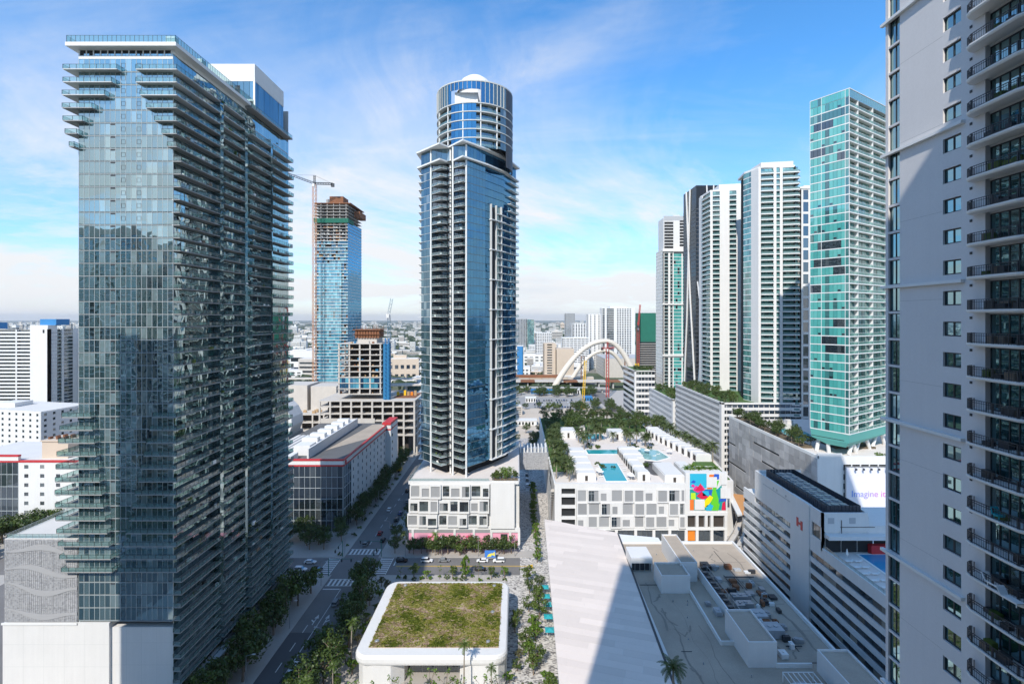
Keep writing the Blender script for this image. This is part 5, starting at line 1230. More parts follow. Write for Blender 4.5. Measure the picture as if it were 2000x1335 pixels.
# white tower with curved balconies (front) and blank edge
a0, a1, a2, a3 = (135.2, 306), (138.0, 293), (158.9, 288.5), (162, 306)
MT = dict(wall=WHITE, glass=GPALE, slab=SLABW, rail=RAILW, st=.42)
t = tower('curved_balcony_tower', 'tall white tower with long curved balconies, half shaded by the green glass one', (140, 290),
    [(Face(a0, a1), [(0, 7, 'glass', 2), (7, 13.4, 'wall', 0)]), (Face(a1, a2), [(0, 1.4, 'wall', 0), (1.4, 8, 'balc', (2.4, 1.6, 1.0)), (8, 9.6, 'wall', 0), (9.6, 11.4, 'balc', (1.5, .8, .2)), (11.4, 12.9, 'wall', 0), (12.9, 21.3, 'balc', (2.4, 1.8, 1.2))]), (Face(a2, a3), [(0, 17, 'balc', (2.4, 1.6, .6))])],
    30, 184, 3.3, MT, [(137.4, 305), (140.4, 296.5), (156.5, 292.5), (159, 306), (152, 318), (139, 318)], 150, [([(140, 294), (157, 291), (159, 304), (140, 306)], 184.5, 187.5, WHITE)])
t.done(200)
# white tower with paired balcony columns
b0, b1, b2 = (130, 366), (130.5, 346), (157, 340)
t = tower('paired_balcony_tower', 'white tower with a broad blank strip and green glazed balconies beside the black tower', (140, 345),
    [(Face(b0, b1), [(0, 6, 'wall', 0), (6, 20, 'balc', (2.4, 1.5, .6))]), (Face(b1, b2), [(0, 1.6, 'wall', 0), (1.6, 6.0, 'balc', (2.2, 1.4, .6)), (6, 12.2, 'wall', 0), (12.2, 16.5, 'balc', (2.2, 1.2, .5)), (16.5, 21.5, 'wall', 0), (21.5, 27.2, 'glass', 2)])],
    30, 184, 3.3, MT, [(132.5, 365), (133, 349), (155, 343), (158, 366)], 150, [([(138, 350), (156, 346), (157, 360), (139, 362)], 184, 189.5, WHITE)])
t.done(200)
# slender white tower at the edge of the green glass one
t = tower('slot_window_tower', 'white tower with tall dark window slots, mostly hidden behind the green glass one', (172, 300), [(Face((163.5, 296), (196, 296)), [(0, 1.6, 'wall', 0), (1.6, 5.2, 'win', (3.0, 5.6, .7, 3.6)), (5.2, 8, 'wall', 0), (8, 32, 'win', (3.0, 5.6, .7, 4))]), (Face((163.5, 316), (163.5, 296)), [(0, 20, 'win', (2.6, 5.4, .8, 4))])], 20, 173, 6.9, dict(wall=WHITE, glass=GDARK, slab=SLABW), rect(164.3, 296.8, 195, 316), 90, [(rect(168, 300, 192, 314), 173, 176, WHITE)])
t.done(120)
# black tower with white branching exoskeleton
X0b, X1b, Yb = 154.5, 187.0, 442.0
BM = dict(wall=NAVY, glass=GBLACK, slab=paint('dark_slab', (.07, .072, .078), .6, .05, .4), rail=RAIL, sp=.45)
t = T('exoskeleton_tower', 'black glass tower with white branching ribs on its faces, behind the white towers', 'tower', (160, Yb))
f = Face((X0b, Yb), (X1b, Yb)); g = Face((X0b, Yb+34), (X0b, Yb))
facade(t, f, 0, 196, 3.6, [(0, 32.5, 'glass', 2.7)], BM); facade(t, g, 0, 196, 3.6, [(0, 34, 'glass', 2.8)], BM)
t.mb('core', DARKI).hexa(rect(X0b+.5, Yb+.5, X1b, Yb+34), 0, 196)
t.mb('crown', GBLACK).hexa(rect(X0b+.2, Yb+.2, X1b-.2, Yb+34), 196, 213); 
for pts in ([(0, 20), (6, 96), (11, 150), (9, 213)], [(1, 130), (5, 96), (8, 40), (9, 0)], [(21, 0), (17, 70), (12, 130), (14, 168), (15, 213)], [(14, 168), (12, 120), (8, 60), (10, 0)], [(32, 20), (24, 90), (13, 150)]):
    b = MB()
    for (s0, z0), (s1, z1) in zip(pts, pts[1:]): b.tube((*f.p(s0, .5), z0), (*f.p(s1, .5), z1), .62, .62, 6)
    b.out('white_rib', WHITE, t.r)
b = MB()
for (z0, w0), (z1, w1) in (((60, .6), (110, 2.2)), ((110, 2.2), (140, .4))): b.poly([(*f.p(12-w0, .7), z0), (*f.p(12+w0, .7), z0), (*f.p(12+w1, .7), z1), (*f.p(12-w1, .7), z1)])
b.out('rib_web', WHITE, t.r)
for pts in ([(0, 0), (12, 100), (20, 213)], [(34, 30), (20, 120), (10, 213)]):
    b = MB()
    for (s0, z0), (s1, z1) in zip(pts, pts[1:]): b.tube((*g.p(s0, .5), z0), (*g.p(s1, .5), z1), .8, .8, 6)
    b.out('white_rib', WHITE, t.r)
t.done(60)
# farthest tower of the row
X0c, X1c, Yc = 148.0, 177.0, 520.0
t = T('stepped_crown_tower', 'pale framed tower with green glass strip and grey louvred crown ending the bay row', 'tower', (155, Yc))
f = Face((X0c, Yc), (X1c, Yc)); g = Face((X0c, Yc+26), (X0c, Yc)); FM = dict(wall=WHITE2, glass=GMED, slab=SLABW, rail=RAIL)
facade(t, f, 20, 168, 3.5, [(0, 1.5, 'wall', 0), (1.5, 5.5, 'balc', (2, 1.2, .3)), (5.5, 7.5, 'wall', 0), (7.5, 10, 'balc', (2, 1.0, .2)), (10, 11, 'wall', 0)], FM)
facade(t, f, 20, 164, 3.5, [(11, 19, 'glass', 2), (19, 20.2, 'wall', 0), (20.2, 25.8, 'glass', 2.8), (25.8, 29, 'wall', 0)], dict(wall=WHITE2, glass=GTEAL, slab=SLABW, glass2=GDARK, p2=.12))
facade(t, g, 20, 168, 3.5, [(0, 26, 'win', (2, 2, .8, 3.6))], FM)
t.mb('core', CONC).hexa(rect(X0c+.9, Yc+1.6, X1c-.3, Yc+26), 0, 168); t.mb('frame', WHITE2).hexa(rect(X0c-.4, Yc-1.2, X1c+.4, Yc-.1), 166, 169)
for z in (60, 112): t.mb('belt', WHITE2).hexa(rect(X0c-.5, Yc-1.3, X1c+.3, Yc-.05), z, z+1.6)
f2 = Face((X0c+2, Yc+5), (X0c+26, Yc+5))
t.mb('crown', WHITE).hexa(rect(X0c+2, Yc+5.6, X0c+26, Yc+24), 168, 201)
for i in range(9):
    t.piece('crown_opening', DARKI, f2, .8, 10, 170+i*3.1, 172.2+i*3.1, .45, .55); t.piece('crown_opening', DARKI, f2, 16.5, 23.4, 172+i*3.1, 174.2+i*3.1, .45, .55)
t.mb('crown').fbox(f2, 10, 16.5, 168, 204, -.4, .6); t.mb('crown').fbox(f2, 0, 24, 168, 201, -.5, .4); t.mb('crown_screen', GREYP).fbox(f2, .4, 24, 198.4, 203, -.2, .62)
t.done(80)

# ------------------------------------------------------------------ white block with red trim along the avenue
def red_block(name, label, x0, x1, y0, y1, h, glass_rect, east=True, gcols=5):
    t = T(name, label, 'office block', ((x0+x1)/2, y0)); f = Face((x0, y0), (x1, y0)); e = Face((x1, y0), (x1, y1))
    ga, gb = glass_rect
    M = dict(wall=WHITE, glass=GGREY, slab=WHITE)
    cols = []
    if ga > 1: cols.append((0, ga, 'win', (1.9, 1.7, 1.2, 6.2)))
    if gb < f.w-1: cols.append((gb, f.w, 'win', (1.9, 1.7, 1.2, 6.2)))
    facade(t, f, 0, h, h/8, cols, M)
    def curtain(fq, s0, s1):
        n = max(2, round((s1-s0)/2.6)); pw = (s1-s0)/n
        for i in range(6):
            z = i*h/6
            for j in range(n): t.piece('curtain_pane', GDARK, fq, s0+j*pw+.06, s0+(j+1)*pw-.06, z+.08, z+h/6-.08, -.2, -.05)
            t.mb('curtain_mullion', MULLW).fbox(fq, s0, s1, z-.08, z+.08, -.2, .06)
        for j in range(n+1): t.mb('curtain_mullion').fbox(fq, s0+j*pw-.05, s0+j*pw+.05, 0, h, -.2, .08)
        t.mb('core', DARKI).fbox(fq, s0, s1, 0, h, -.8, -.3)
    curtain(f, ga, gb)
    if east:
        curtain(e, .6, 11); facade(t, e, 0, h, h/8, [(11, 76, 'win', (1.8, 1.9, 1.1, 7.2))], M)
        t.mb('wall', WHITE).fbox(e, 76, e.w, 0, h+4.5, -2, 3.0); t.mb('red_cornice', RED).fbox(e, 75.6, e.w, h+3.4, h+4.7, -2.1, 3.1); t.mb('red_cornice').fbox(e, 75.7, e.w, h+.2, h+.9, -2, 3.08)
        for i in range(7): t.piece('window', GGREY, e, 79, 81, 4+i*4.3, 5.8+i*4.3, 3.0, 3.04)
        b = t.mb('logo_disc', RED); x, y = e.p(2.0, .30); b.tube((x, y, h+1.6), (x+.2, y, h+1.6), 1.0, 1.0, 12)
        t.mb('sign_bar', flat('dark_sign_letters', (.10, .04, .05)))
        for k in range(7): t.mb('sign_bar').fbox(e, 3.6+k*1.0, 4.2+k*1.0, h+1.2, h+2.1, .12, .2)
    t.mb('core').hexa(rect(x0+.9, y0+.9, x1-.9, y1), 0, h-.1)
    t.mb('red_cornice', RED).fbox(f, 0, f.w, h, h+.8, -1, .25); t.mb('white_fascia', WHITE).fbox(f, ga-.5, gb+.3, h+.8, h+2.6, -1, .35); t.mb('red_cornice').fbox(f, ga-.6, gb+.4, h+2.6, h+3.3, -1, .5)
    if east:
        t.mb('red_cornice').fbox(e, .3, 75, h, h+.7, -.6, .25); t.mb('white_fascia').fbox(e, 0, 12, h+.75, h+2.55, -.6, .3); t.mb('red_cornice').fbox(e, 0, 76, h+2.65, h+3.2, -.6, .35); t.mb('white_fascia').fbox(e, 12, 76, h+.75, h+2.6, -.6, .1)
    t.mb('roof', ROOFD if east else ROOFL).hexa(rect(x0+1, y0+1, x1-.6, y1), h+.4, h+.7)
    return t
t = red_block('red_trimmed_block', 'long white block with red cornices and a dark glazed corner on the avenue', -128, -80, 236, 330, 30, (20, 47.6))
r = t.mb('roof_wall', WHITE); r.hexa(rect(-101, 246, -100.2, 322), 30.6, 35.4); r.hexa(rect(-112, 262, -101, 324), 30.6, 34.4)
for i in range(6): t.mb('roof_pier', WHITE).hexa(rect(-111+.3*i, 264+i*9.6, -103, 268+i*9.6), 34.4, 36.6)
t.mb('roof_hut', WHITE).hexa(rect(-110, 252, -102, 260), 30.6, 35.6); t.mb('roof_hut').hexa(rect(-116, 240, -106, 248), 30.6, 33.4)
for i in range(6): t.mb('duct', ROOFL).hexa(rect(-124+i*2.6, 250, -122.2+i*2.6, 290), 30.7, 32.2)
t.mb('roof_patch', ROOFG).hexa([(-98, 262), (-81.4, 292), (-81.4, 326), (-92, 326)], 30.72, 30.76)
t.done(260)
t = T('white_sail', 'curved white sail shaped roof rising behind the red trimmed block', 'sail roof', (-142, 300))
b = MB(); pr = [(-150, 30), (-134, 30), (-132, 35), (-132.4, 40), (-135, 45), (-139, 49), (-146, 51)]
for (x0, z0), (x1, z1) in zip(pr[1:], pr[2:]): b.poly([(x0, 300, z0), (x0, 316, z0), (x1, 316, z1), (x1, 300, z1)]); b.poly([(x0-.6, 316, z0), (x0-.6, 300, z0), (x1-.6, 300, z1), (x1-.6, 316, z1)])
b.poly([(x, 300, z) for x, z in pr]); b.poly([(x, 316, z) for x, z in reversed(pr)]); b.out('shell', WHITE, t.r); 
b = MB(); b.hexa(rect(-150, 298, -133, 318), 0, 30); b.out('base', CONCP, t.r)
t = red_block('red_trimmed_block', 'white block with a red cornice and curtain grid behind the screened parking garage', -262, -190, 232, 268, 33, (5, 36), False)
b = t.mb('roof_tank_house', BEIGE); b.hexa(rect(-219, 236, -207, 247), 33.6, 41.4); b.hexa(rect(-219.4, 235.6, -206.6, 247.4), 41.4, 42)
for i in range(9): t.mb('roof_fan', RUST).hexa(rect(-218+1.2*i, 238+(i % 3)*2.5, -217.3+1.2*i, 240+(i % 3)*2.5), 42, 43.0)
t.mb('roof_hut', WHITE).hexa(rect(-204, 240, -192, 256), 33.6, 38); t.done(200)
# apartment slabs behind them
t = T('white_apartment_block', 'white apartment block with punched windows between the slab tower and the red corniced block', 'apartment block', (-300, 300))
f = Face((-335, 312), (-279, 300)); facade(t, f, 0, 43, 3.3, [(0, 20, 'balc', (2.4, 1.4, .6)), (20, 57.2, 'win', (1.6, 1.5, 1.0, 5.2))], dict(wall=WHITE, glass=GDARK, slab=SLABW))
e = Face((-279, 300), (-275, 330)); facade(t, e, 0, 43, 3.3, [(0, e.w, 'win', (1.6, 1.5, 1, 5))], dict(wall=WHITE, glass=GDARK, slab=SLABW)); t.mb('core', CONC).hexa([(-333, 316), (-281, 303), (-278, 330), (-333, 340)], 0, 42.6)
t.mb('roof', ROOFL).hexa([(-334.5, 312.4), (-279.4, 300.6), (-275.6, 329.6), (-333, 342)], 42.6, 43.4); t.mb('roof_hut', WHITE).hexa(rect(-322, 316, -310, 328), 43.4, 46); t.done(120)
t = T('slab_tower', 'white slab apartment tower with long balcony rows and a blue roof box', 'tower', (-390, 390))
f = Face((-440, 396), (-371, 396)); M = dict(wall=WHITE, glass=GDARK, slab=WHITE, rail=WHITE, back=SHADEI)
facade(t, f, 0, 89.6, 2.8, [(0, 34, 'balc', (3, 1.6, .0)), (34, 35, 'wall', 0), (35, 52, 'balc', (3, 1.6, .0)), (52, 53, 'wall', 0), (53, 69, 'balc', (3, 1.6, 0))], M)
f = Face((-371, 390), (-357.5, 390)); t.mb('wall', WHITE).fbox(f, 0, f.w, 0, 93, -8, 0); e = Face((-357.5, 390), (-357.5, 420))
facade(t, e, 0, 90, 2.8, [(0, 3, 'wall', 0), (3, 12, 'balc', (2.4, 1.3, .0)), (12, 14, 'wall', 0), (14, 22, 'glass', 2.6), (22, 30, 'wall', 0)], dict(wall=WHITE, glass=GDARK, slab=WHITE, rail=RAIL))
f = Face((-352, 421), (-345, 421)); facade(t, f, 0, 84, 2.8, [(0, 7, 'balc', (2.4, 1.2, .3))], dict(wall=WHITE, glass=GDARK, slab=SLABW)); t.mb('core', CONC).hexa(rect(-438, 399, -360, 420), 0, 89); t.mb('core').hexa(rect(-357, 424, -345, 438), 0, 83.6)
t.mb('roof_box', BLUEP).hexa(rect(-369, 396, -356.5, 408), 93, 97.6); t.mb('roof_box').hexa(rect(-425, 400, -408, 410), 90, 95); t.mb('window', DARKI).fbox(Face((-371, 390), (-357.5, 390)), 9.6, 11, 87, 89.6, 0, .04); t.done(150)

# ------------------------------------------------------------------ building sites
t = T('concrete_frame', 'raw concrete tower frame under construction with a blue mesh hoist and a brown formwork core', 'building site', (-110, 366))
b = t.mb('slab', CONCP); x0, x1, y0, y1 = -128, -97, 366, 396
zs = [44+4.0*i for i in range(10)]
for z in zs: bb = MB(); bb.hexa(rect(x0-.4, y0-.4, x1+.4, y1), z-.25, z+.25); bb.out('floor_slab', CONCP, t.r)
for i in range(5):
    for y in (y0+.5, y0+14, y1-1.5): bb = MB(); x = x0+.6+i*7.4; bb.box(x-.5, y-.5, 44, x+.5, y+.5, 80); bb.out('column', CONCP, t.r)
t.mb('core', SHADEI).hexa(rect(x0+4, y0+9, x1-4, y1-4), 44, 80)
f = Face((x0, y0), (x1, y0))
for z in (48, 52): 
    for j in range(12): t.piece('window_pane', GBLUEL if R.random() < .75 else GBLUE, f, j*2.58+.06, j*2.58+2.5, z+.35, z+3.7, -.2, -.1)
for i in range(10):
    if i in (1, 2): continue
    for j in range(12):
        if R.random() < .35: t.piece('stored_pallet', R.choice([WOODF, CONC, RUST, BLUEM]), f, j*2.58+.5, j*2.58+R.uniform(1, 2.2), zs[i]+.3, zs[i]+R.uniform(.8, 2.0), -3.2, -1.8)
bb = MB(); bb.hexa(rect(-116, 372, -102, 388), 80, 84); bb.out('core_base', CONCP, t.r)
bb = MB()
for i in range(9): bb.hexa(rect(-117.5+i*2.0, 371, -116+i*2.0, 371.6), 84, 90)
bb.hexa(rect(-117, 371.7, -101, 388), 84.2, 89.6); bb.hexa(rect(-119, 370, -99, 390), 89.6, 90.2); bb.hexa(rect(-119, 370, -99, 390), 86.4, 86.7); bb.out('formwork', RUST, t.r)
bb = MB()
for i in range(24): x = R.uniform(-119, -99); y = R.uniform(370, 390); bb.tube((x, y, 90), (x, y, 91.5+R.random()*1.5), .08, .08, 4)
bb.out('rebar', RUST, t.r, stuff=True)
bb = MB(); bb.lat((-92.6, 364.5, 40), (-92.6, 364.5, 84), 2.4, 0, 2.6, .2); bb.out('hoist_mast', BLUEP, t.r)
bb = MB(); bb.hexa(rect(-95.4, 364.8, -90.8, 368), 40, 80); bb.out('hoist_mesh', BLUEM, t.r)
for z in (40, 36, 31, 26, 21, 16):                                         # lower decks
    bb = MB(); bb.hexa(rect(-140, 360, -72, 400), z-.35, z+.35); bb.out('deck_slab', CONCP, t.r)
for i in range(10): bb = MB(); x = -139+i*7.4; bb.box(x-.6, 360.1, 0, x+.6, 361.2, 40); bb.out('column', CONCP, t.r)
for i in range(5): bb = MB(); y = 362+i*9; bb.box(-73.2, y-.5, 0, -72.1, y+.5, 40); bb.out('column', CONCP, t.r)
t.mb('deck_core', SHADEI).hexa(rect(-136, 368, -78, 396), 0, 40); t.mb('shear_wall', CONCP).hexa(rect(-138, 359.6, -100, 360), 14, 28); t.mb('shear_wall').hexa(rect(-96, 361, -84, 362), 0, 16)
t.mb('deck_top', RUST).hexa(rect(-90, 372, -74, 396), 40.4, 40.7)
for i in range(6): t.piece('material_stack', R.choice([ORANGE, WOODF, YELLOW]), Face((-90, 384), (-74, 384)), i*2.6, i*2.6+1.8, 40.7, 42.5+R.random()*2, 0, 1.5)
t.done(200)
t = T('site_decks', 'pale concrete parking decks and blank walls being built next to the raw frame', 'building site', (-170, 400))
for z in (8, 14, 20, 26): bb = MB(); bb.hexa(rect(-205, 384, -144, 430), z-.35, z+.35); bb.out('deck_slab', CONCP, t.r)
for i in range(8):
    bb = MB(); x = -204+i*8.4; bb.box(x-.5, 384.2, 0, x+.5, 385.2, 26); bb.out('column', CONCP, t.r)
t.mb('core', SHADEI).hexa(rect(-200, 392, -148, 428), 0, 26); t.mb('wall', CONCP).hexa(rect(-186, 400, -164, 425), 26, 46); t.mb('wall').hexa(rect(-162, 402, -142, 425), 26, 45); t.mb('wall').hexa(rect(-205, 384, -188, 384.4), 14, 20)
for i in range(24):
    x, y = R.uniform(-204, -146), R.uniform(386, 399); t.mb('site_clutter', WOODF).hexa(rect(x, y, x+R.uniform(1, 3), y+1.2), 26.3, 26.8+R.random()*1.8)
t.done(80)
# blue glass tower being topped out
t = T('topping_out_tower', 'blue glass tower still being built, with bare floors and green netting at its top', 'tower', (-185, 520))
x0, x1, y0, y1 = -206.0, -172.0, 520, 566; f = Face((x0, y0), (x1, y0)); e = Face((x1, y0), (x1, y1)); nfl = 56; ph = 3.25; zb = 34
for i in range(nfl):
    z = zb+i*ph; 
    glazed = i < 37
    bb = MB(); bb.hexa(rect(x0-.3, y0-.5, x1+.3, y1), z-.2, z+.2); bb.out('floor_slab', SLABW if i < 47 else CONC, t.r)
    if i < 50:
        for j in range(16):
            if 2 <= j < 13 and glazed: t.piece('window_pane', GBLUEL, f, j*2.125+.06, j*2.125+2.06, z+.25, z+ph-.25, -.15, -.02)
            elif i < 44 and R.random() < .8: t.piece('balcony_door', GBLUEL if R.random() < .5 else GBLUE, f, j*2.125+.06, j*2.125+2.06, z+.25, z+ph-.25, -1.5, -1.4)
            elif R.random() < .5: t.piece('stored_pallet', R.choice([RUST, WOODF, CONC]), f, j*2.125+.2, j*2.125+1.9, z+.2, z+1.9, -1.6, -1.2)
        for j in range(14): t.piece('window_pane', GBLUE, e, j*3.28+.06, j*3.28+3.2, z+.22, z+ph-.22, -.15, -.02)
for i in range(0, 16, 3):
    bb = MB(); bb.fbox(f, i*2.125-.15, i*2.125+.4, zb+44*ph, zb+nfl*ph, -1.2, -.6); bb.out('column', CONC, t.r)
t.mb('core', DARKI).hexa(rect(x0+2, y0+2, x1-.4, y1-1), 0, zb+50*ph); t.mb('bare_core', CONC).hexa(rect(x0+9, y0+8, x1-7, y1-10), 190, 221)
t.mb('lower_frame', CONC).hexa(rect(x0+.5, y0-.1, x1-.5, y1), 0, zb-1)
for i in range(9): t.piece('site_opening', SHADEI, f, 2, 14, 3+i*3.4, 5.2+i*3.4, .1, .2); t.piece('site_opening', GGREY, f, 16, 32, 3+i*3.4, 5.4+i*3.4, .1, .2)
for j in range(12): t.piece('safety_net', GREENN, f, j*2.95-.5, j*2.95+2.4, zb+49.6*ph, zb+51.0*ph, .5, .7)
for j in range(6): t.piece('safety_net', GREENN, e, j*2.95-.5, j*2.95+2.4, zb+49.6*ph, zb+51.0*ph, .5, .7)
t.mb('form_table', RUST).hexa(rect(-192, 524, -178, 540), 216, 223); t.mb('form_table').hexa(rect(x0, y0, x1+3, y1), 214.8, 215.6); t.mb('form_table').hexa(rect(-172, 540, -166, 562), 205, 211)
t.done(300, .004)
def tower_crane(name, label, x, y, z0, z1, mat, jib, cj, w_=2.4, jm=None, ang=0, rise=0, bar=.2):
    r = thing(name, label, 'tower crane', (x, y, 0))
    b = MB(); b.lat((x, y, z0), (x, y, z1), w_, 0, w_*1.3, bar); b.out('mast', mat, r)
    d = Vector((math.cos(ang), math.sin(ang), rise)); jm = jm or mat
    b = MB(); b.lat((x, y, z1+1), Vector((x, y, z1+1))+d*jib, 1.6, 0, 2.4, bar*.9); b.out('jib', jm, r)
    if cj:
        b = MB(); p = Vector((x, y, z1+1))-Vector((d.x, d.y, -d.z*.3))*cj; b.lat((x, y, z1+1), p, 1.6, 0, 2.4, bar*.9); b.out('counter_jib', jm, r); b = MB(); b.box(p.x-1.5, p.y-1, p.z-3, p.x+1.5, p.y+1, p.z+.5); b.out('counterweight', DARKM, r)
        b = MB(); b.lat((x, y, z1), (x, y, z1+9), 1.4, 0, 2, bar*.8); b.tube((x, y, z1+9), Vector((x, y, z1+2))+d*jib*.7, .1, .1, 4); b.tube((x, y, z1+9), p, .1, .1, 4); b.out('apex', jm, r)
    b = MB(); b.box(x-1.4, y-2.4, z1-2.4, x+.6, y-1, z1+.4); b.out('cab', WHITE, r)
    return r
tower_crane('tower_crane', 'orange tower crane with a dark jib beside the blue glass tower being built', -201, 508, 0, 231, paint('faded_orange_steel', (.50, .22, .09), .6, .2, .3), 27, 17, 3.2, DARKM, math.radians(205), .28, .22)
tower_crane('tower_crane', 'blue luffing crane on top of the raw concrete frame', -92.4, 369, 80, 101, paint('grey_blue_steel', (.12, .2, .26), .6, .2, .3), 3, 0, 1.6, None, math.radians(60), 3.5, .11)
tower_crane('tower_crane', 'red tower crane standing before the arch bridge', 113, 640, 0, 60, REDM, 9, 7, 3.2, None, math.radians(-30), .1, .3)
tower_crane('tower_crane', 'red luffing crane leaning on the green netted tower', 176, 745, 0, 84, REDM, 26, 8, 3.0, None, math.radians(70), 1.3, .3)
r = thing('mobile_crane', 'yellow mobile crane with raised boom on the sandy building site', 'mobile crane', (-77, 330, 0))
b = MB(); b.hexa(rect(-80, 326, -74, 330), 1, 3); b.out('body', YELLOW, r); b = MB(); b.tube((-78, 328, 3), (-84, 332, 30), .7, .45, 6); b.out('boom', YELLOW, r); b = MB(); b.hexa(rect(-76, 326, -74, 328), 3, 4.6); b.out('cab', DARKM, r)
for x in (-79, -75.4):
    for y in (325.9, 329.6): b = MB(); b.tube((x, y, .7), (x, y+.5, .7), .7, .7, 10); b.out('wheel', TIREM, r)
r = thing('crawler_crane', 'slim yellow crane boom rising in front of the arch bridge', 'crane', (72, 560, 0))
b = MB(); b.lat((72, 560, 3), (75, 562, 52), 2.0, 0, 3, .2); b.out('boom', YELLOW, r); b = MB(); b.hexa(rect(69, 557, 75, 563), 0, 3.4); b.out('body', YELLOW, r); b = MB(); b.hexa(rect(68.4, 557, 69, 563.4), 0, 1.2); b.hexa(rect(75, 557, 75.6, 563.4), 0, 1.2); b.out('track', DARKM, r, stuff=True)
# ------------------------------------------------------------------ arch bridge and elevated road
r = thing('arch_bridge', 'cream concrete arch bridge of two nested arches under construction', 'arch bridge', (115, 740, 0))
def arch(x0, x1, zt, y0, y1, w_, cen=.55):
    b = MB(); n = 40; pr = []
    for i in range(n+1):
        u = i/n; x = x0+(x1-x0)*u; q = (u-cen)/(cen if u < cen else 1-cen); z = zt*(1-abs(q)**2.1); y = y0+(y1-y0)*u; pr.append((x, y, z))
    for i in range(n):
        a, c = Vector(pr[i]), Vector(pr[i+1]); b.tube(a, c, w_*(1.15-.3*math.sin(PI*i/n)), w_*(1.15-.3*math.sin(PI*(i+1)/n)), 8, 0, False)
    b.out('arch_rib', BRIDGE, r, smooth=True)
arch(51, 176, 66, 715, 742, 4.0, .60); arch(76, 172, 50, 755, 778, 3.1, .58)
for x, y, h, m in ((95, 742, 44, RUST), (158, 740, 46, RUST), (172, 735, 34, YELLOW)):
    b = MB(); b.lat((x, y, 0), (x, y, h), 4.5, 0, 5, .35); b.out('falsework_tower', m, r)
r = thing('elevated_road', 'raised concrete road with brown formwork running behind the parking lot', 'elevated road', (60, 720, 0))
for i in range(12):
    b = MB(); x = -55+i*20; b.hexa(rect(x, 716, x+19.8, 736), 9, 10.6); b.out('deck_span', CONCP if i % 3 else RUST, r); b = MB(); b.hexa(rect(x+9, 719, x+11, 733), 0, 9); b.out('pier', CONC, r)
b = MB(); b.hexa(rect(-40, 735, 66, 742), 13, 17); b.out('falsework', RUST, r)
for i in range(7):
    b = MB(); x = -20+i*19; b.hexa(rect(x, 752, x+18.6, 764), 4, 12); o_ = b.out('retaining_wall', CONCP if i % 2 else SAND, r)
r = thing('elevated_road', 'lower concrete ramp in front of the brown formwork road', 'elevated road', (40, 690, 0))
for i in range(9):
    b = MB(); x = -40+i*18; b.hexa([(x, 688-i*1.5), (x+17.8, 686.5-i*1.5), (x+17.8, 696.5-i*1.5), (x, 698-i*1.5)], 5, 6.4); b.out('deck_span', CONC, r); b = MB(); b.hexa(rect(x+8, 690-i*1.5, x+9.5, 694-i*1.5), 0, 5); b.out('pier', CONC, r)
for i, (x, y, sx, sy, h, m_) in enumerate(((-2, 470, 20, 12, 4, WHITE), (30, 480, 14, 8, 3, CONCP), (62, 452, 18, 9, 3.5, WHITE2), (10, 600, 12, 10, 5, WHITE2), (80, 610, 10, 14, 4, BLUEP), (18, 668, 30, 10, 5, BLUEP), (66, 662, 16, 8, 6, WHITE))):
    b = MB(); b.hexa(rect(x, y, x+sx, y+sy), 0, h); b.hexa(rect(x-.4, y-.4, x+sx+.4, y+sy+.4), h, h+.4)
    for k in range(int(sx/3)): b.hexa(rect(x+.6+k*3, y-.06, x+2.2+k*3, y), .6, h-.8, 1)
    solo('site_shed', b, [m_, DARKI], ('long white', 'low concrete', 'cream', 'small cream', 'narrow blue', 'wide blue', 'tall white')[i]+' shed on the open ground before the arch bridge', 'shed')
r = thing('elevated_road', 'pale flyover curving past the building sites', 'elevated road', (-180, 610, 0))
for i in range(14):
    b = MB(); x = -330+i*20; b.hexa([(x, 610+i*3), (x+19.8, 613+i*3), (x+19.8, 627+i*3), (x, 624+i*3)], 14, 16); b.out('deck_span', CONCP, r); b = MB(); b.hexa(rect(x+9, 615+i*3, x+11, 622+i*3), 0, 14); b.out('pier', CONC, r)
for i in range(6):
    b = MB(); x = -330+i*44; b.hexa(rect(x, 640, x+43.6, 646), 22, 24 if i % 2 else 23.6); b.out('parapet', CONCP, r)
# curved people mover track between resort podium and hotel
r = thing('train_track', 'raised concrete train track curving past the mural wall', 'train track', (90, 200, 0))
pts = [(79.2, 110), (79.4, 160), (80.2, 186), (84, 199), (91, 209), (98.5, 222), (105, 243), (108, 268), (108.5, 340), (108, 420)]
for (xa, ya), (xb, yb) in zip(pts, pts[1:]):
    d = math.hypot(xb-xa, yb-ya); nx, ny = -(yb-ya)/d, (xb-xa)/d; b = MB()
    for o_ in (-2.6, .8): b.hexa([(xa+nx*(o_+1.8), ya+ny*(o_+1.8)), (xa+nx*o_, ya+ny*o_), (xb+nx*o_, yb+ny*o_), (xb+nx*(o_+1.8), yb+ny*(o_+1.8))], 9, 10)
    b.hexa([(xa+nx*2.8, ya+ny*2.8), (xa+nx*2.6, ya+ny*2.6), (xb+nx*2.6, yb+ny*2.6), (xb+nx*2.8, yb+ny*2.8)], 10, 11); b.hexa([(xa-nx*2.6, ya-ny*2.6), (xa-nx*2.8, ya-ny*2.8), (xb-nx*2.8, yb-ny*2.8), (xb-nx*2.6, yb-ny*2.6)], 10, 11)
    b.out('track_span', CONCP, r); b = MB(); b.box(xb-.7, yb-.7, 0, xb+.7, yb+.7, 9); b.out('pier', CONC, r)
r = thing('station_roof', 'small white station roof with timber slats beside the train track', 'station roof', (99, 228, 0))
b = MB(); b.hexa([(95.5, 218), (101, 218), (108, 240), (102, 243)], 14.5, 15.2); b.out('roof', WOODS, r); b = MB(); b.hexa([(93, 216), (95.4, 217), (102, 243), (99.5, 244)], 14.6, 15.4); b.out('canopy', WHITE, r)
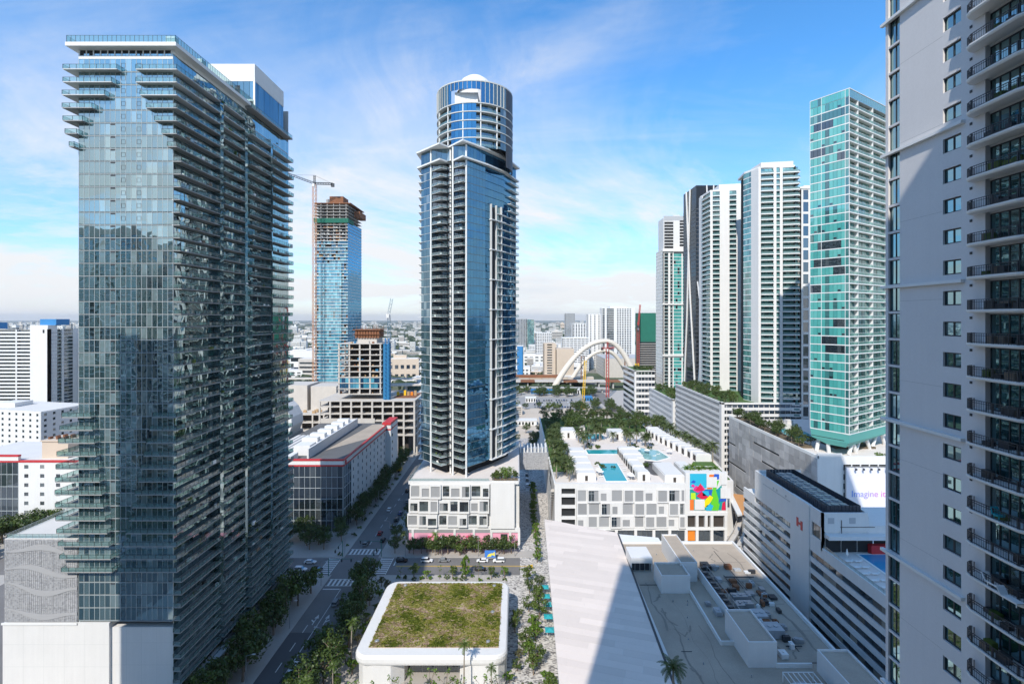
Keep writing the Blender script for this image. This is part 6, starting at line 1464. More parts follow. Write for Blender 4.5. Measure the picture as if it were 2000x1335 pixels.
for x, y in ((97, 220), (100, 230), (104, 239)): b = MB(); b.box(x-.3, y-.3, 0, x+.3, y+.3, 14.5); b.out('post', STEEL, r)
# ------------------------------------------------------------------ distant named towers
def slab_tower(name, label, px0, px1, pyt, Y, depth, M, cols, pitch=3.3, lim=60, top=None):
    xa, xb = (px0-1010)/1000*Y, (px1-1010)/1000*Y; h = H+(622-pyt)/1000*Y
    t = T(name, label, 'tower', ((xa+xb)/2, Y)); f = Face((xa, Y), (xb, Y)); wd = xb-xa
    facade(t, f, 0, h, pitch, [(a*wd, c*wd, k, o) for a, c, k, o in cols], M)
    s = Face((xa, Y+depth), (xa, Y)) if xa > 0 else Face((xb, Y), (xb, Y+depth)); facade(t, s, 0, h, pitch, [(0, depth, 'win', (2.2, 1.8, .7, 4))], M)
    t.mb('core', M.get('coremat', CONC)).hexa(rect(xa+.9, Y+1.8, xb-.9, Y+depth), 0, h-.3); t.mb('roof', M['slab']).hexa(rect(xa, Y, xb, Y+depth), h, h+.8)
    if top: t.mb('penthouse', M['wall']).hexa(rect(xa+wd*.25, Y+3, xb-wd*.25, Y+depth-2), h+.8, h+top)
    t.done(lim); return t
GW = dict(wall=WHITE, glass=GDARK, slab=SLABW, rail=RAIL)
slab_tower('twin_tone_tower', 'pale tower with a grey gridded face behind the arch bridge', 1176, 1240, 602, 980, 30, GW, [(0, .08, 'glass', 3), (.08, .14, 'wall', 0), (.14, .36, 'glass', 3), (.36, .44, 'wall', 0), (.44, .9, 'win', (3.2, 2.2, .6, 4.6)), (.9, 1, 'wall', 0)], 3.4, 60, 4)
slab_tower('striped_white_tower', 'white tower with vertical window strips, next to the grey gridded one', 1148, 1175, 614, 1000, 26, GW, [(0, .12, 'wall', 0), (.12, .3, 'win', (2.4, 2, .6, 3)), (.3, .42, 'wall', 0), (.42, .6, 'win', (2.4, 2, .6, 3)), (.6, .72, 'wall', 0), (.72, .9, 'win', (2.4, 2, .6, 3)), (.9, 1, 'wall', 0)])
slab_tower('dark_far_tower', 'lone dark grey tower on the skyline', 1104, 1123, 612, 1700, 30, dict(wall=GREYP, glass=GDARK, slab=GREYP), [(0, 1, 'win', (3, 2.2, .6, 4))], 3.5, 20)
slab_tower('skyline_tower', 'grey balcony tower far off beside the round crowned tower', 1008, 1029, 623, 1500, 30, dict(wall=GREYP, glass=GDARK, slab=CONC), [(0, 1, 'win', (3, 2.2, .6, 4))], 3.5, 20)
slab_tower('skyline_tower', 'teal netted tower far off beside the grey balcony one', 1030, 1043, 624, 1480, 26, dict(wall=GREENN, glass=GTEALD, slab=GREYP), [(0, 1, 'glass', 4)], 3.5, 20)
slab_tower('low_white_slab', 'broad white office slab with window bands beyond the arches', 1046, 1078, 650, 1150, 24, GW, [(0, 1, 'win', (2.6, 2, .8, 4))], 3.5, 40)
slab_tower('low_white_slab', 'white residential slab with vertical fins beyond the arches', 1118, 1144, 632, 1250, 24, GW, [(0, 1, 'win', (3.4, 2.4, .5, 5.5))], 3.5, 40)
slab_tower('office_block', 'pale block with grey window bands below the striped white tower', 1098, 1150, 660, 950, 30, GW, [(0, 1, 'win', (6, 1.6, .9, 7))], 3.8, 40)
slab_tower('beige_block', 'windowless beige block with a ribbed stair front before the trees', 1062, 1085, 671, 820, 30, dict(wall=BEIGE, glass=GDARK, slab=BEIGE, coremat=BEIGE), [(0, .25, 'wall', 0), (.25, .75, 'win', (8, 2, 1.5, 9)), (.75, 1, 'wall', 0)], 4.2, 30)
slab_tower('beige_block', 'lower blank beige hall joined to the ribbed block', 1086, 1121, 682, 815, 40, dict(wall=BEIGE, glass=GDARK, slab=BEIGE, coremat=BEIGE), [(0, 1, 'wall', 0)], 4.2, 30)
slab_tower('blue_sign_block', 'small white block with a bright blue panel near the trees', 1010, 1022, 676, 760, 12, dict(wall=BLUEP, glass=GDARK, slab=WHITE, coremat=WHITE), [(0, .3, 'wall', 0), (.3, 1, 'wall', 0)], 4.2, 10)
slab_tower('arena_hall', 'large pale grey hall with sloping roof beyond the arch bridge', 1180, 1285, 700, 850, 90, dict(wall=CONCP, glass=GDARK, slab=GREYP, coremat=CONCP), [(0, 1, 'wall', 0)], 5, 10)
slab_tower('netted_tower', 'tower wrapped in green netting with dark base floors, by the leaning red crane', 1250, 1284, 612, 760, 30, dict(wall=GREENN, glass=GDARK, slab=GREENN, coremat=CONC), [(0, 1, 'wall', 0)], 3.5, 40)
t = T('open_floors', 'dark open floors under the green netted tower', 'building site', (194, 755)); f = Face((181, 757), (217, 757))
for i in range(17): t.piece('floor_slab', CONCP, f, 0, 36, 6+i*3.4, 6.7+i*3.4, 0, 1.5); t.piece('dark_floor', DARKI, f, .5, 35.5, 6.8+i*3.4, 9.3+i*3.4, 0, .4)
t.done(60)
# ------------------------------------------------------------------ plants
def leaf_crown(rad, zc, flat_, n_cl, per, size, seed):
    q = random.Random(seed); b = MB(); cl = []
    while len(cl) < n_cl:
        v = Vector((q.uniform(-1, 1), q.uniform(-1, 1), q.uniform(-.8, 1)))
        if .35 < v.length < 1.0: cl.append(Vector((v.x*rad, v.y*rad, zc+v.z*rad*flat_)))
    for c in cl:
        cr_ = rad*q.uniform(.26, .42)
        for i in range(per):
            d = Vector((q.gauss(0, 1), q.gauss(0, 1), q.gauss(0, 1)*.8+.25)).normalized(); p = c+d*cr_*q.uniform(.55, 1.0)
            u = d.cross(Vector((q.gauss(0, 1), q.gauss(0, 1), q.gauss(0, 1)))).normalized(); w_ = (d+Vector((q.gauss(0, .5), q.gauss(0, .5), q.gauss(0, .5)))).normalized().cross(u).normalized()
            s = size*q.uniform(.6, 1.35); b.poly([p-u*s*.5, p+w_*s*.32, p+u*s*.55, p-w_*s*.32])
    return b, cl
def make_tree(name, label, cat, h, rad, mat, seed, n_cl=22, per=34, size=.62, flat_=.72, trunk=.28):
    r = link(bpy.data.objects.new(name, None)); tag(r, label, cat)
    b, cl = leaf_crown(rad, h-rad*flat_, flat_, n_cl, per, size, seed); kid(b.out('crown', mat), r)
    tb = MB(); fork = h-rad*flat_*1.7; fork = max(fork, h*.28); tb.tube((0, 0, -.2), (0.05, 0, fork), trunk, trunk*.7, 7)
    for c in cl[:9]: m_ = Vector((c.x*.4, c.y*.4, fork+(c.z-fork)*.55)); tb.tube((0.05, 0, fork-.1), m_, trunk*.5, trunk*.32, 5); tb.tube(m_, c, trunk*.32, .05, 4)
    kid(tb.out('trunk', BARK), r); return r
def frond(b, base, yaw, el, ln, wd, droop, q, seg=7, lf=1):
    p = Vector(base); c, s = math.cos(yaw), math.sin(yaw); st = ln/seg; prev = None
    for i in range(seg):
        d = Vector((c*math.cos(el), s*math.cos(el), math.sin(el))); n = p+d*st; side = Vector((-s, c, 0)); u0, u1 = i/seg, (i+1)/seg
        up = side.cross(d)*-1
        for sg in (-1, 1):
            for k in range(lf+1):
                a = p+(n-p)*(k/(lf+1)); e_ = p+(n-p)*((k+.75)/(lf+1)); ww = wd*math.sin(PI*min(1, .12+.88*(u0+k/(lf+1)/seg)))**.7*q.uniform(.85, 1.1)
                b.poly([a, e_, e_+side*sg*ww+d*ww*.55-Vector((0, 0, ww*.35)), a+side*sg*ww*.8+d*ww*.5-Vector((0, 0, ww*.3))])
        el -= droop/seg*(1+u0); p = n
def make_palm(name, label, h, n, ln, mat, seed, wd=.42, trunk=.2, split=False, bulge=0):
    q = random.Random(seed); r = link(bpy.data.objects.new(name, None)); tag(r, label, 'palm tree')
    tb = MB(); bx, by = q.uniform(-.3, .3), q.uniform(-.3, .3); k = 6
    for i in range(k):
        u0, u1 = i/k, (i+1)/k; tb.tube((bx*u0**2, by*u0**2, h*u0-(.2 if i == 0 else 0)), (bx*u1**2, by*u1**2, h*u1), trunk*(1.25-.45*u0), trunk*(1.25-.45*u1), 7)
    kid(tb.out('trunk', BARKP), r); b = MB()
    for i in range(n):
        yaw = i*2.399+q.uniform(-.2, .2); el = 1.25-1.75*(i/n)+q.uniform(-.12, .12)
        if split: b = MB()
        frond(b, (bx, by, h), yaw, el, ln*q.uniform(.85, 1.1), wd, 1.15, q, 7, 2 if split else 1)
        if split: kid(b.out('frond', mat), r)
    if not split: kid(b.out('crown', mat), r)
    return r
def make_bush(name, label, rad, mat, seed):
    b, _ = leaf_crown(rad, rad*.55, .6, 9, 30, .5, seed); return tag(b.out(name, mat), label, 'shrub')
OAK = [make_tree('street_tree', 'x', 'tree', h, r_, m, s, nc, 36, .62, fl) for h, r_, m, s, nc, fl in ((8.5, 3.6, LEAFD, 1, 24, .75), (9.5, 4.2, LEAFD, 2, 28, .72), (7.5, 3.0, LEAFM, 3, 20, .8), (8, 3.3, LEAFM, 4, 22, .85), (6.5, 2.6, LEAFY, 5, 18, .95), (7, 2.8, LEAFO, 6, 16, .9))]
THIN = make_tree('thin_tree', 'x', 'tree', 9, 2.0, LEAFY, 9, 9, 10, .5, 1.3, .10)
PALMS = [make_palm('palm_tree', 'x', 4.6, 26, 3.0, LEAFP, 11, .5), make_palm('palm_tree', 'x', 5.8, 28, 3.2, LEAFP, 12, .5), make_palm('palm_tree', 'x', 4.2, 20, 2.6, LEAFY, 13, .5)]
TALLP = make_palm('palm_tree', 'x', 12, 15, 2.1, LEAFM, 14, .4, .17)
BUSH = [make_bush('shrub', 'x', 1.3, LEAFM, 21), make_bush('shrub', 'x', 1.6, LEAFD, 22), make_bush('shrub', 'x', 1.0, LEAFY, 23)]
PROTO = OAK+[THIN]+PALMS+[TALLP]+BUSH
def put(proto, x, y, z, s, label, group):
    sc_ = (s*R.uniform(.9, 1.12), s*R.uniform(.9, 1.12), s*R.uniform(.88, 1.15))
    c = copy_tree(proto, (x, y, z), R.uniform(0, 6.28), sc_, label, group)
    if c.name.startswith('street_tree') and group and not any(k in group for k in ('avenue', 'hoardings', 'red trimmed', 'bay road')): c.name = 'garden_tree' if 'deck' not in group and 'garage' not in group and 'roof' not in group else 'roof_tree'
    return c
g = 'dark street tree in the row between the teal glass tower and the avenue'
for i in range(22): put(OAK[R.choice([0, 1, 0, 2, 3])], R.uniform(-80, -73.5), 100+i*3.9+R.uniform(-1, 1), .1, R.uniform(1.0, 1.3), g, 'street trees along the avenue')
for i in range(9): put(PALMS[i % 2], R.uniform(-82, -76.5), 122+i*7.2, .1, R.uniform(1.0, 1.25), 'palm in the planting strip at the foot of the teal glass tower', 'palms beside the avenue')
g = 'dark street tree in the row between the avenue and the planted pavilion'
for i in range(24): put(OAK[R.choice([0, 1, 0, 3, 1])], R.uniform(-55.5, -50.2), 98+i*3.9+R.uniform(-1, 1), .1, R.uniform(.95, 1.2), g, 'street trees along the avenue')
g = 'tree in the clump before the dark glazed corner of the red trimmed block'
for i in range(16): put(OAK[R.choice([0, 1])], -108+i*2.1+R.uniform(-1, 1), R.uniform(217, 233), .1, R.uniform(.75, 1.0), g, 'trees before the red trimmed block')
g = 'dark tree in the hedge like row along the side of the red trimmed block'
for i in range(22): put(OAK[R.choice([0, 1, 1])], R.uniform(-78.5, -74.5), 243+i*5.2, .1, R.uniform(.85, 1.1), g, 'trees beside the red trimmed block')
g = 'leafy tree along the cross street before the pink hoardings'
for i in range(19): put(OAK[R.choice([0, 1, 2, 3, 3])], -45+i*2.35+R.uniform(-.6, .6), R.uniform(211.6, 215), .12, R.uniform(.66, .92), g, 'trees before the pink hoardings')
g = 'tree on the far side pavement along the white podium'
for i in range(10): put(OAK[R.choice([0, 1, 3])], R.uniform(-55, -49), 214+i*7, .1, R.uniform(.6, .85), g, 'trees beside the white podium')
g = 'young tree on the pale plaza beside the planted pavilion'
for i in range(20): put(OAK[R.choice([2, 3, 4, 0])], R.uniform(3.0, 8.6), 118+i*3.8, .14, R.uniform(.55, .85), g, 'trees on the plaza')
for i in range(13): put(OAK[R.choice([3, 5, 4, 2])], R.uniform(-2.2, 2.0), 116+i*4.4, .14, R.uniform(.35, .6), 'small tree close against the planted pavilion', 'small trees round the pavilion')
for i in range(18): put(OAK[R.choice([4, 4, 2, 5])], R.uniform(-51, -45.5), 116+i*4.2, .14, R.uniform(.4, .7), 'small tree between the dark row and the planted pavilion', 'small trees round the pavilion')
for x, y, s in ((-2.2, 127, 1.0), (-4.6, 124, .9), (-.4, 123, .95), (-43.5, 128, .8), (-46, 124, .7)): put(OAK[4], x, y, .14, s, 'bright green bushy tree in front of the planted pavilion', 'bright trees before the pavilion')
for i in range(9): put(THIN, -40+i*4.4+R.uniform(-1, 1), R.uniform(123, 132), .14, R.uniform(.8, 1.1), 'thin young tree in front of the planted pavilion', 'thin trees before the pavilion')
for x, y, s in ((-49.8, 121, .95), (-47.3, 146, 1.0), (-27, 129, .75), (-13.6, 131, 1.1), (-6.5, 128, .8), (-40.5, 124.5, .7), (-46.8, 130, .8)): put(TALLP, x, y, .14, s, 'slim tall palm standing around the planted pavilion', 'slim palms round the pavilion')
for i in range(9): put([THIN, OAK[2], OAK[4]][i % 3], -44+i*4.9, 193.4+R.uniform(-.6, .6), .13, R.uniform(.5, .75), 'small kerbside tree on the pavilion side of the cross street', 'kerbside trees')
c = put(OAK[4], -19.5, 194, .14, 1.0, 'tall narrow bright green tree behind the planted pavilion', None); c.scale = (.62, .62, 1.35)
for i in range(14): put(BUSH[R.randrange(3)], -45+i*3.1, R.uniform(191, 194.6), .13, R.uniform(.6, .9), 'low shrub in the bed along the south kerb of the cross street', 'shrubs along the cross street')
for i in range(26): put(BUSH[R.randrange(3)], R.uniform(-50, -3), R.choice([R.uniform(128, 133.5), R.uniform(116, 124)]), .13, R.uniform(.6, 1.0), 'low shrub in the planting in front of the pavilion', 'shrubs before the pavilion')
for i in range(13): put(BUSH[R.randrange(3)], R.uniform(-72, -71.6)-1.6, 212+i*9, .13, R.uniform(.7, 1), 'clipped shrub along the kerb beside the red trimmed block', 'shrubs along the avenue')
for i in range(16): put(OAK[4], 8.4+R.uniform(-.6, .6), 206+i*6, .05, R.uniform(.55, .75), 'slim green tree in the middle of the paved alley', 'trees in the alley')
g = 'palm on the resort pool deck'
for i in range(20): put(OAK[R.choice([0, 2, 3])], R.uniform(18, 25), 240+i*5, 24.8, R.uniform(.5, .8), 'leafy tree in the dense strip along the alley edge of the resort deck', 'trees on the resort deck')
for i in range(32): put(PALMS[R.choice([0, 1, 0])], R.uniform(17.8, 25.5), 231+i*3.7, 24.9, R.uniform(1.0, 1.3), 'palm in the dense strip along the alley edge of the resort deck', 'palms on the resort deck')
for i in range(24): put(PALMS[R.choice([0, 1])], R.uniform(36, 76), R.choice([R.uniform(287, 294), R.uniform(298, 310), R.uniform(326, 332)]), 24.7, R.uniform(1.15, 1.5), 'palm among the pools of the resort deck', 'palms on the resort deck')
for i in range(18): u = i/17; put(PALMS[R.choice([0, 1])], 100.5-8*math.sin(u*PI/2)+R.uniform(-1, 1), 262+u*80, 24.7, R.uniform(1.1, 1.4), 'palm behind the curved row of cabanas', 'palms on the resort deck')
for i in range(6): put(PALMS[2], 78+i*2.6, 234+R.uniform(0, 3), 24.8, 1.1, 'yellowish palm above the mural wall', 'palms above the mural')
for i in range(80): put(OAK[R.choice([0, 1, 2, 3])], R.uniform(18, 98), R.uniform(333, 377), 24.8, R.uniform(.6, 1.0), 'dark tree in the garden at the rear of the resort deck', 'trees at the rear of the resort deck')
for i in range(30): put(BUSH[R.randrange(2)], R.uniform(36, 98), R.choice([R.uniform(288, 296), R.uniform(326, 333), R.uniform(250, 258)]), 24.7, R.uniform(.7, 1.1), 'round shrub among the palms of the resort deck', 'shrubs on the resort deck')
for i in range(16): put(OAK[R.choice([2, 3, 4])], -11+R.uniform(0, 11), 218.8+R.uniform(0, 3), 28.9, R.uniform(.25, .5), 'bright shrub in the terrace planter below the round crowned tower', 'terrace planting')
for x, y in ((-5, 220.5), (-3, 221.5), (-6.6, 222)): put(PALMS[2], x, y, 28.8, .9, 'yellow green palm on the terrace below the round crowned tower', 'terrace palms')
for i in range(38): put(R.choice(PALMS[:2]+OAK[:2]), R.uniform(116.5, 124), 214+i*1.7, 44.4, R.uniform(.5, .75), 'palm or tree in the roof garden above the grey screen', 'plants in the roof garden')
for i in range(16): put(R.choice([PALMS[2], OAK[4], OAK[0]]), R.uniform(136, 148), R.uniform(214, 232), 44.2, R.uniform(.5, .75), 'plant beside the roof pool above the grey screen', 'plants in the roof garden')
for i in range(10): put(OAK[4], 140+i*2.2, 197.8+R.uniform(0, 1), 43.4, .42, 'bright green shrub above the billboard', 'shrubs above the billboard')
for i in range(46): put(R.choice(PALMS[:2]+[OAK[0], OAK[2]]), R.uniform(116, 130), 290+i*1.75, 49.5, R.uniform(.5, .8), 'palm or tree on top of the chequered garage', 'plants on the chequered garage')
for i in range(18): put(OAK[R.choice([0, 3])], R.uniform(116, 130), 380+i*3.5, 37, R.uniform(.6, .8), 'tree on top of the striped garage', 'plants on the striped garage')
for i in range(12): put(OAK[R.choice([0, 3])], 117+i*1.6, 507+R.uniform(0, 5), 46, R.uniform(.5, .7), 'tree on the planted ledge near the arch bridge', 'plants on the stepped garage')
for i in range(46): put(OAK[R.choice([0, 1, 3])], R.uniform(100.5, 113.5), 236+i*7.4, .1, R.uniform(.75, 1.0), 'tree along the bay road beyond the resort podium', 'trees along the bay road')
for i in range(22): put(OAK[R.choice([0, 3, 2])], R.uniform(76.5, 82), 110+i*5, .1, R.uniform(.45, .65), 'small tree between the hotel and the flat machine roof', 'trees beside the hotel')
for i in range(20): put(OAK[R.choice([0, 1, 3, 5])], R.uniform(-232, -190), R.uniform(204, 229), .05, R.uniform(1.1, 1.5), 'large tree behind the screened parking garage', 'trees behind the screened garage')
for i in range(9): put(OAK[R.choice([3, 5])], R.uniform(-62, -52), R.uniform(318, 372), .05, R.uniform(.8, 1.1), 'olive tree at the foot of the round crowned tower by the avenue', 'trees at the end of the avenue')
for i in range(100): put(OAK[R.choice([0, 1, 3])], R.uniform(-10, 100), R.choice([R.uniform(640, 684), R.uniform(640, 660), R.uniform(540, 558), R.uniform(385, 440)]), .05, R.uniform(.8, 1.25), 'tree in the belt beside the parking lot', 'trees round the parking lot')
PP = make_palm('palm_tree', 'dark feathery palm rising from the edge of the flat machine roof', 11.5, 26, 3.1, LEAFP, 31, .5, .22, True)
PP.location = (29.6, 96.5, 21.0)
PL = make_palm('palm_tree', 'single palm on the planted strip before the pink hoardings', 8.5, 20, 2.4, LEAFY, 33, .4, .16); PL.location = (-34, 212, .1)
for p in PROTO:                                                            # the models the copies were taken from
    def drop(o):
        for ch in KIDS.get(o.name, []): drop(ch)
        bpy.data.objects.remove(o)
    drop(p)

# ------------------------------------------------------------------ cars and street furniture
def make_car(name, suv, mat):
    r = link(bpy.data.objects.new(name, None)); L_ = 4.7; hw = .92; h0, h1 = .38, .98 if suv else .86; top = 1.78 if suv else 1.45
    b = MB()
    def loft(secs):
        for (x0, w0, a0, c0), (x1, w1, a1, c1) in zip(secs, secs[1:]):
            q0 = [(x0, -w0, a0), (x0, w0, a0), (x0, w0*.94, c0), (x0, -w0*.94, c0)]; q1 = [(x1, -w1, a1), (x1, w1, a1), (x1, w1*.94, c1), (x1, -w1*.94, c1)]
            for i in range(4): j = (i+1) % 4; b.poly([q0[i], q0[j], q1[j], q1[i]])
        for s, rv in ((secs[0], True), (secs[-1], False)):
            x, w_, a, c = s; q = [(x, -w_, a), (x, w_, a), (x, w_*.94, c), (x, -w_*.94, c)]; b.poly(q if not rv else list(reversed(q)))
    loft([(-2.35, .72, .5, .72), (-2.2, hw*.95, h0, h1), (-1.0, hw, h0, h1+.06), (1.0, hw, h0, h1+.02), (2.0, hw*.95, h0, h1-.12), (2.35, .74, .45, h1-.28)])
    rb = -2.1 if suv else -1.45
    b.hexa([(rb, -.78), (.45, -.78), (.45, .78), (rb, .78)], top-.1, top, 0, [(rb+.1, -.7), (.4, -.7), (.4, .7), (rb+.1, .7)])
    kid(b.out('body', mat), r); g_ = MB(); g_.hexa([(rb-.15, -.84), (1.15, -.84), (1.15, .84), (rb-.15, .84)], h1, top-.1, 0, [(rb, -.76), (.42, -.76), (.42, .76), (rb, .76)]); kid(g_.out('window', GDARK), r)
    for x in (-1.45, 1.45):
        for y in (-.93, .73): w_ = MB(); w_.tube((x, y, .36), (x, y+.2, .36), .36, .36, 10); kid(w_.out('wheel', TIREM), r)
    for y in (-.6, .45): w_ = MB(); w_.box(2.2, y, .58, 2.37, y+.18, .70); kid(w_.out('headlight', LAMPG), r)
    return r
CM = {}
SED = make_car('parked_car', False, CARW); SUV = make_car('parked_car', True, CARW)
def bodies(proto):
    o = [c for c in KIDS[proto.name] if c.name.startswith('body')][0]; d = {}
    for k, m in (('white', CARW), ('black', CARB), ('grey', CARG), ('red', CARR), ('blue', CARN)):
        me = o.data.copy(); me.materials.clear(); me.materials.append(m); d[k] = me
    return d
BD = {id(SED): bodies(SED), id(SUV): bodies(SUV)}
def car(proto, col, x, y, rz, label, group='cars on the streets', z=.02, cat='car', s=1):
    c = copy_tree(proto, (x, y, z), rz, s, label, group, BD[id(proto)][col]); c['category'] = cat; return c
P2 = PI/2
car(SED, 'white', -62.4, 143.5, P2, 'white car driving up the avenue beside the dark trees'); car(SUV, 'black', -62.3, 137.4, P2, 'black car following the white one up the avenue')
car(SUV, 'black', -46.5, 206.6, 0, 'black car waiting at the cross street crosswalk'); car(SUV, 'white', -36.4, 206.5, 0, 'white van in the middle of the cross street', cat='van')
car(SED, 'grey', -29.5, 206.8, 0, 'grey car behind trees on the cross street'); car(SED, 'white', -14.0, 206.5, PI, 'white car on the cross street beside the open trailer'); car(SUV, 'white', -7.4, 206.4, PI, 'white pickup at the plaza end of the cross street', cat='van')
car(SED, 'black', -14.2, 199.6, 0, 'black car parked on the near side of the cross street'); car(SUV, 'white', -84.2, 199.2, 0, 'white car nearest the west crosswalk'.replace('nearest', 'beside')); car(SED, 'white', -83, 205.4, 0, 'white car stopped in the far lane of the west street')
car(SED, 'red', -62.4, 233, P2, 'dark red car beyond the north crosswalk'); car(SED, 'black', -59.2, 226, P2, 'black car parked beyond the north crosswalk')
for i, (x, y, c_) in enumerate(((-65.6, 222, 'grey'), (-65.4, 262, 'white'), (-62.2, 290, 'black'), (-65.6, 318, 'grey'), (-62.3, 176, 'grey'), (-78, 199.4, 'black'), (-96, 206.2, 'grey'), (-104, 199.6, 'white'))): car([SUV, SED][i % 2], c_, x, y, P2 if x > -70 else 0, ('grey', 'white', 'black', 'grey', 'grey', 'black', 'grey', 'white')[i]+' car '+('just past the north crosswalk', 'part way up the shaded avenue', 'further up the shaded avenue', 'at the far end of the avenue', 'short of the south crosswalk', 'half over the west crosswalk', 'on the west street under the glass tower', 'deep in the west street beside the glass tower')[i])
for i in range(10):
    if i in (3, 7): continue
    car([SED, SUV][i % 2], ['grey', 'black', 'blue', 'white', 'grey'][i % 5], -58.6, 240+i*8.5, P2, 'dark car in the parked row up the shaded avenue', 'cars parked up the avenue')
for i in range(6): car([SED, SUV][i % 2], ['white', 'grey', 'black'][i % 3], 6, 300+i*10, P2, 'car in the shaded alley drive behind the foot bridge', 'cars in the alley')
for r_ in range(4):
    for i in range(19):
        if R.random() < .2: continue
        car([SED, SUV][R.randrange(2)], R.choice(['white', 'grey', 'black', 'white', 'grey', 'black', 'blue']), 20+i*3.0, 566+r_*15, P2+R.choice([0, PI]), 'car in the far parking lot', 'cars in the far parking lot')
for i in range(7): car([SED, SUV][i % 2], ['white', 'black', 'grey'][i % 3], 103+3*(i % 2), 250+i*24, P2, 'car on the bay road beyond the resort podium', 'cars on the bay road')
for pr_ in (SED, SUV):
    for ch in KIDS[pr_.name]: bpy.data.objects.remove(ch)
    bpy.data.objects.remove(pr_)
t_ = thing('display_trailer', 'open trailer with a blue and yellow printed board on the cross street', 'trailer', (-11, 208.6, 0))
b = MB(); b.box(-13.4, 208, .5, -8.6, 209.6, .8); b.out('bed', STEEL, t_); b = MB(); b.box(-13.2, 208.7, .8, -8.8, 208.9, 3.6); b.out('board', flat('board_print_blue', (.05, .2, .6)), t_)
b = MB(); b.poly([(-12.4, 208.68, 1), (-10.6, 208.68, 1.2), (-10, 208.68, 2.6), (-11.6, 208.68, 2.2)]); b.poly([(-10.4, 208.67, 1.9), (-9, 208.67, 1.3), (-9.2, 208.67, 3.2)]); b.out('board_print', flat('board_print_yellow', (.8, .7, .1)), t_, stuff=True)
for x in (-12.4, -9.6): b = MB(); b.tube((x, 207.9, .4), (x, 208.1, .4), .4, .4, 10); b.out('wheel', TIREM, t_)
LAMP = link(bpy.data.objects.new('street_lamp', None)); tag(LAMP, 'grey street lamp with a single arm along the avenue', 'street lamp', 'street lamps')
b = MB(); b.tube((0, 0, 0), (0, 0, 8.5), .12, .08, 6); kid(b.out('pole', STEEL), LAMP); b = MB(); b.tube((0, 0, 8.4), (1.8, 0, 8.9), .06, .05, 5); kid(b.out('arm', STEEL), LAMP); b = MB(); b.box(1.6, -.18, 8.8, 2.5, .18, 8.95); kid(b.out('lamp_head', GREYP), LAMP)
spots = [(-72, 110+i*26, 0) for i in range(12)]+[(-56.2, 122+i*26, PI) for i in range(12)]+[(-46+i*15, 211, -P2) for i in range(4)]
for i, (x, y, a) in enumerate(spots):
    if 190 < y < 210.5: y = 188
    c = LAMP if i == 0 else copy_tree(LAMP, (x, y, .1)); c.location = (x, y, .1); c.rotation_euler.z = a
SIG = link(bpy.data.objects.new('traffic_signal', None)); tag(SIG, 'green traffic signal pole with a long arm over the intersection', 'traffic signal', 'traffic signals at the intersection')
GP = flat('signal_green_paint', (.03, .16, .13)); b = MB(); b.tube((0, 0, 0), (0, 0, 6.6), .17, .13, 7); kid(b.out('pole', GP), SIG); b = MB(); b.tube((0, 0, 6.2), (9.5, 0, 6.6), .11, .07, 6); kid(b.out('arm', GP), SIG)
for x in (5, 8.6): b = MB(); b.box(x-.2, -.2, 5.4, x+.2, .2, 6.5); kid(b.out('signal_head', DARKM), SIG)
for i, (x, y, a) in enumerate(((-56, 211, PI), (-71.8, 195, 0), (-56, 195.2, P2), (-71.9, 211, -P2))):
    c = SIG if i == 0 else copy_tree(SIG, (x, y, .1)); c.location = (x, y, .1); c.rotation_euler.z = a
for i, (x, y) in enumerate(((9.9, 176), (10.1, 171), (10.0, 164), (10.0, 157), (9.8, 182))):
    r = thing('cafe_parasol', 'teal square parasol at the plaza edge of the limestone roof', 'parasol', (x, y, 0), 'teal parasols on the plaza')
    b = MB(); b.tube((x, y, .1), (x, y, 3.0), .06, .06, 6); b.out('pole', STEEL, r); b = MB(); b.hexa(rect(x-1.4, y-1.4, x+1.4, y+1.4), 2.7, 2.76); b.hexa(rect(x-1.4, y-1.4, x+1.4, y+1.4), 2.76, 3.3, 0, rect(x-.05, y-.05, x+.05, y+.05)); b.out('canopy', TEALU, r)

# ------------------------------------------------------------------ far city: low buildings, woods, haze
LOWM = []
for v in range(7):
    b = MB(); b.box(-.5, -.5, 0, .5, .5, 1, 0); b.box(-.47, -.47, 1, .47, .47, 1.03, 2); b.box(-.2, -.1, 1.03, .15, .3, 1.03+.14*(v % 3), 0)
    rows = [2, 3, 4, 5, 2, 6, 3][v]
    for i in range(rows):
        z0 = .12+.85*i/rows; z1 = z0+.42*.85/rows
        if v in (0, 2, 5): b.box(-.47, -.503, z0, .47, -.5, z1, 1); b.box(-.503, -.47, z0, -.5, .47, z1, 1); b.box(.5, -.47, z0, .503, .47, z1, 1)
        else:
            for j in range(6): b.box(-.45+j*.155, -.503, z0, -.36+j*.155, -.5, z1, 1); b.box(.5, -.45+j*.155, z0, .503, -.36+j*.155, z1, 1); b.box(-.503, -.45+j*.155, z0, -.5, -.36+j*.155, z1, 1)
    wall = [WHITE, WHITE2, CONCP, WHITE, BEIGE, WHITE, WHITE2][v]; LOWM.append((b, wall))
LME = []
for b, wall in LOWM:
    me = bpy.data.meshes.new('low_building'); me.from_pydata(b.v, [], b.f); [me.materials.append(m) for m in (wall, GDARK, ROOFL)]; me.polygons.foreach_set('material_index', b.m); LME.append(me)
def busy(x, y):
    return (-15 < x < 225 and y < 790) or (-335 < x < -60 and y < 700) or (-455 < x < -180 and y < 445) or y < 340 or (x > 95 and y < 1060 and x < 260)
cnt = 0
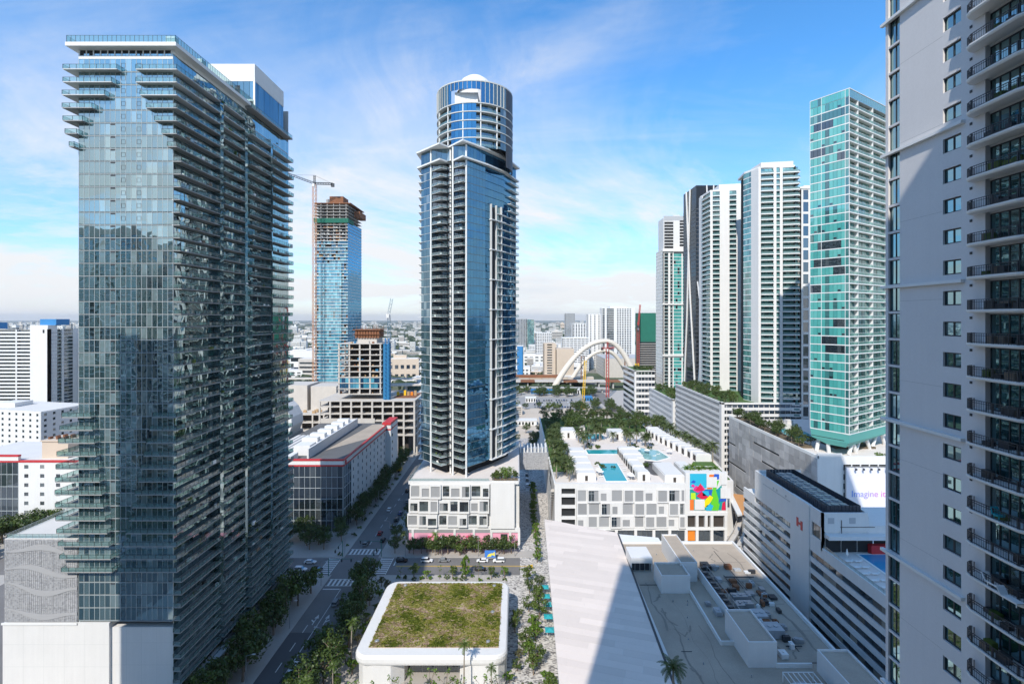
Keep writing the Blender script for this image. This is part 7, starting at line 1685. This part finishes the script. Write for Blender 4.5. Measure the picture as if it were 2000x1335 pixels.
while cnt < 290:
    y = 420*math.exp(R.random()*2.75); u = R.choice([R.uniform(-1.05, -.84), R.uniform(-.46, -.29), R.uniform(0, .29), R.uniform(-.46, .3)]); x = u*y
    if busy(x, y): continue
    wd = R.uniform(16, 60)*(1+y/5000); dp = R.uniform(14, 34); h = R.choice([6, 7, 9, 12, 12, 16, 24, 34])*R.uniform(.8, 1.2)
    if y > 2600: h *= 1.4
    o = link(bpy.data.objects.new('low_building', R.choice(LME))); o.location = (x, y, 0); o.scale = (wd, dp, h); o.rotation_euler.z = R.choice([0, 0, .08, -.1])
    v_ = LME.index(o.data); tag(o, ('low white building with banded windows', 'low cream building with punched windows', 'low concrete building with window bands', 'white building with small square windows', 'low beige building with punched windows', 'white building with many window bands', 'cream building with three window rows')[v_]+' among the trees of the far city', 'building', 'low buildings of the far city'); cnt += 1
b = MB(); q = random.Random(15)
for i in range(1500):
    y = 900*math.exp(q.random()*2.5); u = q.choice([q.uniform(-1.08, -.8), q.uniform(-.5, .32), q.uniform(-.5, .32)]); x = u*y
    if busy(x, y): continue
    wd = q.uniform(10, 34)*(1+y/6000); dp = q.uniform(10, 24); h = q.choice([5, 6, 7, 8, 10, 14, 22])*(1+y/7000); m_ = q.randrange(3)
    b.hexa(rect(x, y, x+wd, y+dp), 0, h, m_, None, 3)
    for k in range(int(h/3.6)): b.hexa(rect(x+.5, y-.15, x+wd-.5, y-.02), k*3.6+1.2, k*3.6+2.6, 4)
o = b.out('distant_buildings', [WHITE, WHITE2, CONCP, ROOFL, GDARK]); tag(o, 'pale low buildings of the distant city reaching to the horizon', 'buildings', kind='stuff')
b = MB(); q = random.Random(5)
for i in range(19000):
    y = 400*math.exp(q.random()*3.3); u = q.uniform(-1.08, .42); x = u*y+q.gauss(0, 20)
    if busy(x, y) and not (y > 700 and x < 95): continue
    n = math.sin(x*.006+3*math.sin(y*.0021))+math.sin(y*.004+2*math.sin(x*.003))+q.gauss(0, .5)
    if n < -.5: continue
    s = q.uniform(4, 9)*(1+y/2600); hh = min(s*.8, q.uniform(5, 11)); k = 6; a0 = q.random()*6
    ring = [(x+s*q.uniform(.7, 1.1)*math.cos(a0+2*PI*j/k), y+s*q.uniform(.7, 1.1)*math.sin(a0+2*PI*j/k)) for j in range(k)]
    mid = [(x+(rx-x)*q.uniform(.55, .85), y+(ry-y)*q.uniform(.55, .85), hh*q.uniform(.6, 1.05)) for rx, ry in ring]
    for j in range(k):
        j2 = (j+1) % k; b.poly([(*ring[j], 0), (*ring[j2], 0), mid[j2], mid[j]])
    b.poly(mid)
o = b.out('woods', FAR); tag(o, 'green tree cover of the far city out to the horizon', 'woods', kind='stuff')
m, n, l = newmat('haze_air'); v = n.new('ShaderNodeVolumePrincipled'); v.inputs['Color'].default_value = (.93, .965, 1.0, 1); v.inputs['Density'].default_value = .00004; v.inputs['Anisotropy'].default_value = .2
o_ = n.new('ShaderNodeOutputMaterial'); l.new(v.outputs[0], o_.inputs['Volume'])
b = MB(); b.box(-S-400, -2900, -1.3, S+400, 26400, 262); o = b.out('haze', m); tag(o, 'thin pale air over the whole city', 'haze', kind='stuff')
